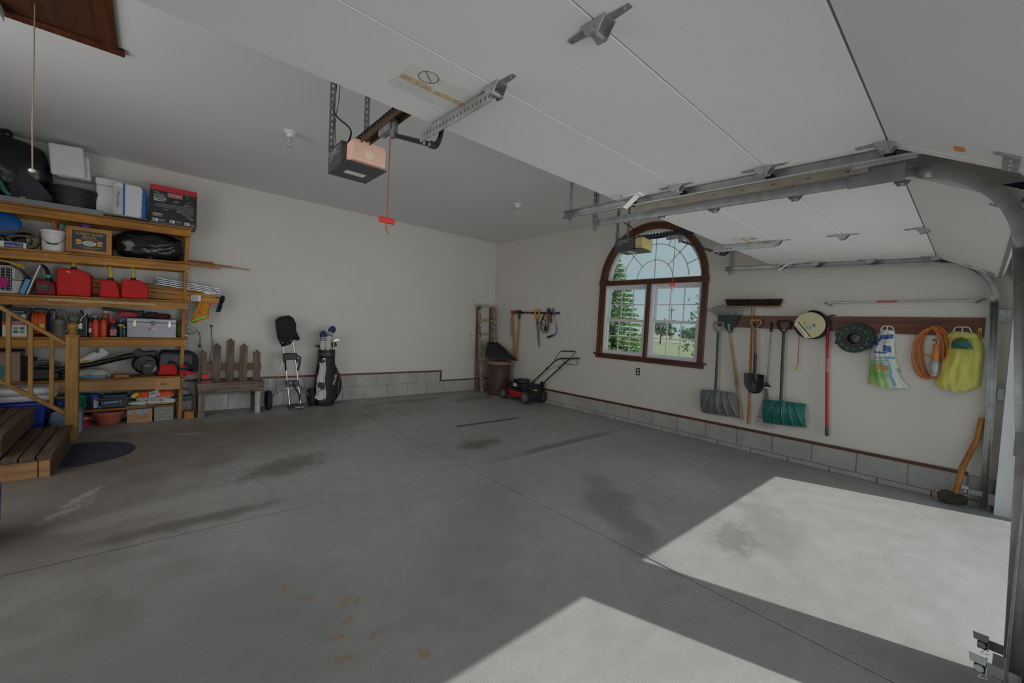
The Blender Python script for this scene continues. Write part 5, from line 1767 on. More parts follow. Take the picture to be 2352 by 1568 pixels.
for x, z in ((.005, .045), (.165, .048), (.310, .045)):
    MB().box(x, YF_ - .002, z0 + z - .018, x + .052, YF_, z0 + z + .018).build('photo_panel', M_print, bx)
    MB().box(x + .004, YF_ - .003, z0 + z - .014, x + .03, YF_ - .001, z0 + z + .014).build('photo_subject', M_pgr, bx)
blw = MB()
blw.prism([(.022, .235), (.026, .212), (.24, .207), (.27, .205), (.28, .165), (.30, .145), (.325, .145), (.318, .118), (.37, .118), (.368, .14), (.385, .15), (.398, .19), (.396, .27), (.375, .285), (.31, .290), (.305, .262), (.28, .258), (.25, .258), (.06, .247)], 'xz', YF_ - .002, YF_)
for p in blw.v:
    p.z += z0
blw.build('pictured_blower', mat('picture_grey', (.085, .085, .088), .5, var=.4, scale=40), bx)
blt = MB()
outl = [(.022, .235), (.026, .212), (.24, .207), (.27, .205), (.28, .165), (.30, .145), (.325, .145), (.318, .118), (.37, .118), (.368, .14), (.385, .15), (.398, .19), (.396, .27), (.375, .285), (.31, .290), (.305, .262), (.28, .258), (.25, .258), (.06, .247)]
blt.tube([(x, YF_ - .002, z0 + z) for x, z in outl], .0014, 4, closed=True)
blt.build('picture_outline', M_pgr, bx)
MB().box(.325, YF_ - .003, z0 + .175, .355, YF_ - .001, z0 + .185).build('red_logo', M_crd, bx)
MB().box(.326, YF_ - .004, z0 + .355, .346, YF_, z0 + .405).box(.338, YF_ - .004, z0 + .405, .352, YF_, z0 + .445).build('green_tape', mat('green_tape', (.01, .12, .07), .5), bx)

# --- level 2
zf = LZ(2, -1.19)
fr_ = tag(MB(Matrix.Translation((-1.19, 6.90, zf + .265)) @ Matrix.Rotation(rad(78), 4, 'X')).lathe([(.0, .012), (.06, .014), (.10, .010), (.128, .0), (.136, -.012), (.130, -.022), (.12, -.012), (.0, -.004)], (0, 0, 0), 36).build('flying_disc', mat('disc_blue', (.015, .13, .42), .35, var=.1), smooth=True),
          'blue flying disc leaning above the rolled brown mat', 'disc')
M_mat = mat('brown_mat', (.16, .115, .06), .9, var=.35, scale=60, bump=.4)
rm = thing('rolled_mat', 'rolled brown coir mat under the blue flying disc', 'mat', (-1.1, 6.9, zf))
m = MB()
pts = [(-1.36, .115), (-1.25, .125), (-1.15, .160), (-1.05, .185), (-.97, .175), (-.925, .12), (-.945, .045), (-1.0, .01), (-1.06, .012), (-1.10, .055), (-1.14, .095), (-1.09, .13), (-1.02, .135), (-.985, .10), (-1.0, .055)]
pp = catmull([(x, 0, z) for x, z in pts], 5)
m.grid(lambda u, v: (pp[int(round(u * (len(pp) - 1)))].x, 6.80 + .27 * v, zf + .012 + pp[int(round(u * (len(pp) - 1)))].z), len(pp) - 1, 2)
m.build('mat_sheet', M_mat, rm, smooth=True, solid=.014)
m = MB()
pp2 = catmull([(x, 0, z) for x, z in ((-1.42, .03), (-1.33, .012), (-1.24, .018), (-1.17, .060), (-1.20, .105), (-1.27, .10))], 5)
m.grid(lambda u, v: (pp2[int(round(u * (len(pp2) - 1)))].x, 6.80 + .27 * v, zf + .008 + pp2[int(round(u * (len(pp2) - 1)))].z), len(pp2) - 1, 2)
m.build('mat_sheet', M_mat, rm, smooth=True, solid=.014)
M_bprint = mat('blue_print', (.020, .050, .26), .5, var=.1)
b = thing('flat_carton', 'flat white carton with blue print beneath the rolled mat', 'box', (-1.1, 6.8, zf))
MB().box(-1.30, 6.775, zf, -1.005, 6.99, zf + .068).build('carton', M_white, b, bevel=.002, seg=1)
MB().box(-1.155, 6.773, zf + .006, -1.025, 6.775, zf + .062).build('blue_panel', M_bprint, b)
text('HOMELITE', b, M_print, (-1.09, 6.7725, zf + .024), (1, 0, 0), (0, 0, 1), w=.11, h=.018)
MB().box(-1.07, 6.7722, zf + .042, -1.03, 6.774, zf + .056).build('photo_panel', mat('small_photo', (.25, .12, .08), .5, var=.4, scale=60), b)
tag(MB().box(-1.025, 6.93, LZ(2, -1) + .001, -.925, 7.10, LZ(2, -1) + .135).build('plain_carton', M_white, bevel=.002, seg=1), 'plain white carton standing behind the flat blue-printed carton', 'box')
# bucket
zb = LZ(2, -.82)
bk = thing('paint_bucket', 'white plastic bucket with wire bail on the second shelf', 'bucket', (-.815, 6.87, zb))
MB().lathe([(.090, 0), (.092, .004), (.100, .20), (.106, .205), (.107, .232), (.101, .235), (.099, .21), (.088, .012)], (-.815, 6.87, zb), 36).build('bucket_body', M_white, bk, smooth=True)
MB().tube(catmull([(-.92, 6.85, zb + .205), (-.895, 6.79, zb + .13), (-.815, 6.762, zb + .080), (-.735, 6.79, zb + .13), (-.71, 6.85, zb + .205)], 6), .0022, 5).build('bail', M_blackm, bk)
MB().tube([(-.860, 6.767, zb + .086), (-.815, 6.760, zb + .078), (-.775, 6.765, zb + .084)], .007, 8).build('bail_grip', M_black, bk)
for k in range(4):
    MB().box(-.84, 6.7755 - .0, zb + .05 + k * .022, -.79, 6.779, zb + .053 + k * .022).build('print_line', mat('pale_print', (.45, .45, .44), .6), bk)
tag(MB().tube([(-.80, 6.86, zb + .02), (-.80, 6.86, zb + .25), (-.82, 6.86, zb + .345)], [.014, .016, .013], 10).build('orange_tool_handle', mat('orange_handle_p', (.62, .10, .03), .4), smooth=True), 'orange tool handle sticking out of the white bucket', 'tool')
tag(MB().tube(catmull([(-.86, 6.90, zb + .03), (-.79, 6.90, zb + .30), (-.77, 6.90, zb + .345), (-.72, 6.90, zb + .29), (-.68, 6.91, zb + .255)], 4), .009, 8).build('green_tool', mat('green_tool', (.01, .13, .05), .5), smooth=True), 'green bent tool leaning out of the white bucket', 'tool')
# citrus crate
zc = LZ(2, -.53) + .002
M_crate = wood('crate_wood', (0.56, 0.25, 0.055), (0.40, 0.15, 0.025), 'x', grain=18)
cr_ = thing('fruit_crate', 'wooden fruit crate end with dark SUNNY SLOPE BRAND label', 'crate', (-.53, 6.80, zc))
MB().box(-.705, 6.752, zc + .012, -.352, 6.770, zc + .292).build('end_board', M_crate, cr_, bevel=.002, seg=1)
for (z, hh) in ((.004, .085), (.100, .085), (.196, .085)):
    for xx in (-.712, -.362):
        MB().box(xx, 6.770, zc + z, xx + .012, 7.06, zc + z + hh).build('slat', M_crate, cr_)
MB().box(-.705, 7.045, zc + .012, -.352, 7.06, zc + .28).build('end_board', M_crate, cr_)
MB().box(-.700, 6.77, zc + .004, -.357, 7.045, zc + .012).build('base_board', M_crate, cr_)
for xx in (-.712, -.372):
    MB().box(xx, 6.746, zc + .004, xx + .022, 6.752, zc + .275).build('corner_strip', M_crate, cr_)
M_clab = mat('crate_label', (.020, .028, .040), .5, var=.2)
lb = MB().box(-.668, 6.750, zc + .040, -.394, 6.753, zc + .250).build('crate_label', M_clab, cr_)
M_yel = mat('label_yellow', (.58, .42, .04), .5)
M_lor = mat('label_orange', (.60, .25, .03), .5, var=.2, scale=40)
yl = 6.7495
text('SUNNY SLOPE', lb, M_yel, (-.531, yl, zc + .220), (1, 0, 0), (0, 0, 1), w=.22, h=.028)
text('BRAND', lb, M_yel, (-.531, yl, zc + .184), (1, 0, 0), (0, 0, 1), w=.105, h=.027)
text('Carolina Peaches', lb, M_lor, (-.531, yl, zc + .160), (1, 0, 0), (0, 0, 1), w=.13, h=.014)


def disc(parent, name, m_, x, z, rx, rz, y=6.7495, n=26):
    MB().prism([(x + rx * cos(2 * pi * k / n), z + rz * sin(2 * pi * k / n)) for k in range(n)], 'xz', y - .001, y).build(name, m_, parent)


disc(lb, 'plate_picture', mat('plate_cream', (.62, .58, .48), .5), -.531, zc + .115, .056, .030)
disc(lb, 'plate_centre', mat('plate_centre', (.40, .42, .42), .5, var=.4, scale=60), -.531, zc + .115, .042, .021, 6.7485)
for sg in (-1, 1):
    disc(lb, 'peach_picture', M_lor, -.531 + sg * .086, zc + .138, .024, .016)
    disc(lb, 'peach_picture', M_lor, -.531 + sg * .080, zc + .124, .022, .014, 6.7488)
    MB().box(-.531 + sg * .086 - .024, yl - .001, zc + .096, -.531 + sg * .086 + .024, yl, zc + .108).build('yellow_bar', M_yel, lb)
for k, w_ in enumerate((.20, .10)):
    MB().box(-.531 - w_ / 2, yl - .001, zc + .068 - k * .012, -.531 + w_ / 2, yl, zc + .072 - k * .012).build('print_line', M_lor, lb)
tag(MB().lathe([(.0, .06), (.040, .062), (.050, .055), (.052, .0), (.046, 0)], (-.57, 6.91, zc + .285), 22).build('purple_lid', mat('purple_plastic', (.20, .07, .36), .4), smooth=True), 'purple plastic lid showing above the fruit crate', 'lid')
zk = LZ(2, 0)
tag(blob(MB(), (-.01, 6.91, zk + .165), (.335, .145, .185), 12, amp=.13, power=2.3, flat=zk + .004).build('trash_bag', M_bagblk, smooth=True), 'black trash bag lying between the fruit crate and the right post', 'bag')
# loose sticks poking out to the right
M_stk = wood('stick_brown', (0.30, 0.13, 0.045), (0.20, 0.08, 0.025), 'x')
M_sto = wood('stick_orange', (0.56, 0.14, 0.030), (0.42, 0.09, 0.015), 'x')
tag(MB().bar((-.2, 7.075, 2.055), (.645, 7.075, 2.072), .018, .034).build('brown_lath', M_stk), 'upper brown lath poking right past the shelf', 'wood')
tag(MB().bar((-.2, 7.03, 2.030), (.730, 7.03, 2.012), .02, .026).build('pine_lath', M_crate), 'lower pine lath poking right past the shelf', 'wood')
tag(MB().tube([(-.1, 7.05, 2.066), (.87, 7.05, 2.048)], .0115, 8).build('orange_stake', M_sto), 'orange painted stake poking right past the shelf', 'wood')
tag(MB().bar((-.1, 7.01, 2.050), (1.072, 7.01, 2.034), .014, .015).build('thin_stick', M_handle), 'long thin tan stick reaching farthest right past the shelf', 'wood')

# --- level 3
z3 = LZ(3, -1.1) + .002
pcn = thing('pet_carrier', 'grey pet carrier with wire door at the left of the third shelf', 'pet carrier', (-1.2, 6.9, z3))
M_pg = mat('carrier_grey', (.50, .50, .48), .5, var=.06)
M_pgd = mat('carrier_speckle', (.26, .26, .26), .6, var=.5, scale=120)
MB().prism([(-1.42, 0), (-1.06, 0), (-1.035, .12), (-1.03, .145), (-1.42, .145)], 'xz', 6.80, 7.08).build('lower_shell', M_pg, pcn, bevel=.012)
o = pcn.children[-1]
for v in o.data.vertices:
    v.co.z += z3 - z3 + 0.0
for v in o.data.vertices:
    v.co.z += z3
MB().prism([(-1.42, z3 + .15), (-1.025, z3 + .15), (-1.03, z3 + .20), (-1.06, z3 + .26), (-1.12, z3 + .295), (-1.42, z3 + .30)], 'xz', 6.80, 7.08).build('upper_shell', M_pg, pcn, bevel=.012)
MB().prism([(-1.085, z3 + .16), (-1.022, z3 + .16), (-1.028, z3 + .205), (-1.058, z3 + .262), (-1.085, z3 + .275)], 'xz', 6.797, 7.082).build('speckled_panel', M_pgd, pcn, bevel=.004, seg=1)
MB().box(-1.40, 6.796, z3 + .03, -1.105, 6.800, z3 + .275).build('dark_door_sheet', M_blackm, pcn)  # black sheet standing for the shade inside the carrier
g_ = MB()
for k in range(9):
    x = -1.385 + k * .034
    g_.tube([(x, 6.792, z3 + .03), (x, 6.792, z3 + .275)], .0022, 5)
for k in range(9):
    g_.tube([(-1.40, 6.790, z3 + .04 + k * .028), (-1.105, 6.790, z3 + .04 + k * .028)], .0016, 4)
g_.build('wire_door', M_galv, pcn)
MB().box(-1.155, 6.784, z3 + .12, -1.125, 6.792, z3 + .17).build('latch', mat('latch_grey', (.12, .12, .12), .5), pcn, bevel=.003)
tag(blob(MB(), (-1.23, 6.7835, z3 + .115), (.10, .006, .055), 33, amp=.2).build('pink_cloth', mat('magenta_cloth', (.50, .015, .22), .7, var=.2)), 'magenta cloth caught in the wire door of the pet carrier', 'cloth')
M_yr = mat('yellow_rope', (.60, .42, .04), .7, var=.2, scale=40)
yr = thing('yellow_rope', 'frayed yellow rope lying on top of the pet carrier', 'rope', (-1.15, 6.82, z3 + .3))
MB().tube(catmull([(-1.40, 6.86, z3 + .325), (-1.25, 6.82, z3 + .345), (-1.14, 6.81, z3 + .335), (-1.08, 6.81, z3 + .315)], 5), .011, 7).build('strand', M_yr, yr, smooth=True)
rn = random.Random(2)
fz = MB()
for k in range(16):
    fz.tube([(-1.09 - .01 * (k % 3), 6.81, z3 + .318), (-1.055, 6.805 + rn.uniform(-.02, .02), z3 + .305 + rn.uniform(-.02, .02)), (-1.015 + rn.uniform(-.02, .01), 6.80 + rn.uniform(-.02, .02), z3 + .295 + rn.uniform(-.035, .03))], .0028, 4)
o = fz.build('frayed_end', M_yr, yr)
o['kind'] = 'stuff'
tag(blob(MB(), (-1.27, 6.90, z3 + .315), (.13, .10, .022), 8, amp=.1).build('dark_cushion', M_grcloth, smooth=True), 'dark flat cushion under the yellow rope', 'cushion')
tag(MB().bar((-1.032, 6.83, z3 + .004), (-.985, 6.83, z3 + .165), .16, .038, (1, 0, 0)).build('blue_binder', mat('sky_blue_board', (.10, .30, .52), .45), bevel=.004), 'pale blue board leaning right of the pet carrier', 'board')
tag(MB().bar((-.998, 6.86, z3 + .003), (-.905, 6.86, z3 + .325), .18, .012, (1, 0, 0)).build('foam_sheet', M_white, bevel=.003), 'thin white foam sheet leaning between the blue board and the dark red can', 'board')
tag(MB().box(-1.0, 6.98, z3, -.955, 7.08, z3 + .22).build('grey_tube_box', M_pg, bevel=.004), 'grey slim box standing behind the blue board', 'box')


def fuel_can(name, x0, x1, z, hh, y0, y1, m_, label, kind, spout):
    t = thing(name, label, 'fuel can', ((x0 + x1) / 2, (y0 + y1) / 2, z), None)
    xc = (x0 + x1) / 2
    w = x1 - x0
    if kind == 'block':
        m = MB().prism([(x0 + .005, z), (x1 - .005, z), (x1, z + hh * .55), (x1 - .01, z + hh * .86), (x1 - w * .38, z + hh), (x0 + w * .10, z + hh), (x0 + .005, z + hh * .92), (x0, z + hh * .5)], 'xz', y0, y1)
    elif kind == 'cone':
        m = MB().prism([(x0, z), (x1, z), (x1 - .008, z + hh * .45), (x1 - w * .18, z + hh * .95), (x1 - w * .24, z + hh), (x0 + w * .14, z + hh), (x0 + w * .06, z + hh * .92), (x0 + .004, z + hh * .35)], 'xz', y0, y1)
    else:
        m = MB().prism([(x0, z), (x1, z), (x1, z + hh * .76), (x1 - w * .12, z + hh * .83), (x1 - w * .28, z + hh * .98), (x1 - w * .34, z + hh), (x0 + w * .08, z + hh), (x0, z + hh * .9)], 'xz', y0, y1)
    m.build('can_body', m_, t, bevel=min(.022, w * .12), seg=3)
    sx = spout[0]
    MB().lathe([(.030, 0), (.030, .014), (.024, .018), (.024, .034), (.014, .04)], (sx, (y0 + y1) / 2, z + hh - .004), 18).build('black_collar', M_black, t, smooth=True)
    return t, sx, (y0 + y1) / 2, z + hh


M_fuel = mat('fuel_red', (.52, .008, .008), .5, var=.10, spec=.25)
M_fueld = mat('fuel_dark_red', (.20, .006, .012), .5, var=.10, spec=.25)
M_spy = mat('spout_yellow', (.62, .48, .02), .45, var=.08)
za = LZ(3, -.86) + .002
t, sx, sy, sz = fuel_can('fuel_can', -.943, -.788, za, .165, 6.78, 6.98, M_fueld, 'dark red fuel can with black spout and green ring', 'hump', (-.853,))
MB().tube([(sx, sy, sz + .03), (sx - .005, sy, sz + .06)], .024, 14).build('green_ring', mat('green_ring', (.03, .42, .18), .45), t)
MB().tube(catmull([(sx - .003, sy, sz + .05), (sx - .012, sy, sz + .10), (sx - .030, sy, sz + .145), (sx - .058, sy, sz + .165)], 4), [.019, .018, .018, .017, .017, .016, .016, .015, .015, .014, .013, .012, .011], 10).build('spout', M_blackm, t, smooth=True)
lbp = MB().box(-.930, 6.7775, za + .05, -.835, 6.781, za + .125).build('label', M_printk, t)
for k in range(4):
    MB().box(-.925, 6.7765, za + .058 + k * .016, -.842 - .015 * (k % 2), 6.7778, za + .062 + k * .016).build('print_line', mat('dim_print', (.30, .16, .13), .6), lbp)
za = LZ(3, -.65) + .002
t, sx, sy, sz = fuel_can('fuel_can', -.787, -.512, za, .305, 6.765, 7.06, M_fuel, 'largest red fuel can with long yellow spout', 'block', (-.665,))
MB().tube([(sx, sy - .0, sz + .03), (sx, sy, sz + .06), (sx - .008, sy, sz + .11), (sx - .018, sy, sz + .145), (sx - .040, sy, sz + .17), (sx - .048, sy, sz + .180)], [.019, .017, .013, .011, .012, .010], 12).build('spout', M_spy, t, smooth=True)
MB().prism([(-.710, za + .268), (-.700, za + .282), (-.682, za + .270), (-.672, za + .258), (-.69, za + .256)], 'xz', 6.762, 6.766).build('leaf_sticker', mat('tan_sticker', (.50, .38, .22), .6), t)
za = LZ(3, -.36) + .002
t, sx, sy, sz = fuel_can('fuel_can', -.450, -.272, za, .205, 6.765, 6.93, M_fuel, 'smallest red fuel can, tapered, with yellow spout, in the middle of three', 'cone', (-.360,))
MB().tube([(sx, sy, sz + .03), (sx, sy, sz + .07), (sx + .004, sy, sz + .14), (sx + .000, sy, sz + .160), (sx - .018, sy, sz + .150)], [.018, .015, .011, .012, .007], 12).build('spout', M_spy, t, smooth=True)
MB().tube(catmull([(sx - .01, sy, sz + .12), (sx - .03, sy, sz + .10), (sx - .046, sy, sz + .13), (sx - .045, sy, sz + .175)], 4), .004, 6).ell((sx - .043, sy, sz + .175), .014, .014, .010).build('cap_strap', M_spy, t, smooth=True)
za = LZ(3, -.14) + .002
t, sx, sy, sz = fuel_can('fuel_can', -.263, -.022, za, .222, 6.765, 6.95, M_fuel, 'red fuel can with sloped shoulder, rightmost of the three with yellow spouts', 'hump', (-.160,))
MB().tube([(sx, sy, sz + .03), (sx, sy, sz + .07), (sx - .004, sy, sz + .14), (sx - .010, sy, sz + .165), (sx - .030, sy, sz + .150)], [.018, .015, .011, .012, .008], 12).build('spout', M_spy, t, smooth=True)
# lumber
MB()
tag(MB().bar((-.60, 7.09, 1.665), (.0, 7.09, 1.708), .03, .045).build('pale_lath', M_handle), 'pale lath lying behind the red fuel cans', 'wood')
for (z0_, z1_, xr, nm, lab) in ((1.532, 1.605, .705, 'orange_board', 'lowest orange-stained board poking right past the third shelf'), (1.607, 1.660, .660, 'slotted_board', 'middle orange-stained board with white fork bracket'), (1.662, 1.700, .560, 'orange_board', 'top thin orange-stained board under the silver blind')):
    tag(MB().bar((-.55, 6.97, (z0_ + z1_) / 2 + .018), (xr, 6.97, (z0_ + z1_) / 2 - .014), .12, z1_ - z0_ - .004).build(nm, M_pine, bevel=.002, seg=1), lab, 'wood')
MB()
fk = tag(MB().prism([(.540, 1.640), (.600, 1.637), (.618, 1.65), (.650, 1.640), (.664, 1.655), (.620, 1.668), (.664, 1.678), (.665, 1.690), (.61, 1.698), (.540, 1.703)], 'xz', 6.895, 6.907).build('fork_bracket', M_white, bevel=.002, seg=1), 'white forked bracket on the end of the middle orange board', 'bracket')
tgc = thing('label_card', 'small white card with blue frame on the orange board ends', 'card', (.45, 6.90, 1.56))
MB().box(.400, 6.885, 1.535, .507, 6.905, 1.612).build('card', M_white, tgc, bevel=.002, seg=1)
MB().box(.415, 6.883, 1.545, .470, 6.886, 1.603).build('blue_frame', mat('card_blue', (.16, .26, .34), .5), tgc)
MB().box(.420, 6.882, 1.550, .465, 6.8845, 1.598).build('card_picture', mat('card_cream', (.52, .52, .48), .5), tgc)
MB().box(.441, 6.881, 1.562, .447, 6.883, 1.585).build('card_figure', mat('card_brown', (.40, .20, .06), .5), tgc)
# silver blind
sb = thing('folded_blind', 'folded black and silver slatted blind lying on the boards', 'blind', (.4, 6.95, 1.70))
M_sil = mat('blind_silver', (.50, .52, .54), .35, .5, var=.1)
for k in range(7):
    m_ = M_sil if k % 2 == 0 else M_black
    z_ = .0125 * k
    MB().bar((.045 + .006 * (k % 3), 6.94, 1.722 + z_), (.725 - .004 * k, 6.94, 1.655 + z_ * .86), .10, .010).build('slat', m_, sb)
for f_ in (.22, .84):
    x = .045 + .68 * f_
    MB().bar((x, 6.94, 1.714 - .067 * f_), (x, 6.94, 1.812 - .075 * f_), .108, .014, (1, 0, 0)).build('band', M_galvd, sb)
# blue brush
bb_ = thing('blue_duster', 'fuzzy navy blue duster hanging at the end of the boards', 'duster', (.71, 6.92, 1.41))
m = MB()
rn = random.Random(21)
for i in range(420):
    f_ = rn.random()
    x, z = .755 - .055 * f_, 1.63 - .215 * f_
    a, b_ = rn.uniform(0, 6.28), rn.uniform(-.6, .6)
    L_ = .030
    m.tube([(x, 6.93, z), (x + L_ * cos(a) * cos(b_), 6.93 + L_ * sin(a) * cos(b_), z + L_ * sin(b_) - .006)], [.004, .0025], 4)
o = m.build('bristles', mat('navy_bristle', (.014, .022, .060), .9, var=.3), bb_)
o['kind'] = 'stuff'
MB().tube([(.60, 6.93, 1.60), (.69, 6.93, 1.602), (.725, 6.93, 1.600), (.758, 6.93, 1.635)], .007, 7).build('handle', M_black, bb_)
# orange vest
M_vest = mat('orange_cloth', (.62, .25, .020), .75, var=.15, scale=9, bump=.3)
vs = thing('orange_vest', 'orange cloth with lime reflective stripe hanging from the third shelf', 'cloth', (.51, 6.92, 1.22))


def vest(u, v):
    L_ = V((.485, 1.525)).lerp(V((.405, 1.275)), min(1, v * 1.1)) if v < .9 else V((.405, 1.275)).lerp(V((.455, 1.223)), (v - .9) * 10 * .3)
    R_ = V((.610, 1.525)).lerp(V((.592, 1.440)), v / .35) if v < .35 else (V((.592, 1.440)).lerp(V((.600, 1.335)), (v - .35) / .65))
    lo = V((.455, 1.222))
    p = L_.lerp(R_, u)
    if v > .8:
        p = p + (V((.0, -.03)) * (v - .8) / .2 * (1 - abs(u - .25)))
    return (p.x, 6.915 - .016 * sin(u * 8 + v * 3) - .010 * sin(u * 19 - v * 5) * v, p.y)


MB().grid(vest, 22, 20).build('cloth', M_vest, vs, smooth=True, solid=.008)
MB().grid(lambda u, v: (.418 + .158 * u, 6.886 - .006 * sin(u * 8), 1.262 + .068 * u + .024 * v), 10, 2).build('lime_stripe', mat('lime_stripe', (.10, .72, .06), .5), vs, solid=.003)
MB().cbox((.60, 6.905, 1.500), .035, .02, .03).build('red_tab', mat('red_tab', (.62, .03, .02), .5), vs, bevel=.006)
# yardstick on the third rail
ys = thing('wooden_yardstick', 'pale wooden yardstick fixed along the third shelf front', 'ruler', (-.4, SY0 - .008, LZ(3, -.4) - .06))
MB().bar((-.845, SY0 - .004, LZ(3, -.845) - .047), (.049, SY0 - .004, LZ(3, .049) - .066), .007, .024).build('stick', wood('pale_ruler', (.62, .46, .25), (.52, .36, .18), 'x'), ys)
tk = MB()
for k in range(88):
    x = -.838 + k * .01
    zz = (LZ(3, -.845) - .047) + ((LZ(3, .049) - .066) - (LZ(3, -.845) - .047)) * (x + .845) / .894
    tk.box(x, SY0 - .0082, zz - .011, x + .0012, SY0 - .0074, zz - .011 + (.010 if k % 5 == 0 else .006))
o = tk.build('tick_marks', mat('tick_brown', (.22, .14, .07), .6), ys)
o['kind'] = 'stuff'
# --- level 4
z4 = LZ(4, -1.1) + .001
bc = thing('charger_carton', 'white carton with red band and small photos behind the stair railing', 'box', (-1.06, 6.84, z4))
MB().box(-1.165, 6.775, z4, -.996, 6.99, z4 + .255).build('carton', M_white, bc, bevel=.002, seg=1)
MB().box(-1.166, 6.774, z4 + .16, -.995, 6.776, z4 + .256).build('dark_top', M_cbk, bc)
MB().box(-1.166, 6.773, z4 + .125, -.995, 6.775, z4 + .165).build('red_band', M_crd, bc)
text('BATTERY', bc, M_print, (-1.08, 6.772, z4 + .154), (1, 0, 0), (0, 0, 1), w=.12, h=.014)
text('CHARGER', bc, M_print, (-1.08, 6.772, z4 + .136), (1, 0, 0), (0, 0, 1), w=.12, h=.014)
MB().box(-1.09, 6.772, z4 + .205, -1.045, 6.775, z4 + .240).build('blue_sticker', mat('sticker_blue', (.05, .30, .48), .5), bc)
MB().box(-1.035, 6.772, z4 + .200, -1.005, 6.775, z4 + .240).build('white_sticker', M_print, bc)
for r in range(2):
    for c_ in range(3):
        x = -1.135 + c_ * .045
        MB().box(x, 6.773, z4 + .040 + r * .038, x + .034, 6.7755, z4 + .068 + r * .038).build('photo_panel', (M_pgr, mat('green_photo', (.06, .12, .06), .5), mat('tan_photo', (.25, .18, .12), .5), mat('navy_photo', (.04, .05, .10), .5))[(r * 3 + c_) % 4], bc)
tag(MB().box(-1.15, 6.80, z4 + .256, -1.02, 6.96, z4 + .278).build('blue_tray', mat('tray_blue', (.03, .16, .36), .4), bevel=.004), 'flat blue tray on top of the red-banded carton', 'tray')
tag(MB().bar((-1.17, 6.86, z4 + .292), (-.975, 6.86, z4 + .300), .05, .030).build('black_case', M_black, bevel=.008), 'flat black case on the blue tray over the carton', 'case')
tag(MB().box(-1.33, 6.80, z4, -1.205, 7.0, z4 + .31).build('grey_carton', mat('speckled_carton', (.22, .24, .25), .7, var=.4, scale=50), bevel=.004), 'speckled grey carton at the far left behind the railing', 'box')
tag(MB().box(-1.33, 6.82, z4 + .312, -1.14, 7.04, z4 + .40).build('navy_bin', mat('navy_bin', (.014, .018, .045), .5), bevel=.008), 'navy bin stacked upon the grey carton at far left', 'box')
# orange cord reel
zr_ = LZ(4, -.91) + .001
orl = thing('orange_cord_reel', 'black stand reel wound with bright orange cord', 'cord reel', (-.912, 6.89, zr_))
M_orc = mat('orange_cord2', (.66, .10, .012), .5, var=.12, scale=30)
for xe in (-.972, -.852):
    MB().lathe([(.005, -.006), (.120, -.006), (.126, 0), (.120, .006), (.005, .006)], (xe, 6.89, zr_ + .145), 30, 'x').build('side_disc', M_black, orl, smooth=True)
MB().lathe([(.106, -.052), (.115, -.035), (.117, 0), (.115, .035), (.106, .052)], (-.912, 6.89, zr_ + .145), 34, 'x').build('wound_core', M_orc, orl, smooth=True)
rn = random.Random(4)
for k in range(13):
    x = -.958 + k * .0077
    tl_ = rn.uniform(-.012, .012)
    MB().tube([(x + tl_ * sin(a), 6.89 + .119 * cos(a), zr_ + .145 + .119 * sin(a)) for a in [2 * pi * q / 30 for q in range(30)]], .0050, 5, closed=True).build('cord_turn', M_orc, orl, smooth=True)
MB().tube(catmull([(-.972, 6.89, zr_ + .24), (-.965, 6.89, zr_ + .295), (-.912, 6.89, zr_ + .305), (-.858, 6.89, zr_ + .295), (-.852, 6.89, zr_ + .24)], 4), .009, 7).build('carry_handle', M_black, orl, smooth=True)
MB().bar((-.972, 6.80, zr_ + .008), (-.972, 6.98, zr_ + .008), .014, .014).bar((-.852, 6.80, zr_ + .008), (-.852, 6.98, zr_ + .008), .014, .014).build('foot_bar', M_black, orl)
MB().box(-.905, 6.758, zr_ + .085, -.868, 6.766, zr_ + .142).build('yellow_tag', mat('tag_yellow', (.62, .50, .04), .5), orl)
# blue jug
zj = LZ(4, -.82) + .001
bj = thing('blue_jug', 'dark blue jug between the orange reel and the watering can', 'jug', (-.822, 6.97, zj))
MB().prism([(-.848, zj), (-.795, zj), (-.792, zj + .18), (-.80, zj + .245), (-.845, zj + .245), (-.852, zj + .18)], 'xz', 6.86, 7.04).build('jug_body', mat('deep_blue', (.010, .035, .22), .35, var=.1), bj, bevel=.012)
MB().tube(catmull([(-.843, 6.90, zj + .235), (-.845, 6.90, zj + .285), (-.815, 6.90, zj + .30), (-.800, 6.90, zj + .27), (-.80, 6.90, zj + .24)], 4), .009, 7).build('handle', M_black, bj, smooth=True)
# watering can
zw = LZ(4, -.76) + .001
M_zinc = mat('aged_zinc', (.20, .185, .155), .6, .4, var=.35, scale=10)
wcn = thing('watering_can', 'old grey metal watering can with round rose', 'watering can', (-.765, 6.87, zw))
MB().lathe([(.060, 0), (.062, .004), (.058, .12), (.060, .125), (.052, .185), (.034, .20), (.034, .195)], (-.768, 6.86, zw), 28).build('can_body', M_zinc, wcn, smooth=True)
MB().tube(catmull([(-.812, 6.86, zw + .175), (-.805, 6.86, zw + .26), (-.77, 6.86, zw + .305), (-.735, 6.86, zw + .28), (-.716, 6.86, zw + .21), (-.712, 6.86, zw + .12)], 5), .012, 7).build('handle', M_zinc, wcn, smooth=True)
MB().tube([(-.72, 6.85, zw + .045), (-.69, 6.84, zw + .11), (-.665, 6.83, zw + .165), (-.650, 6.81, zw + .20)], [.018, .015, .012, .012], 9).build('spout', M_zinc, wcn, smooth=True)
MB(Matrix.Translation((-.645, 6.79, zw + .21)) @ Matrix.Rotation(rad(60), 4, 'X')).lathe([(.012, -.03), (.036, .004), (.037, .010), (.0, .016)], (0, 0, 0), 20).build('rose', M_zinc, wcn, smooth=True)
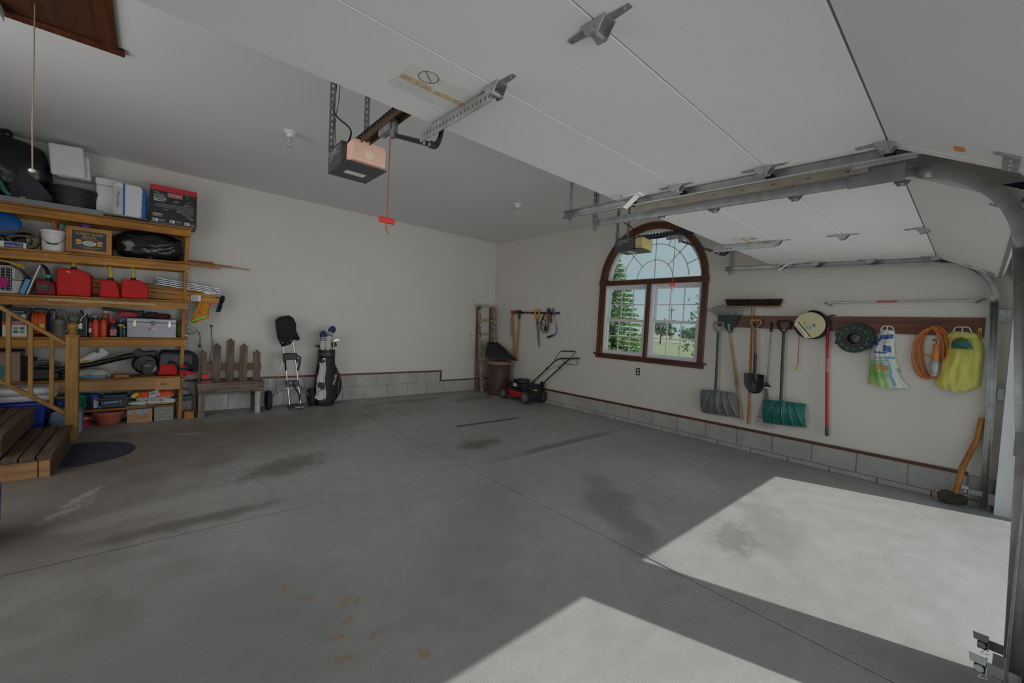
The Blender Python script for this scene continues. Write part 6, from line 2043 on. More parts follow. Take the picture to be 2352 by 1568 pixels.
# pale lamp behind it
tag(MB().lathe([(.028, 0), (.030, .18), (.020, .23), (.013, .24), (.013, .272), (0.001, .274)], (-.655, 7.0, LZ(4, -.65) + .001), 16).build('pale_bottle', mat('pale_bottle', (.45, .46, .44), .35), smooth=True), 'pale capped bottle behind the watering can rose', 'bottle')
# black jug with white plug adapter
zk4 = LZ(4, -.59) + .001
bjg = thing('black_jug', 'black oil jug behind the newel post finial', 'jug', (-.588, 6.88, zk4))
MB().prism([(-.632, zk4), (-.542, zk4), (-.540, zk4 + .20), (-.553, zk4 + .255), (-.580, zk4 + .285), (-.600, zk4 + .285), (-.630, zk4 + .22)], 'xz', 6.80, 6.98).build('jug_body', mat('jug_black', (.012, .013, .018), .25, var=.15), bjg, bevel=.018, seg=3)
MB().lathe([(.018, 0), (.018, .028)], (-.590, 6.88, zk4 + .283), 16).build('cap', M_black, bjg)
MB().box(-.5505, 6.7985, zk4 + .01, -.546, 6.801, zk4 + .21).build('level_strip', M_greyd, bjg)
pa = thing('plug_adapter', 'white three-way plug adapter dangling on its cord over the black jug', 'plug', (-.61, 6.78, 1.17))
MB().tube(catmull([(-.568, 6.775, LZ(4, -.57) + .325), (-.566, 6.775, LZ(4, -.57) + .28), (-.556, 6.775, LZ(4, -.57) + .255), (-.585, 6.775, LZ(4, -.57) + .220), (-.597, 6.775, LZ(4, -.57) + .18)], 5), .004, 6).build('cord', M_white, pa, smooth=True)
MB().prism([(-.630, 1.150), (-.612, 1.150), (-.612, 1.135), (-.602, 1.135), (-.602, 1.142), (-.594, 1.142), (-.594, 1.132), (-.580, 1.132), (-.580, 1.205), (-.600, 1.20), (-.602, 1.185), (-.630, 1.185)], 'xz', 6.76, 6.785).build('adapter', M_white, pa, bevel=.003)
MB().ell((-.568, 6.775, LZ(4, -.57) + .325), .010, .008, .012).build('pink_end', mat('pink_plastic', (.50, .16, .18), .5), pa, smooth=True)


def bottle(name, x, y, z, prof, m_, label, cap=None, cat='bottle', group=None, sqx=1.0):
    t = thing(name, label, cat, (x, y, z), group)
    mb = MB().lathe(prof, (0, 0, 0), 20)
    mb.v = [V((x + p.x * sqx, y + p.y, z + p.z)) for p in mb.v]
    mb.build('bottle_body', m_, t, smooth=True)
    if cap:
        MB().lathe([(cap[0], 0), (cap[0], cap[1]), (cap[0] * .8, cap[1] + .004)], (x, y, z + prof[-1][1] - .002), 16).build('cap', cap[2], t)
    return t


zo = LZ(4, -.47) + .001
M_oil = mat('orange_bottle', (.62, .045, .010), .5, var=.06)
for x, lab in ((-.475, 'left one of two orange bar-oil bottles'), (-.408, 'right one of two orange bar-oil bottles')):
    t = bottle('oil_bottle', x, 6.80, zo, [(.030, 0), (.032, .004), (.032, .155), (.027, .18), (.017, .195), (.017, .205)], M_oil, lab, (.019, .018, M_black), group='orange oil bottles')
    text('BAR OIL', t, mat('pale_orange_print', (.62, .30, .22), .5), (x + .008, 6.7665, zo + .085), (0, 0, 1), (-1, 0, 0), w=.12, h=.017)
M_dk = mat('dark_bottle', (.012, .012, .014), .3, var=.1)
t = bottle('red_label_bottle', -.325, 6.79, zo, [(.036, 0), (.038, .004), (.038, .115), (.030, .145), (.016, .165), (.016, .178)], M_dk, 'black oil bottle with red label and red cap', (.019, .020, M_red), sqx=1.15)
MB().box(-.352, 6.7495, zo + .020, -.296, 6.754, zo + .098).build('red_label', M_crd, t)
for k in range(3):
    MB().box(-.349, 6.748, zo + .032 + k * .022, -.305 + .006 * k, 6.7505, zo + .038 + k * .022).build('print_line', M_print, t)
t = bottle('slim_bottle', -.518, 6.84, zo, [(.022, 0), (.022, .17), (.016, .19), (.012, .20)], M_dk, 'slim dark bottle with red and white label left of the orange bottles', (.014, .016, M_black))
MB().box(-.533, 6.8165, zo + .05, -.505, 6.8185, zo + .10).build('white_label', M_print, t)
MB().box(-.533, 6.8165, zo + .11, -.505, 6.8185, zo + .16).build('red_label', mat('dull_red', (.30, .03, .03), .5), t)
t = bottle('clear_jar', -.50, 7.0, zo, [(.04, 0), (.042, .17), (.03, .22), (.024, .225)], mat('cloudy_jar', (.30, .30, .27), .3), 'cloudy jar with white lid behind the orange bottles', (.027, .02, M_white))
t = bottle('amber_bottle', -.40, 6.96, zo, [(.035, 0), (.037, .20), (.03, .26), (.016, .285)], mat('amber_plastic', (.30, .13, .03), .3), 'amber bottle with pale cap behind the orange bottles', (.018, .022, M_white))
t = bottle('pink_top_bottle', -.352, 6.90, zo, [(.034, 0), (.036, .18), (.034, .205), (.020, .225)], mat('pink_red', (.55, .05, .09), .4), 'bottle with pink-red top behind the red-labelled bottle', (.022, .018, mat('pink_red', (.55, .05, .09), .4)))
t = bottle('blue_cap_bottle', -.262, 6.82, zo, [(.028, 0), (.03, .14), (.024, .175), (.016, .185)], M_dk, 'dark bottle with blue and yellow top left of the toolbox', (.022, .03, M_blu))
MB().lathe([(.031, .135), (.028, .155)], (-.262, 6.82, zo), 16).build('yellow_ring', M_spy, t)
t = bottle('short_can', -.232, 6.80, zo, [(.022, 0), (.024, .004), (.024, .11), (.018, .12)], mat('dark_can', (.03, .03, .035), .35), 'short dark can right beside the toolbox', (.018, .012, M_galv))
t = bottle('grey_can', -.245, 6.93, zo, [(.025, 0), (.026, .004), (.026, .19), (.02, .205)], mat('grey_can', (.26, .25, .24), .4, .3), 'grey spray can at the left rear corner of the toolbox', (.02, .014, M_galv))

# toolbox
zt = LZ(4, .02) + .001
tb = thing('metal_toolbox', 'grey metal toolbox with three latches on the fourth shelf', 'toolbox', (.022, 6.87, zt))
M_tool = mat('toolbox_grey', (.30, .30, .34), .4, .3, var=.08)
m = MB().box(-.206, 6.765, zt, .250, 6.98, zt + .180)
for k in range(5):
    m.box(-.200, 6.7625, zt + .026 + k * .024, .244, 6.766, zt + .043 + k * .024)
m.build('tray_body', M_tool, tb, bevel=.003, seg=1)
MB().box(-.209, 6.760, zt + .183, .253, 6.985, zt + .228).build('lid', M_tool, tb, bevel=.006)
M_lat = mat('nickel_latch', (.48, .46, .40), .35, .7, var=.1)
for x in (-.140, .185):
    MB().box(x - .017, 6.752, zt + .128, x + .017, 6.763, zt + .182).box(x - .012, 6.750, zt + .180, x + .012, 6.760, zt + .212).box(x - .022, 6.754, zt + .165, x + .022, 6.760, zt + .175).build('latch', M_lat, tb, bevel=.002, seg=1)
MB().box(.008, 6.750, zt + .148, .042, 6.762, zt + .205).box(.014, 6.746, zt + .148, .036, 6.752, zt + .17).build('hasp', mat('dark_hasp', (.11, .11, .12), .4, .5), tb, bevel=.003)
MB().box(-.018, 6.7605, zt + .092, .072, 6.763, zt + .112).build('name_plate', M_print, tb)
MB().box(-.018, 6.7595, zt + .092, .014, 6.7615, zt + .112).build('red_plate', M_crd, tb)
text('SEARS', tb, M_print, (-.002, 6.759, zt + .102), (1, 0, 0), (0, 0, 1), w=.024, h=.008)
text('CRAFTSMAN', tb, mat('amber_print', (.55, .22, .05), .5), (.043, 6.760, zt + .102), (1, 0, 0), (0, 0, 1), w=.048, h=.008)
MB().tube(catmull([(-.05, 6.87, zt + .226), (-.045, 6.87, zt + .244), (.02, 6.87, zt + .250), (.09, 6.87, zt + .244), (.095, 6.87, zt + .226)], 4), .007, 7).build('carry_handle', M_black, tb, smooth=True)
# things heaped behind/on the toolbox
M_glv = mat('red_glove', (.38, .05, .07), .85, var=.2, scale=20)
tag(blob(MB(), (-.205, 6.91, zt + .268), (.092, .045, .036), 41, amp=.16).build('work_glove', M_glv, smooth=True), 'dusty red work glove on the left end of the toolbox', 'glove')
hd_ = thing('hedge_trimmer', 'black hedge tool with flat blade lying behind the toolbox', 'power tool', (-.2, 7.02, zt + .28))
MB().bar((-.430, 7.03, zt + .330), (-.15, 7.03, zt + .285), .012, .040).build('blade', M_black, hd_, bevel=.006)
MB().prism([(-.21, zt + .26), (-.19, zt + .335), (-.14, zt + .31), (-.09, zt + .312), (-.068, zt + .335), (-.060, zt + .315), (-.06, zt + .24), (-.2, zt + .235)], 'xz', 7.0, 7.05).build('tool_body', M_black, hd_, bevel=.010)
MB().box(-.21, 7.0, zt + .0, -.06, 7.05, zt + .245).build('stand', M_black, hd_)
tag(blob(MB(), (.02, 6.93, zt + .266), (.075, .05, .042), 42, amp=.18).build('wool_hat', mat('dark_maroon', (.035, .022, .022), .85, var=.3), smooth=True), 'dark maroon hat heaped on the middle of the toolbox', 'hat')
tag(MB().prism([(-.02, zt + .300), (.06, zt + .312), (.068, zt + .298), (.05, zt + .282), (.01, zt + .285)], 'xz', 6.98, 7.03).build('black_visor', M_black, bevel=.004), 'black visor behind the maroon hat on the toolbox', 'hat')
tag(blob(MB(), (.135, 6.90, zt + .260), (.065, .06, .036), 43, amp=.12).build('wool_hat', mat('maroon_cloth', (.10, .012, .016), .85, var=.3), smooth=True), 'deep red hat on the right end of the toolbox', 'hat')
tag(MB().lathe([(.028, 0), (.030, .005), (.030, .16), (.018, .19), (.014, .2)], (.285, 6.90, LZ(4, .28) + .001), 18).build('green_bottle', mat('olive_green', (.10, .17, .02), .35), smooth=True), 'olive green bottle between the toolbox and the right post', 'bottle')
# grey hand vacuum hanging at the right end
hv = thing('hand_vacuum', 'grey handheld vacuum clamped at the right end of the fourth shelf', 'hand vacuum', (.40, 6.93, 1.09))
M_hvg = mat('vac_grey', (.27, .27, .265), .4, var=.06)
MB().prism([(.330, 1.120), (.345, 1.285), (.385, 1.275), (.370, 1.215)], 'xz', 6.87, 6.97).build('nozzle', M_hvg, hv, bevel=.008)
MB().prism([(.345, 1.240), (.450, 1.180), (.476, 1.152), (.462, 1.128), (.43, 1.140), (.345, 1.180)], 'xz', 6.87, 6.96).build('upper_body', M_hvg, hv, bevel=.008)
MB().tube(catmull([(.455, 6.915, 1.145), (.445, 6.915, 1.105), (.40, 6.915, 1.100), (.355, 6.915, 1.115), (.345, 6.915, 1.16)], 5), .010, 8).build('handle', M_hvg, hv, smooth=True)
MB().tube(catmull([(.46, 6.915, 1.145), (.495, 6.915, 1.115), (.508, 6.915, 1.06), (.506, 6.915, .955)], 5), .0050, 7).build('power_cord', M_black, hv, smooth=True)
MB().lathe([(.009, .04), (.014, .02), (.018, .015), (.018, 0), (.012, 0)], (.506, 6.915, .918), 14).build('plug', M_black, hv)
MB().cbox((.345, 6.88, LZ(4, .345) + .016), .07, .04, .03).build('clamp', M_galv, hv, bevel=.008)

# --- level 5
z5 = LZ(5, -1.1) + .001
ct_ = thing('brown_carton', 'plain brown cardboard carton behind the stair railing', 'box', (-1.15, 6.87, z5))
M_card = mat('cardboard', (.34, .245, .185), .8, var=.06)
MB().box(-1.36, 6.80, z5, -1.045, 7.06, z5 + .315).build('carton', M_card, ct_, bevel=.003, seg=1)
MB().box(-1.36, 6.795, z5 + .318, -1.04, 7.065, z5 + .330).build('lid', mat('dark_lid', (.05, .045, .04), .6), ct_, bevel=.003)
MB().lathe([(.085, 0), (.085, .0012)], (-1.215, 6.797, z5 + .11), 30, 'y').build('teal_print', mat('teal_print', (.02, .22, .20), .5), ct_)
# canister vacuum
vc = thing('shop_vacuum', 'black canister vacuum on the fifth shelf behind the railing', 'vacuum', (-.87, 6.88, z5))
MB().box(-1.0, 6.78, z5, -.75, 7.0, z5 + .135).build('tank', M_black, vc, bevel=.03, seg=3)
MB().grid(lambda u, v: (-.875 + .115 * cos(pi * u), 6.80 + .18 * v, z5 + .13 + .085 * sin(pi * u)), 16, 4).build('lid_dome', M_greyd, vc, smooth=True, solid=.006)
MB().bar((-.99, 6.85, z5 + .13), (-1.01, 6.85, z5 + .22), .05, .04, (1, 0, 0)).bar((-1.035, 6.84, z5 + .25), (-.93, 6.84, z5 + .235), .05, .05).build('floor_brush', M_blackm, vc, bevel=.008)
MB().tube(catmull([(-.90, 6.80, z5 + .16), (-.85, 6.79, z5 + .155), (-.77, 6.79, z5 + .115), (-.70, 6.79, z5 + .07), (-.66, 6.80, z5 + .035)], 5), .016, 9).build('hose', M_blackgl, vc, smooth=True)
MB().tube(catmull([(-.96, 6.80, z5 + .12), (-.90, 6.785, z5 + .17), (-.82, 6.785, z5 + .19), (-.75, 6.79, z5 + .13)], 5), .010, 8).build('handle', M_black, vc, smooth=True)
# tilted white mailer
wm2 = thing('white_mailer', 'white flat box with yellow sticker tilted behind the leaf blower', 'box', (-.5, 7.0, z5))
xf = Matrix.Translation((-.515, 7.0, z5 + .232)) @ Matrix.Rotation(rad(-38), 4, 'Y')
MB(xf).box(-.165, -.03, -.055, .150, .03, .050).build('carton', M_white, wm2, bevel=.003, seg=1)
MB(xf).box(-.165, -.0315, .036, .150, -.0295, .040).box(-.165, -.0315, -.045, .150, -.0295, -.042).build('red_line', M_crd, wm2)
MB(xf).prism([(-.085 + .045 * cos(2 * pi * k / 26), -.012 + .036 * sin(2 * pi * k / 26)) for k in range(26)], 'xz', -.032, -.030).build('yellow_sticker', mat('sticker_yellow', (.66, .42, .03), .5), wm2)
MB(xf).prism([(.062, .050), (.105, .050), (.100, .022), (.080, .012), (.066, .025)], 'xz', -.032, -.030).build('blue_emblem', mat('emblem_blue', (.04, .10, .38), .5), wm2)
# leaf blower
lbw = thing('leaf_blower', 'black leaf blower with long tube on the fifth shelf', 'leaf blower', (-.04, 6.85, z5))
MB().tube([(-.80, 6.80, .655), (-.50, 6.81, .722), (-.47, 6.81, .730), (-.28, 6.82, .785), (-.275, 6.82, .788), (-.15, 6.83, .825)], [.034, .030, .034, .028, .033, .034], 16).build('tube', M_blackgl, lbw, smooth=True)
MB().lathe([(.02, -.055), (.10, -.05), (.125, -.02), (.130, .02), (.10, .06)], (-.035, 6.87, .715), 32, 'y').build('fan_housing', M_black, lbw, smooth=True)
gv = MB()
for k in range(9):
    gv.bar((-.125 + k * .022, 6.812, .700 - .05), (-.135 + k * .022, 6.812, .755 - .03), .005, .010, (0, 1, 0))
o = gv.build('grille', M_blackgl, lbw)
o['kind'] = 'stuff'
MB().prism([(-.155, .80), (-.13, .905), (-.09, .900), (-.05, .865), (.055, .880), (.075, .865), (.06, .80), (.0, .82), (-.07, .80)], 'xz', 6.83, 6.90).build('handle', M_black, lbw, bevel=.014)
MB().prism([(-.06, .60), (-.075, .70), (-.02, .765), (.045, .755), (.075, .70), (.06, .61), (.02, .578), (-.04, .578)], 'xz', 6.785, 6.825).build('engine_cover', M_black, lbw, bevel=.010)
MB().prism([(.030, .635), (.060, .690), (.075, .680), (.068, .645), (.045, .62)], 'xz', 6.780, 6.786).build('grey_badge', M_greyd, lbw)
MB().box(-.045, 6.781, .682, .02, 6.786, .706).build('name_plate', mat('plate_dark', (.10, .10, .10), .5), lbw)
text('CRAFTSMAN', lbw, M_print, (-.0125, 6.780, .697), (1, 0, 0), (0, 0, 1), w=.055, h=.008)
MB().lathe([(.014, 0), (.014, .012)], (-.120, 6.832, .892), 16, 'y').build('red_button', M_red, lbw)
MB().box(-.09, 6.80, z5, .07, 6.95, .60).build('base', M_black, lbw, bevel=.02)
# crumpled clear bag, plank piece
pbm = mat('tan_blue_poly', (.36, .36, .30), .3, var=.35, scale=9)
pb = thing('printed_plastic_bag', 'crumpled tan and blue plastic bag below the blower tube', 'bag', (-.5, 6.83, z5))
blob(MB(), (-.49, 6.85, z5 + .055), (.145, .075, .058), 51, amp=.22, flat=z5 + .001).build('bag_body', pbm, pb, smooth=True)
blob(MB(), (-.49, 6.825, z5 + .030), (.130, .065, .030), 52, amp=.2, flat=z5 + .001).build('blue_print', mat('poly_blue', (.10, .24, .34), .35, var=.4, scale=14), pb, smooth=True)
tag(MB(Matrix.Translation((-.245, 6.83, LZ(5, -.245) + .018)) @ Matrix.Rotation(rad(-3), 4, 'Z')).box(-.068, -.06, -.016, .068, .06, .016).build('plank_piece', M_pined, bevel=.003), 'short brown plank piece lying in front of the leaf blower', 'wood')
# red tool bag
rb = thing('tool_bag', 'red black and grey tool bag at the right end of the fifth shelf', 'bag', (.30, 6.85, z5))
zz5 = LZ(5, .3) + .002
M_rcl = mat('red_canvas', (.50, .008, .010), .8, var=.12, scale=14, bump=.2)
M_gcl = mat('grey_canvas', (.075, .075, .085), .8, var=.15, scale=14, bump=.2)
M_bcl = mat('black_canvas', (.010, .011, .013), .8, var=.15, scale=14, bump=.2)
MB().prism([(.085, zz5), (.465, zz5), (.505, zz5 + .10), (.505, zz5 + .17), (.465, zz5 + .27), (.40, zz5 + .30), (.12, zz5 + .31), (.085, zz5 + .25)], 'xz', 6.80, 7.06).build('bag_body', M_bcl, rb, bevel=.03, seg=3)
MB().prism([(.095, zz5 + .13), (.43, zz5 + .14), (.415, zz5 + .255), (.13, zz5 + .275), (.105, zz5 + .25)], 'xz', 6.790, 6.81).build('grey_panel', M_gcl, rb, bevel=.006)
MB().prism([(.080, zz5 + .012), (.275, zz5 + .004), (.268, zz5 + .10), (.235, zz5 + .138), (.10, zz5 + .142), (.092, zz5 + .05)], 'xz', 6.770, 6.80).build('red_pocket', M_rcl, rb, bevel=.012)
MB().prism([(.290, zz5 + .004), (.462, zz5 + .004), (.468, zz5 + .035), (.30, zz5 + .075)], 'xz', 6.780, 6.80).build('red_pocket', M_rcl, rb, bevel=.008)
MB().prism([(.300, zz5 + .095), (.40, zz5 + .085), (.405, zz5 + .118), (.30, zz5 + .132)], 'xz', 6.782, 6.80).build('red_pocket', M_rcl, rb, bevel=.006)
MB().bar((.285, 6.778, zz5 + .085), (.47, 6.778, zz5 + .045), .006, .030).bar((.345, 6.778, zz5 + .17), (.42, 6.778, zz5 + .05), .006, .04).build('web_strap', M_bcl, rb)
MB().prism([(.165, zz5 + .145), (.185, zz5 + .188), (.225, zz5 + .190), (.265, zz5 + .17), (.27, zz5 + .145)], 'xz', 6.782, 6.79).build('black_flap', M_bcl, rb)
MB().lathe([(.012, 0), (.012, .002)], (.255, 6.784, zz5 + .195), 16, 'y').build('red_badge', M_red, rb)
# long carton on the front
lc = thing('long_carton', 'long brown shipping carton along the front of the fifth shelf', 'box', (-.25, 6.70, .40))
M_lcd = mat('long_cardboard', (.38, .205, .085), .75, var=.08, stretch=(.2, 1, 3), scale=6)
m = MB()
m.prism([(-.795, .430), (.293, .412), (.293, .556), (-.795, .540)], 'xz', 6.660, 6.733)
lcb = m.build('carton', M_lcd, lc, bevel=.002, seg=1)
for dz_ in (.105, .112):
    MB().prism([(-.60, .43 + dz_ - .0), (.06, .415 + dz_), (.06, .418 + dz_), (-.60, .433 + dz_)], 'xz', 6.6585, 6.6602).build('crease', mat('crease_brown', (.22, .11, .045), .8), lcb)
MB().prism([(.058, .408), (.296, .405), (.296, .560), (.058, .540)], 'xz', 6.656, 6.736).build('taped_end', mat('tape_brown', (.42, .20, .055), .45, var=.1), lc)
MB().prism([(.175, .409), (.178, .409), (.178, .55), (.175, .55)], 'xz', 6.655, 6.657).build('tape_edge', mat('tape_edge', (.52, .30, .11), .4), lc)
text('ASK', lc, M_printk, (.135, 6.6545, .478), (1, 0, .05), (0, 0, 1), w=.07, h=.030)
MB().prism([(-.605, .425), (-.56, .425), (-.56, .54), (-.605, .54)], 'xz', 6.6575, 6.66).build('tape_strip', mat('tape_brown', (.42, .20, .055), .45, var=.1), lc)

# --- low board and floor level under the shelf
lbd = tag(MB().bar((-1.3, 6.90, .178), (.245, 6.90, .186), .29, .020).build('low_plank', M_pined, bevel=.002, seg=1), 'thin low plank shelf just above the floor', 'shelf')
zl = .197
gb = thing('green_bucket', 'green plastic bucket on the low plank beside the newel post', 'bucket', (-.590, 6.86, zl))
MB().lathe([(.062, 0), (.064, .004), (.074, .155), (.079, .158), (.079, .172), (.072, .172), (.060, .01)], (-.605, 6.85, zl), 30).build('bucket_body', mat('bucket_green', (.010, .16, .075), .35, var=.1), gb, smooth=True)
MB().tube(catmull([(-.585, 6.771, zl + .14), (-.565, 6.762, zl + .11), (-.563, 6.765, zl + .05), (-.58, 6.781, zl + .03)], 4), .005, 6).build('side_handle', mat('bucket_green', (.010, .16, .075), .35, var=.1), gb, smooth=True)
wp = thing('label_pail', 'navy labelled pail with blue lid on the low plank', 'pail', (-.487, 6.86, zl))
MB().lathe([(.050, 0), (.052, .004), (.053, .145)], (-.487, 6.84, zl), 26).build('pail_body', mat('pail_navy', (.025, .030, .065), .4, var=.3, scale=18), wp, smooth=True)
MB().lathe([(.056, .140), (.057, .168), (.053, .172), (.001, .172)], (-.487, 6.84, zl), 26).build('lid', mat('lid_blue', (.012, .06, .34), .35), wp, smooth=True)
MB().grid(lambda u, v: (-.487 + .0535 * sin(.1 + 1.0 * u), 6.84 - .0535 * cos(.1 + 1.0 * u), zl + .01 + .12 * v), 8, 1).build('white_label', mat('pail_label', (.45, .42, .38), .5, var=.35, scale=30), wp, smooth=True)
MB().grid(lambda u, v: (-.487 + .0545 * sin(.1 + 1.0 * u), 6.84 - .0545 * cos(.1 + 1.0 * u), zl + .105 + .03 * v - .02 * u), 8, 1).build('blue_wave', M_blu, wp, smooth=True)
tag(MB().cbox((-.425, 6.78, zl + .018), .025, .03, .036).build('tiny_box', M_clb, bevel=.003), 'tiny blue box between the navy pail and the dark tote', 'box')
dt = thing('dark_tote', 'dark blue-grey tote with pale blue handle on the low plank', 'tote', (-.30, 6.86, zl))
M_tote = mat('tote_navy', (.035, .048, .070), .4, var=.1)
MB().prism([(-.420, zl), (-.195, zl), (-.180, zl + .095), (-.432, zl + .095)], 'xz', 6.79, 7.02).build('tote_body', M_tote, dt, bevel=.010)
MB().box(-.440, 6.775, zl + .096, -.172, 7.03, zl + .118).box(-.405, 6.80, zl + .118, -.195, 7.0, zl + .150).build('lid', mat('tote_lid', (.060, .085, .13), .4, var=.1), dt, bevel=.008)
MB().bar((-.395, 6.772, zl + .066), (-.268, 6.772, zl + .076), .024, .026).build('handle', mat('handle_sky', (.12, .34, .58), .35), dt, bevel=.006)
for x in (-.408, -.255):
    MB().cbox((x, 6.776, zl + (.064 if x < -.3 else .077)), .014, .02, .042).build('handle_clip', M_brass, dt, bevel=.002, seg=1)
# foam tray of gloves
MB()
tr2 = thing('foil_tray', 'crumpled white foil tray heaped with gloves at the low plank end', 'tray', (.04, 6.83, .22))
M_foil = mat('white_foil', (.55, .55, .54), .3, .3, var=.15, scale=20, bump=.4)
m = MB().grid(lambda u, v: (-.168 + .425 * u, 6.76 + .22 * v, .258 + .030 * u * 0 + .045 * (max(abs(2 * u - 1), abs(2 * v - 1)) > .72) * 1 + .006 * sin(u * 40) * (abs(2 * v - 1) > .7)), 26, 14)
m.build('tray', M_foil, tr2, smooth=True, solid=.003)
tag(MB().bar((-.205, 6.80, .204), (.245, 6.80, .224), .16, .012).build('grey_slab', mat('grey_slab', (.28, .27, .24), .6), bevel=.003), 'thin grey panel under the foil tray', 'board')
for (x, s_, lab) in ((-.10, .085, 'white cotton glove, left end under the foil tray'), (.055, .075, 'white cotton glove in the middle under the foil tray'), (.190, .065, 'balled white cotton glove, right end under the foil tray')):
    tag(blob(MB(), (x, 6.775, .236 + .02 * (x + .1)), (s_, .04, .020 if s_ > .07 else .032), int(x * 1000) + 900, amp=.2).build('cotton_glove', mat('white_cotton', (.60, .59, .54), .9, var=.1), smooth=True), lab, 'glove')
tag(MB(Matrix.Translation((-.118, 6.80, .335))).prism([(-.052, -.028), (-.040, .004), (-.010, .030), (.022, .034), (.036, .012), (.022, -.018), (-.01, -.034)], 'xz', -.02, .02).build('yellow_toy', mat('lemon_plastic', (.66, .50, .03), .5), bevel=.008), 'lemon yellow rounded piece on the left of the foil tray', 'toy')
M_org2 = mat('orange_glove', (.72, .10, .012), .75, var=.15)
tag(blob(MB(), (-.045, 6.82, .335), (.055, .05, .042), 61, amp=.22).build('orange_glove', M_org2, smooth=True), 'orange glove beside the lemon yellow piece', 'glove')
tag(blob(MB(), (.155, 6.82, .325), (.090, .05, .045), 62, amp=.28).build('orange_glove', M_org2, smooth=True), 'orange glove at the right of the foil tray', 'glove')
sc_ = thing('card_box', 'small white printed box among the orange gloves', 'box', (.05, 6.80, .34))
xf = Matrix.Translation((.050, 6.795, .338)) @ Matrix.Rotation(rad(-18), 4, 'Y') @ Matrix.Rotation(rad(-25), 4, 'X')
MB(xf).box(-.052, -.012, -.036, .052, .03, .036).build('carton', M_white, sc_, bevel=.003)
MB(xf).box(-.040, -.0132, -.022, .040, -.0118, .022).build('blue_picture', mat('pale_print_b', (.36, .38, .44), .5, var=.4, scale=40), sc_)
# floor level
cf = thing('coffee_tub', 'red tub with dark lid behind the newel post', 'tub', (-.56, 6.84, 0))
MB().lathe([(.055, 0), (.058, .004), (.056, .115)], (-.560, 6.83, 0), 26).build('tub_body', M_crd, cf, smooth=True)
MB().lathe([(.057, .113), (.058, .135), (.05, .14), (.001, .14)], (-.560, 6.83, 0), 26).build('lid', M_black, cf, smooth=True)
MB().grid(lambda u, v: (-.560 + .0575 * sin(-.6 + 1.6 * u), 6.83 - .0575 * cos(-.6 + 1.6 * u), .030 + .050 * v + .012 * u), 10, 1).build('dark_label', mat('tub_label', (.06, .02, .02), .5, var=.2), cf, smooth=True)
MB().grid(lambda u, v: (-.560 + .0582 * sin(-.6 + 1.6 * u), 6.83 - .0582 * cos(-.6 + 1.6 * u), .075 + .014 * v + .014 * u), 10, 1).build('yellow_wave', mat('wave_yellow', (.62, .40, .04), .5), cf, smooth=True)
tb_ = thing('terracotta_bowl', 'wide terracotta plastic bowl on the floor under the low plank', 'bowl', (-.355, 6.80, 0))
MB().lathe([(.085, 0), (.095, .004), (.108, .03), (.122, .085), (.130, .12), (.140, .122), (.144, .150), (.142, .157), (.130, .157), (.118, .09), (.09, .01)], (-.358, 6.82, 0), 40).build('bowl', mat('terracotta_plastic', (.40, .105, .065), .5, var=.08), tb_, smooth=True)
cm = thing('printed_carton', 'brown carton with blue floral print on the floor under the shelf', 'box', (-.08, 6.85, 0))
MB().box(-.195, 6.755, 0, .037, 7.0, .165).build('carton', mat('carton_tan', (.42, .26, .13), .75, var=.06), cm, bevel=.002, seg=1)
M_flr = mat('floral_print', (.30, .36, .44), .6, var=.5, scale=70)
MB().box(-.188, 6.753, .115, -.148, 6.756, .155).build('floral_patch', M_flr, cm)
MB().prism([(-.118, .158), (.030, .158), (.030, .135), (-.005, .13), (-.02, .115), (-.04, .11), (-.055, .092), (-.085, .105), (-.118, .135)], 'xz', 6.753, 6.756).build('floral_patch', M_flr, cm)
text('THE', cm, M_printk, (-.03, 6.7525, .088), (1, 0, .05), (0, 0, 1), h=.013)
text('Classic', cm, mat('carton_script', (.16, .08, .02), .6), (-.045, 6.7525, .062), (1, 0, .08), (0, 0, 1), w=.085, h=.024)
sg_ = thing('siding_stack', 'stack of four grey-green siding offcuts on the floor under the shelf', 'siding', (.145, 6.80, 0))
M_sid = mat('siding_sage', (.25, .245, .205), .7, var=.06)
for k in range(4):
    MB().prism([(6.745 - .006, .0435 * k + .001), (6.98, .0435 * k + .001), (6.98, .0435 * k + .0425), (6.745, .0435 * k + .0425)], 'yz', .055, .240).build('siding_piece', M_sid, sg_, bevel=.002, seg=1)
wb2 = thing('wood_block', 'squared wood block on the floor right of the shelf post', 'wood', (.395, 6.75, 0))
MB().box(.348, 6.70, 0, .446, 6.84, .098).build('block', M_pined, wb2, bevel=.004)
sbn = thing('storage_bin', 'grey bin with teal lid on the floor behind the right shelf post', 'bin', (.34, 6.98, 0))
MB().prism([(.270, 0), (.425, 0), (.44, .215), (.262, .215)], 'xz', 6.88, 7.09).build('bin_body', mat('bin_grey', (.22, .23, .25), .5), sbn, bevel=.010)
MB().box(.255, 6.87, .217, .448, 7.10, .275).build('lid', mat('bin_teal', (.010, .10, .10), .45), sbn, bevel=.008)
tag(MB().prism([(.27, .278), (.43, .278), (.395, .345), (.30, .370)], 'xz', 6.93, 7.06).build('grey_tub', mat('bin_grey2', (.30, .32, .34), .5), bevel=.015), 'pale grey tub upturned on the teal-lidded bin', 'tub')
tag(MB().tube([(.345, 6.92, .205), (.40, 6.86, .205), (.335, 6.72, .075)][0:1] + [(.46, 6.90, .235), (.335, 6.86, .055)], .006, 6).build('thin_rod', M_handle), 'thin pale rod leaning by the wood block', 'stick')
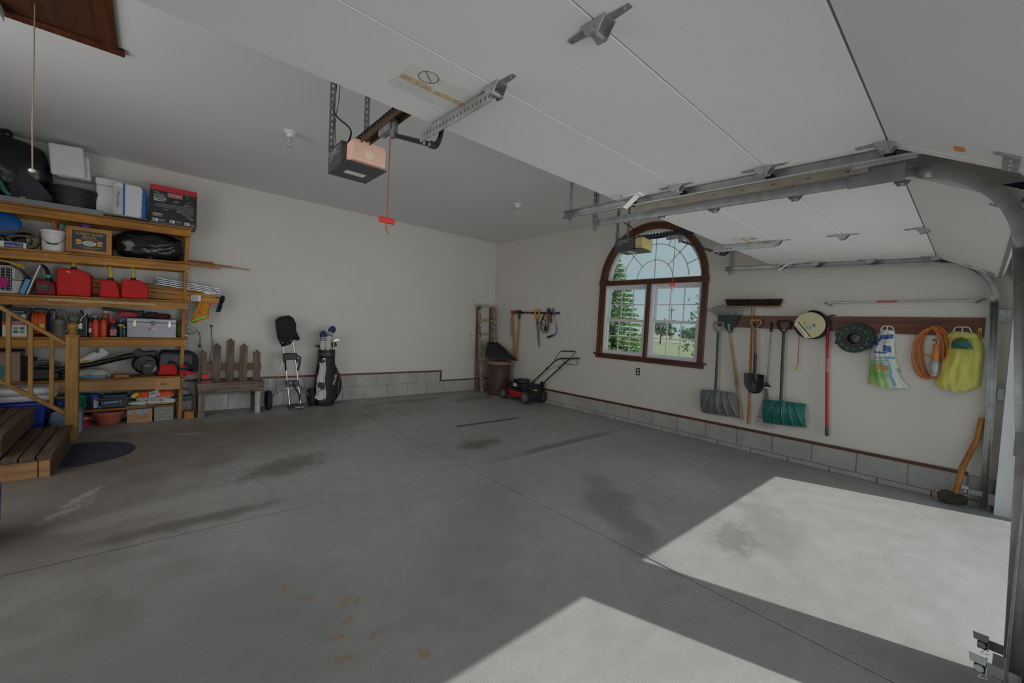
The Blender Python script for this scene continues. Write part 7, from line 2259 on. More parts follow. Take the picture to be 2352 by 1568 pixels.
# ------------------------------------------------------------------ wooden steps and railing
M_stepd = wood('worn_tread', (0.130, 0.080, 0.058), (0.060, 0.036, 0.027), 'y', rough=.6, bump=.3)
M_stepr = wood('worn_riser', (0.160, 0.085, 0.055), (0.085, 0.045, 0.030), 'y', rough=.6, bump=.2)
M_side = wood('new_pine_side', (0.47, 0.265, 0.115), (0.34, 0.170, 0.065), 'x', rough=.6)
M_rail = wood('railing_pine', (0.37, 0.200, 0.030), (0.25, 0.122, 0.016), 'z', rough=.5)
M_railx = wood('railing_pine_x', (0.38, 0.205, 0.032), (0.26, 0.128, 0.018), 'x', rough=.5)
st = thing('wooden_steps', 'low wooden steps with worn dark treads at the left photo edge', 'steps', (-1.1, 5.5, 0))
YS0, YS1 = 4.945, 6.085
for k, (xf_, zt_) in enumerate(((-.595, .180), (-.865, .360), (-1.135, .540))):
    xb_ = xf_ - .27 if k < 2 else -1.86
    w = .0905
    x = xf_ + .018
    n = 3 if k < 2 else 7
    for j in range(n):
        MB().box(x - w, YS0 - (.012 if k == 0 else -.05), zt_ - .038, x - .006, YS1 + (.20 if k else 0), zt_).build('tread_board', M_stepd, st, bevel=.003, seg=1)
        x -= w + .003
    MB().box(xf_ - .020, YS0 + .06 * min(k, 1) + .018, zt_ - .180 if k else 0, xf_, YS1 + (.19 if k else 0), zt_ - .040).build('riser', M_stepr, st, bevel=.002, seg=1)
MB().box(-1.86, YS0, 0, -.665, YS0 + .018, .140).build('side_board', M_side, st, bevel=.002, seg=1)
MB().box(-.658, YS0 - .006, 0, -.597, YS0 + .016, .140).build('corner_block', M_side, st, bevel=.002, seg=1)
MB().box(-1.86, YS0 + .055, .182, -.885, YS0 + .073, .320).build('side_board', M_side, st, bevel=.002, seg=1)
MB().box(-1.86, YS0 + .10, .362, -1.16, YS0 + .118, .50).build('side_board', M_side, st)
rlg = thing('stair_railing', 'pine stair railing with turned newel post beside the steps', 'railing', (-.6, 6.1, 0))
NX0, NX1, NY0, NY1 = -.640, -.547, 6.100, 6.193
nw = MB().box(NX0, NY0, 0, NX1, NY1, 1.078).build('newel_post', M_rail, rlg, bevel=.003, seg=1)
ncx, ncy = (NX0 + NX1) / 2, (NY0 + NY1) / 2
MB().box(NX0 - .006, NY0 - .006, 1.079, NX1 + .006, NY1 + .006, 1.098).build('post_cap', M_rail, rlg, bevel=.006)
MB().lathe([(.036, 1.098), (.038, 1.106), (.030, 1.114), (.027, 1.122), (.034, 1.128), (.034, 1.134), (.028, 1.138), (.026, 1.146), (.034, 1.158), (.040, 1.172), (.041, 1.186), (.037, 1.202), (.028, 1.214), (.014, 1.222), (.001, 1.224)], (ncx, ncy, 0), 28).build('ball_finial', M_rail, rlg, smooth=True)
yr_ = ncy
MB().bar((NX0, yr_, 1.005), (-1.86, yr_, 1.005 + 1.22 * .80), .060, .036).build('hand_rail', M_railx, rlg, bevel=.008)
MB().bar((NX0, yr_, .292), (-1.86, yr_, .292 + 1.22 * .82), .040, .036).build('bottom_rail', M_railx, rlg, bevel=.003, seg=1)
for k in range(8):
    xb = -.736 - .1405 * k
    if xb < -1.8:
        break
    zb_ = .292 + (NX0 - xb) * .82 + .01
    zt_ = 1.005 + (NX0 - xb) * .80 - .01
    MB().box(xb - .016, yr_ - .016, zb_, xb + .016, yr_ + .016, zt_).build('baluster', M_rail, rlg, bevel=.002, seg=1)

# half-round door mat
M_dm = mat('navy_mat', (.028, .031, .045), .95, var=.35, scale=120, bump=.5, bscale=160)
dm = thing('half_round_mat', 'dark half-round doormat on the floor before the steps', 'doormat', (-.4, 5.54, 0))


def half(r, y0=5.545, x0=-.575):
    pts = [(x0, y0 - r * .955), (x0, y0 + r * .955)]
    for i in range(33):
        a = rad(90 - 180 * i / 32)
        pts.append((x0 + .05 + (r + .015) * cos(a), y0 + r * sin(a)))
    return pts


MB().prism(half(.415), 'xy', .0015, .008).build('mat_base', M_dm, dm, bevel=.003, seg=1)
m = MB()
ins = half(.372, x0=-.545)
m.tube([(x, y, .0085) for x, y in ins], .0035, 5, closed=True)
m.build('border_rib', M_dm, dm)
rn = random.Random(8)
m = MB()
for i in range(16):
    x, y = rn.uniform(-.5, -.25), rn.uniform(5.25, 5.85)
    a0 = rn.uniform(0, 6.28)
    r_ = rn.uniform(.03, .08)
    m.tube([(x + r_ * cos(a0 + t_ * .35), y + r_ * sin(a0 + t_ * .35), .0085) for t_ in range(9)], .003, 4)
o = m.build('scroll_pattern', M_dm, dm)
o['kind'] = 'stuff'

# things behind the railing on the floor
cl = thing('big_cooler', 'large blue cooler with white lid behind the steps', 'cooler', (-1.1, 6.54, 0))
M_cb = mat('cooler_deep_blue', (.006, .035, .36), .35, var=.12, scale=20)
MB().prism([(-1.55, 0), (-.830, 0), (-.795, .385), (-1.55, .385)], 'xz', 6.385, 6.70).build('tub', M_cb, cl, bevel=.03, seg=3)
MB().box(-1.56, 6.365, .387, -.752, 6.715, .455).build('rim', M_clw, cl, bevel=.03, seg=3)
MB().box(-1.56, 6.360, .457, -.742, 6.72, .525).build('lid', M_clw, cl, bevel=.03, seg=3)
MB().prism([(-1.45, 6.42), (-.85, 6.42), (-.81, 6.47), (-.81, 6.62), (-.85, 6.67), (-1.45, 6.67)], 'xy', .525, .532).build('lid_recess', mat('lid_grey', (.46, .46, .46), .4), cl, bevel=.003)
MB().box(-.83, 6.50, .24, -.785, 6.58, .30).build('side_handle', M_cb, cl, bevel=.008)
gj = thing('blue_grey_can', 'pale blue-grey water can behind the newel post', 'can', (-.66, 6.50, 0))
M_bg = mat('blue_grey_poly', (.20, .26, .36), .4, var=.08)
MB().prism([(-.780, 0), (-.548, 0), (-.543, .02), (-.543, .22), (-.57, .275), (-.64, .295), (-.70, .275), (-.780, .25)], 'xz', 6.40, 6.60).build('can_body', M_bg, gj, bevel=.025, seg=3)
MB().lathe([(.026, 0), (.026, .03)], (-.735, 6.46, .262), 16).build('cap', M_black, gj)
MB().box(-.779, 6.397, .155, -.545, 6.402, .170).build('ridge', M_bg, gj, bevel=.002, seg=1)
bp = thing('blue_packet', 'blue printed packet with yellow top beside the big cooler', 'packet', (-.74, 6.83, .2))
MB().box(-.785, 6.80, .196, -.665, 6.87, .355).build('packet', mat('packet_blue', (.015, .07, .34), .4, var=.2), bp, bevel=.008)
MB().box(-.785, 6.798, .340, -.665, 6.872, .362).build('yellow_top', mat('packet_yellow', (.50, .40, .05), .4), bp, bevel=.004)
for k in range(4):
    MB().box(-.765, 6.797, .23 + k * .018, -.735, 6.800, .238 + k * .018).build('print_line', mat('packet_print', (.30, .42, .60), .5), bp)
bt = thing('blue_tub', 'round blue plastic tub cut off by the left photo edge', 'tub', (-.86, 3.76, 0))
MB().lathe([(.195, 0), (.205, .006), (.212, .30), (.205, .30), (.198, .02)], (-.860, 3.76, 0), 40).build('tub_body', mat('tote_blue', (.02, .07, .22), .4), bt, smooth=True)
MB().lathe([(.208, .296), (.216, .302), (.216, .332), (.205, .332)], (-.865, 3.76, 0), 40).build('rim', mat('tote_blue', (.02, .07, .22), .4), bt, smooth=True)

# ------------------------------------------------------------------ picket bench
M_old = wood('weathered_wood_z', (0.215, 0.155, 0.118), (0.085, 0.058, 0.044), 'z', grain=40, rough=.85, bump=.5)
M_oldx = wood('weathered_wood_x', (0.26, 0.205, 0.165), (0.105, 0.078, 0.060), 'x', grain=40, rough=.85, bump=.5)
M_leg = wood('flaked_white_leg', (0.52, 0.50, 0.47), (0.20, 0.165, 0.135), 'z', grain=30, rough=.85, bump=.4)
M_legt = wood('flaked_leg_top', (0.30, 0.25, 0.21), (0.14, 0.105, 0.085), 'z', grain=30, rough=.85, bump=.4)
pbn = thing('picket_bench', 'weathered bench with five fence pickets for a back', 'bench', (.85, 6.87, 0))
for xc, zt_ in ((.532, .893), (.688, .984), (.838, 1.054), (.995, .984), (1.155, .893)):
    hw = .044
    MB().prism([(xc - hw, .40), (xc + hw, .40), (xc + hw, zt_ - .050), (xc, zt_ - .008), (xc - hw, zt_ - .050)], 'xz', 6.795, 6.818).build('picket', M_old, pbn, bevel=.002, seg=1, jitter=.0012)
    MB().bar((xc - .004, 6.806, zt_ - .003), (xc + hw + .008, 6.806, zt_ - .055), .030, .008, (.6, 0, .7)).bar((xc + .004, 6.806, zt_ - .003), (xc - hw - .008, 6.806, zt_ - .055), .030, .008, (-.6, 0, .7)).build('picket_cap', M_old, pbn)
MB().box(.485, 6.819, .602, 1.213, 6.842, .703).build('back_rail', M_old, pbn, bevel=.003, seg=1, jitter=.001)
MB().box(.470, 6.672, .428, 1.240, 6.860, .460).build('seat_board', M_oldx, pbn, bevel=.005, seg=1, jitter=.0015)
MB().box(.470, 6.864, .428, 1.235, 7.06, .458).build('seat_board', M_oldx, pbn, bevel=.005, seg=1, jitter=.0015)
MB().box(.478, 6.676, .318, 1.236, 6.700, .426).build('apron', M_oldx, pbn, bevel=.004, seg=1, jitter=.001)
for x0 in (.490, 1.132):
    MB().box(x0, 6.702, 0, x0 + .066, 6.745, .427).build('leg', M_leg if x0 > 1 else M_legt, pbn, bevel=.004, seg=1, jitter=.001)
    MB().box(x0, 7.02, 0, x0 + .066, 7.06, .427).build('leg', M_legt, pbn, bevel=.004, seg=1)
    MB().box(x0 + .010, 6.745, .02, x0 + .040, 7.02, .40).build('leg_panel', M_old, pbn)
chg = thing('battery_charger', 'red and black battery charger on the bench seat', 'charger', (.575, 6.72, .46))
MB().prism([(.512, .4615), (.637, .4615), (.634, .500), (.600, .512), (.515, .512)], 'xz', 6.685, 6.76).build('base', M_black, chg, bevel=.006)
MB().box(.514, 6.682, .465, .638, 6.686, .478).build('red_stripe', M_red, chg)
MB().prism([(.518, .5125), (.602, .5125), (.604, .540), (.588, .578), (.514, .576)], 'xz', 6.69, 6.755).build('battery', M_red, chg, bevel=.006)
# wall outlet with the charger cord
wo_ = thing('wall_outlet', 'ivory wall outlet with black plug above the bench', 'outlet', (.645, YB, 1.18))
M_ivory = mat('ivory_plate', (.56, .53, .45), .4)
MB().box(.606, YB - .006, 1.120, .684, YB, 1.240).build('plate', M_ivory, wo_, bevel=.003)
for zz in (1.155, 1.205):
    MB().lathe([(.017, -.009), (.018, -.005)], (.645, YB, zz), 14, 'y').build('socket', M_ivory, wo_)
cc_ = thing('power_lead', 'black cord from the wall outlet down to the bench seat', 'cord', (.65, 7.1, 1.2))
MB().cbox((.645, YB - .022, 1.205), .026, .026, .028).build('plug', M_black, cc_, bevel=.005)
MB().tube(catmull([(.643, YB - .03, 1.20), (.646, YB - .03, 1.16), (.652, YB - .03, 1.06), (.664, 7.09, .905), (.632, 7.05, .766), (.648, 7.0, .661), (.700, 6.95, .519), (.700, 6.85, .474), (.668, 6.75, .4655), (.64, 6.73, .4655)], 6), .0042, 6).build('cord', M_black, cc_, smooth=True)
# switch plate further right
sp_ = thing('switch_plate', 'small ivory switch plate on the back wall left of the step ladder', 'switch', (5.12, YB, 1.18))
MB().box(5.095, YB - .005, 1.122, 5.150, YB, 1.232).build('plate', mat('ivory_plate2', (.50, .46, .34), .4), sp_, bevel=.003)
MB().box(5.116, YB - .012, 1.165, 5.128, YB - .004, 1.190).build('toggle', M_ivory, sp_)

# ------------------------------------------------------------------ golf cart (push trolley)
gc = thing('golf_trolley', 'folded push trolley for golf with black hood, by the bench', 'trolley', (1.64, 6.78, 0))
YT = 6.80
for a, b_ in (((1.512, .93), (1.590, .045)), ((1.642, 1.00), (1.742, .045))):
    MB().tube([(a[0], YT + .08, a[1]), (b_[0], YT - .05, b_[1])], .0125, 12).build('frame_tube', M_alu, gc, smooth=True)
MB().box(1.500, YT + .005, .742, 1.690, YT + .075, .842).build('upper_cradle', M_black, gc, bevel=.016)
for x in (1.502, 1.675):
    MB().box(x, YT + .0, .700, x + .035, YT + .07, .76).build('clamp', M_black, gc, bevel=.008)
MB().box(1.538, YT - .030, .335, 1.715, YT + .045, .430).build('axle_bracket', mat('bracket_grey', (.055, .058, .070), .45), gc, bevel=.008)
text('ART', gc, M_print, (1.626, YT - .031, .395), (1, 0, 0), (0, 0, 1), w=.085, h=.020)
MB().box(1.560, YT - .085, .028, 1.775, YT - .015, .075).build('bag_shelf', M_black, gc, bevel=.010)
MB().prism([(1.66, YT - .13), (1.77, YT - .13), (1.785, YT - .07), (1.65, YT - .07)], 'xy', .030, .040).build('white_lip', M_ivory, gc, bevel=.003)
for x in (1.585, 1.745):
    MB().tube([(x, YT - .06, .035), (x - .005, YT - .075, .010)], [.018, .012], 8).build('foot', M_black, gc)
for sx, wx_, wy in ((-1, 1.335, 6.90), (1, 1.925, 6.90)):
    c_ = (wx_, wy, .142)
    wz_ = .243
    MB().lathe([(.070, -.020), (.108, -.034), (.132, -.030), (.140, -.012), (.140, .012), (.132, .030), (.108, .034), (.070, .020)], (wx_, wy, .1405 + .0), 32, 'x').build('wheel', M_rubber, gc, smooth=True)
    MB().lathe([(.068, -.018), (.068, .018)], (wx_, wy, .1405), 20, 'x').build('hub', M_black, gc)
    MB().tube([(wx_, wy, .1405), (1.626 + sx * .085, YT + .01, .365)], .014, 10).build('axle_strut', M_galv, gc, smooth=True)
    MB().tube([(wx_ - sx * .06, wy - .03, .20), (1.60 + sx * .14, YT + .05, .56), (1.60 + sx * .085, YT + .05, .76)], .0035, 6).build('brake_rod', M_chrome, gc)
MB().tube(catmull([(1.69, YT + .02, .80), (1.725, YT, .77), (1.715, YT, .66), (1.695, YT, .58)], 5), .012, 6).tube(catmull([(1.515, YT, .73), (1.52, YT - .02, .66), (1.525, YT - .02, .58)], 4), .010, 6).build('strap', M_blackm, gc)
MB().tube(catmull([(1.63, YT - .04, .42), (1.65, YT - .06, .33), (1.71, YT - .07, .22), (1.715, YT - .07, .13)], 5), .011, 6).build('strap', M_blackm, gc)
hood = [(1.389, 1.325), (1.443, 1.377), (1.52, 1.398), (1.57, 1.411), (1.634, 1.374), (1.674, 1.288), (1.681, 1.173), (1.739, 1.053), (1.702, 1.027), (1.644, 1.045), (1.628, 1.01), (1.600, .968), (1.55, .950), (1.488, .930), (1.424, 1.072), (1.405, 1.20)]
cx_, cz_ = 1.555, 1.18


def hoodf(u, v):
    n_ = len(hood)
    k = u * n_
    i0 = int(k) % n_
    f_ = k - int(k)
    a, b_ = V(hood[i0]), V(hood[(i0 + 1) % n_])
    p = a.lerp(b_, f_)
    q = V((cx_, cz_)).lerp(p, sin(v * pi / 2))
    fold = .014 * sin(q.x * 40 + q.y * 16) * cos(v * pi / 2) ** .5 + .008 * sin(q.x * 70 - q.y * 40) * cos(v * pi / 2)
    return (q.x, 6.895 - .085 * cos(v * pi / 2) - fold, q.y)


MB().grid(hoodf, 64, 12).grid(lambda u, v: (hoodf(1 - u, v)[0], 6.895 + .07 * cos(v * pi / 2), hoodf(1 - u, v)[2]), 64, 6).build('rain_hood', M_bcl, gc, smooth=True)
for x, z in ((1.485, .995), (1.555, 1.0), (1.60, 1.03), (1.50, 1.055)):
    MB().lathe([(.005, -.004), (.005, 0)], (x, 6.845, z), 8, 'y').build('snap', M_alu, gc)

# ------------------------------------------------------------------ golf bag
gbg = thing('golf_bag', 'black golf bag with clubs and white towel against the back wall', 'golf bag', (2.16, 6.93, 0))
M_gb = mat('bag_nylon', (.012, .013, .018), .6, var=.2, scale=18, bump=.15)
bx0, by0 = 2.135, 6.915


def gbag(u, v):
    a = 2 * pi * u
    z = .035 + .735 * v
    rx = .150 + .015 * sin(pi * min(1, v * 1.2)) - .025 * v ** 3
    ry = .130 - .01 * v
    bul = .115 * max(0, cos(a)) ** 1.5 * max(0, sin(pi * min(1, max(0, (v - .02) / .80)))) ** .7 * (1.15 - .75 * v)
    return (bx0 - .005 + (rx + bul) * cos(a) + .012 * v, by0 + ry * sin(a), z)


MB().grid(gbag, 56, 26).build('bag_body', M_gb, gbg, smooth=True)
MB().lathe([(.145, 0), (.150, .006), (.150, .055), (.140, .06)], (bx0, by0, 0), 36).build('base_cup', M_blackm, gbg, smooth=True)
MB().lathe([(.118, .755), (.128, .77), (.130, .81), (.126, .86), (.130, .888), (.118, .890), (.112, .85), (.001, .84)], (bx0 + .006, by0, 0), 36).build('collar', M_black, gbg, smooth=True)
MB().lathe([(.1315, .800), (.1325, .815), (.1315, .842)], (bx0 + .006, by0, 0), 36, close=False).build('grey_band', mat('band_slate', (.040, .046, .060), .5), gbg, smooth=True)
# zip lines
zp = []
for i in range(15):
    t_ = i / 14
    p = V(gbag(.03 + .10 * 0 - .115 * sin(pi * t_) ** .5 - .02, .05 + .62 * t_))
    zp.append((p.x + .002, p.y - .003, p.z))
MB().tube(zp, .0022, 5).build('pocket_zip', M_galvd, gbg)
# towel
tw = tag(MB().grid(lambda u, v: (1.932 + .062 * (1 - v) ** .7 + (.085 + .075 * v) * u + .01 * sin(v * 9), 6.765 - .012 * sin(u * 11 + v * 2) - .008 * sin(u * 21), .705 - (.56 + .05 * u) * v - .02 * sin(u * 4)), 24, 24)
         .build('towel', mat('white_towel', (.60, .60, .61), .95, var=.06, scale=60, bump=.3), smooth=True, solid=.006), 'white towel clipped to the front of the golf bag', 'towel')
WL[tw.name] = V((0, 0, 0))
M_dgt = mat('towel_print', (.03, .05, .05), .9, var=.2)
MB().prism([(1.985, .395), (2.070, .375), (2.075, .300), (2.03, .270), (1.975, .325)], 'xz', 6.735, 6.738).build('dark_emblem', M_dgt, tw)
for k in range(6):
    MB().bar((1.950 + k * .012, 6.735, .355 - k * .012), (1.965 + k * .012, 6.735, .395 - k * .018), .004, .008, (0, 1, 0)).build('print_stroke', M_dgt, tw)
MB().tube([(1.945, 6.735, .225), (2.085, 6.735, .29)], .004, 5).tube([(1.94, 6.735, .19), (2.0, 6.735, .215)], .003, 5).build('print_line', M_dgt, tw)
MB().tube(catmull([(2.045, 6.745, .70), (2.03, 6.735, .735), (2.055, 6.735, .765), (2.075, 6.735, .74), (2.05, 6.742, .70)], 5), .004, 6).build('towel_ring', M_chrome, gbg)
text('PINE', gbg, M_print, (2.238, 6.768, .420), (.20, 0, .98), (-.98, .0, .20), w=.165, h=.034)
text('X', gbg, M_red, (2.270, 6.766, .545), (.20, 0, .98), (-.98, .0, .20), w=.045, h=.034)
MB().tube(catmull([(1.985, 6.86, .60), (1.968, 6.80, .52), (1.968, 6.80, .35), (1.985, 6.83, .22)], 5), .010, 6).build('carry_strap', M_gb, gbg)
# clubs: shafts, woods with covers, irons
M_cov = mat('cover_navy', (.020, .035, .12), .7, var=.15)
M_covw = mat('cover_white', (.50, .49, .46), .7, var=.08)
for (x, y, zt_, tilt, lab) in ((2.075, 6.86, 1.170, -.02, 'navy and white club cover, left of the pair in the golf bag'), (2.148, 6.84, 1.245, .045, 'taller navy and white club cover in the golf bag')):
    c_ = thing('golf_club', lab, 'golf club', (x, y, .3))
    MB().tube([(x, y, .30), (x, y, .95)], .007, 8).build('shaft', M_galv, c_)
    pts = [(x - .012, y, .885), (x - .012, y, .95), (x - .008, y, 1.04), (x + tilt * .5, y, zt_ - .07)]
    MB().tube(pts, [.030, .044, .045, .050], 14).build('cover_sock', M_covw, c_, smooth=True)
    MB().tube([(x + tilt * .5, y, zt_ - .075), (x + tilt * .8 + .004, y, zt_ - .035), (x + tilt + .02, y, zt_ - .005), (x + tilt + .04, y, zt_ + .006)], [.0505, .054, .046, .022], 14).build('cover_head', M_cov, c_, smooth=True)
    for dz_ in (.095, .125):
        MB().tube([(x - .006 + tilt * .3, y, zt_ - dz_ - .006), (x - .005 + tilt * .3, y, zt_ - dz_ + .006)], .0500, 14).build('navy_band', M_cov, c_)
rn = random.Random(14)
for k, (x, y, hx) in enumerate(((2.225, 6.86, .06), (2.205, 6.90, .05), (2.235, 6.93, .045), (2.06, 6.93, -.055), (2.10, 6.96, .05), (2.17, 6.90, -.05))):
    zt_ = (1.055, 1.00, .965, .945, .95, .96)[k]
    c_ = thing('golf_club', ('pale-headed putter at the right of the golf bag', 'dark iron under the pale-headed putter', 'dark iron at the right rear of the golf bag', 'dark iron at the left rim of the golf bag', 'dark iron at the rear of the golf bag', 'dark iron below the taller club cover')[k], 'golf club', (x, y, .3))
    MB().tube([(x, y, .30), (x, y, zt_ - .02)], .006, 8).build('shaft', M_galv, c_)
    MB().prism([(x - .008, zt_ - .045), (x + hx * .2, zt_ - .040), (x + hx * 1.5, zt_ - .015), (x + hx * 1.6, zt_ + .012), (x + hx * .5, zt_ + .020), (x - .008, zt_ - .005)], 'xz', y - .012, y + .012).build('club_head', mat('putter_head', (.55, .54, .50), .3, .4) if k == 0 else M_black, c_, bevel=.006)

# ------------------------------------------------------------------ step ladder
ld = thing('step_ladder', 'paint-splattered old wooden step ladder folded in the corner', 'ladder', (5.4, 6.98, 0))
M_lad, ln_, lb2 = new_mat('splattered_ladder')
tcx = ln_.nodes.new('ShaderNodeTexCoord')
n1 = ln_.nodes.new('ShaderNodeTexNoise')
n1.inputs['Scale'].default_value = 26
n1.inputs['Detail'].default_value = 7
n1.inputs['Roughness'].default_value = .7
r1 = ln_.nodes.new('ShaderNodeValToRGB')
r1.color_ramp.interpolation = 'CONSTANT'
r1.color_ramp.elements[0].color = (.17, .095, .045, 1)
r1.color_ramp.elements[1].position = .525
r1.color_ramp.elements[1].color = (.50, .47, .38, 1)
e = r1.color_ramp.elements.new(.44)
e.color = (.235, .145, .075, 1)
ln_.links.new(tcx.outputs['Object'], n1.inputs['Vector'])
ln_.links.new(n1.outputs['Fac'], r1.inputs['Fac'])
ln_.links.new(r1.outputs['Color'], lb2.inputs['Base Color'])
lb2.inputs['Roughness'].default_value = .8
M_lad2 = wood('plain_ladder', (.235, .145, .070), (.13, .075, .035), 'z', rough=.8)
for (xb, xt) in ((5.30, 5.225), (5.68, 5.60)):
    MB().bar((xb, 6.885, 0), (xt, 7.02, 1.80), .028, .085, (0, 1, 0)).build('side_rail', M_lad, ld, bevel=.003, seg=1)
for (xb, xt) in ((5.27, 5.235), (5.66, 5.59)):
    MB().bar((xb, 7.05, 0), (xt, 7.09, 1.78), .026, .05, (0, 1, 0)).build('rear_leg', M_lad2, ld, bevel=.003, seg=1)
for zz in (.33, .63, .93, 1.215, 1.515):
    f_ = zz / 1.8
    y = 6.885 + .135 * f_
    MB().box(5.31 - .07 * f_, y - .045, zz - .012, 5.67 - .08 * f_, y + .05, zz + .012).build('step', M_lad, ld, bevel=.003, seg=1)
    MB().tube([(5.31 - .07 * f_, y + .03, zz - .02), (5.67 - .08 * f_, y + .03, zz - .02)], .004, 6).build('tie_rod', M_galvd, ld)
MB().box(5.16, 6.955, 1.805, 5.655, 7.10, 1.832).build('top_cap', mat('ladder_cap', (.42, .36, .22), .8, var=.3, scale=14), ld, bevel=.004, seg=1)
MB().box(5.205, 6.975, 1.735, 5.255, 7.04, 1.80).build('green_smear', mat('green_paint', (.035, .10, .06), .7, var=.4, scale=20), ld)

# trash can with the mower's catcher bag on top
tc_ = thing('trash_can', 'brown ribbed trash can with tan lid rim in the corner', 'trash can', (5.43, 6.50, 0))
M_can = mat('can_brown', (.075, .038, .030), .45, var=.12)
MB().lathe([(.195, 0), (.205, .006), (.235, .50), (.240, .62), (.243, .625)], (5.43, 6.50, 0), 44).build('can_body', M_can, tc_, smooth=True)
for a in range(0, 360, 30):
    MB().bar((5.43 + .207 * cos(rad(a)), 6.50 + .207 * sin(rad(a)), .03), (5.43 + .236 * cos(rad(a)), 6.50 + .236 * sin(rad(a)), .50), .03, .012, (cos(rad(a)), sin(rad(a)), 0)).build('rib', M_can, tc_, bevel=.005)
MB().lathe([(.250, .625), (.262, .635), (.264, .672), (.255, .690), (.20, .700), (.001, .705)], (5.43, 6.50, 0), 44).build('lid', mat('lid_tan', (.22, .13, .075), .5, var=.12), tc_, smooth=True)
MB().box(5.36, 6.262, .56, 5.46, 6.285, .59).build('side_handle', M_can, tc_, bevel=.006)
cb_ = thing('grass_catcher', 'black cloth mower catcher bag slumped on the brown trash can', 'bag', (5.43, 6.5, .71))
pts = [((5.215, 6.62, .735), (5.215, 6.62, .86), (5.27, 6.66, 1.05), (5.50, 6.64, 1.055), (5.56, 6.55, .99)), ]
rows = [
    [(5.10, 6.56, .760), (5.13, 6.60, .885), (5.18, 6.62, 1.058), (5.44, 6.60, 1.060), (5.50, 6.66, .74)],
    [(5.20, 6.42, .750), (5.21, 6.43, .870), (5.27, 6.46, .985), (5.48, 6.46, .975), (5.56, 6.50, .74)],
    [(5.34, 6.31, .735), (5.34, 6.31, .800), (5.40, 6.34, .890), (5.53, 6.36, .870), (5.60, 6.38, .74)],
    [(5.50, 6.22, .725), (5.50, 6.22, .750), (5.54, 6.24, .790), (5.59, 6.25, .780), (5.62, 6.26, .735)],
    [(5.600, 6.165, .722), (5.600, 6.165, .728), (5.61, 6.17, .734), (5.62, 6.175, .732), (5.625, 6.18, .725)]]
m = MB()
for r in rows:
    m.v += [V(p) for p in r]
for i in range(4):
    for j in range(5):
        a, b_ = i * 5 + j, i * 5 + (j + 1) % 5
        m.f.append((a, a + 5, b_ + 5, b_))
m.f.append((0, 1, 2, 3, 4))
m.f.append((24, 23, 22, 21, 20))
m.build('cloth_body', M_bcl, cb_, bevel=.010)
MB().tube([(5.19, 6.61, 1.062), (5.43, 6.59, 1.064), (5.52, 6.40, .92), (5.61, 6.165, .735)], .009, 7).build('frame_rod', M_black, cb_)

# ------------------------------------------------------------------ mower
mw = thing('lawn_mower', 'red and black push lawn mower beside the trash can', 'lawn mower', (5.5, 5.78, 0))
M_mred = mat('mower_red', (.42, .012, .014), .3, var=.06)
M_whg = mat('wheel_grey', (.12, .125, .13), .5, var=.15)
deck = [(5.270, 5.50), (5.605, 5.50), (5.605, 5.95), (5.56, 6.10), (5.44, 6.15), (5.32, 6.10), (5.262, 5.95)]
MB().prism(deck, 'xy', .070, .185).build('deck', M_mred, mw, bevel=.025, seg=3)
MB().prism([(5.29, 5.50), (5.59, 5.50), (5.59, 5.95), (5.53, 6.06), (5.36, 6.06), (5.29, 5.95)], 'xy', .186, .225).build('deck_top', M_black, mw, bevel=.015)
for (x, y, r_, nm) in ((5.235, 6.085, .096, 0), (5.630, 6.085, .096, 0), (5.222, 5.455, .118, 1), (5.640, 5.440, .122, 1)):
    sg = -1 if x < 5.5 else 1
    w_ = MB().lathe([(r_ * .60, -.024), (r_ * .93, -.024), (r_, -.016), (r_, .016), (r_ * .93, .024), (r_ * .60, .024)], (x, y, r_), 32, 'x').build('wheel', M_rubber, mw, smooth=True)
    hbm = MB().lathe([(r_ * .74, -.026), (r_ * .74, .026)], (x, y, r_), 28, 'x')
    hbm.build('hub', M_whg, w_)
    sp2 = MB()
    for k in range(8):
        a = 2 * pi * k / 8
        sp2.bar((x + sg * .028, y, r_), (x + sg * .028, y + r_ * .66 * cos(a), r_ + r_ * .66 * sin(a)), .008, .014, (1, 0, 0))
    sp2.lathe([(.022, sg * .020), (.022, sg * .036)], (x, y, r_), 16, 'x')
    sp2.build('spokes', mat('wheel_spoke', (.22, .225, .23), .4, .2), w_)
MB().box(5.32, 5.62, .226, 5.58, 5.99, .335).build('engine_block', M_black, mw, bevel=.03, seg=3)
MB().lathe([(.12, .335), (.135, .345), (.135, .385), (.11, .412), (.001, .418)], (5.455, 5.78, 0), 30).build('recoil_cover', M_black, mw, smooth=True)
MB().lathe([(.028, .336), (.030, .38), (.022, .39)], (5.40, 5.955, 0), 16).build('fuel_cap', M_blackm, mw)
MB().box(5.310, 5.80, .265, 5.322, 5.90, .325).build('white_sticker', M_print, mw)
MB().box(5.308, 5.80, .295, 5.321, 5.83, .325).build('yellow_sticker', M_spy, mw)
MB().prism([(5.27, .20), (5.61, .20), (5.63, .27), (5.59, .345), (5.45, .365), (5.30, .33), (5.255, .28)], 'xz', 5.50, 5.635).build('rear_shroud', M_black, mw, bevel=.02)
rd_ = MB().prism([(5.365, .09), (5.455, .045), (5.50, .06), (5.56, .30), (5.50, .345), (5.42, .33)], 'yz', 5.285, 5.605)
rd_.build('rear_flap', M_blackm, mw, bevel=.012)
MB().prism([(5.37, .247), (5.47, .232), (5.47, .256), (5.37, .272)], 'xz', 5.392, 5.398).build('yellow_label', M_spy, mw)
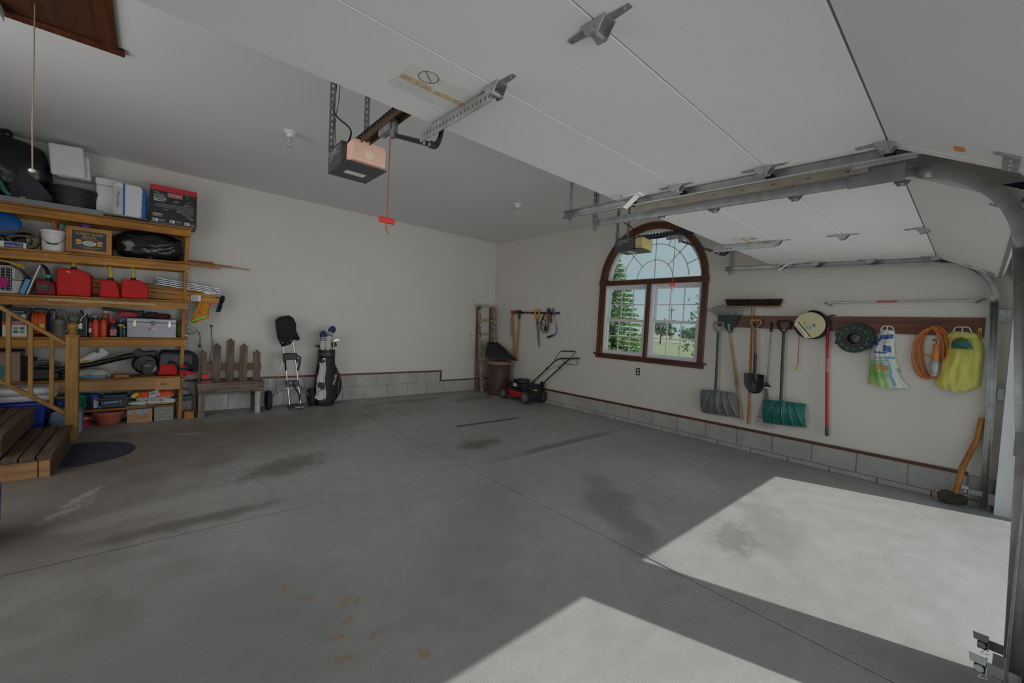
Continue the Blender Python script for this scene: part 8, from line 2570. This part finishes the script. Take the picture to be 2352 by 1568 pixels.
for (xb, xt) in ((5.270, 5.30), (5.605, 5.625)):
    MB().tube(catmull([(xb, 5.40, .34), (xb, 5.33, .42), ((xb + xt) / 2, 5.03, .68), (xt, 4.83, .858), (xt + (.03 if xb < 5.5 else .0), 4.745, .905)], 5), .0125, 10).build('handle_tube', M_black, mw, smooth=True)
    MB().lathe([(.020, -.02), (.020, .02)], ((xb + xt) / 2 - .0, 5.0, .71), 12, 'x').build('clamp_knob', M_black, mw)
    MB().box(xb - .02, 5.36, .27, xb + .02, 5.45, .40).build('handle_bracket', M_black, mw, bevel=.006)
MB().tube([(5.325, 4.750, .905), (5.46, 4.735, .908), (5.60, 4.720, .905), (5.645, 4.68, .912), (5.665, 4.60, .920)], .0145, 10).build('crossbar', M_black, mw, smooth=True)
MB().tube(catmull([(5.30, 4.83, .862), (5.285, 4.82, .90), (5.295, 4.79, .945), (5.305, 4.765, .99), (5.33, 4.735, 1.032), (5.37, 4.73, 1.036), (5.48, 4.705, 1.036), (5.60, 4.675, 1.038), (5.63, 4.672, 1.030), (5.632, 4.70, .985), (5.622, 4.74, .93), (5.622, 4.77, .89)], 5), .0065, 8).build('control_bail', M_black, mw, smooth=True)
MB().tube([(5.335, 4.735, 1.034), (5.48, 4.705, 1.037), (5.618, 4.672, 1.036)], .012, 10).build('bail_grip', M_black, mw, smooth=True)
MB().tube(catmull([(5.43, 4.745, .895), (5.45, 4.76, .84), (5.48, 4.77, .815), (5.60, 4.68, .800), (5.650, 4.62, .81), (5.645, 4.64, .89)], 5), .005, 7).build('drive_bail', M_black, mw, smooth=True)
MB().cbox((5.50, 4.775, .83), .04, .03, .05).build('throttle', M_black, mw, bevel=.008)
MB().tube(catmull([(5.49, 4.78, .82), (5.36, 4.95, .72), (5.30, 5.15, .54), (5.36, 5.45, .36)], 6), .004, 6).build('control_cable', M_blackm, mw)
# strip lying on the floor
tag(MB().prism([(3.195, 4.64), (4.315, 4.622), (4.316, 4.650), (3.196, 4.672)], 'xy', .0008, .012).build('floor_strip', mat('dark_strip', (.055, .056, .060), .6, var=.3), bevel=.003, seg=1), 'dark flat strip lying on the floor in the middle of the room', 'strip')
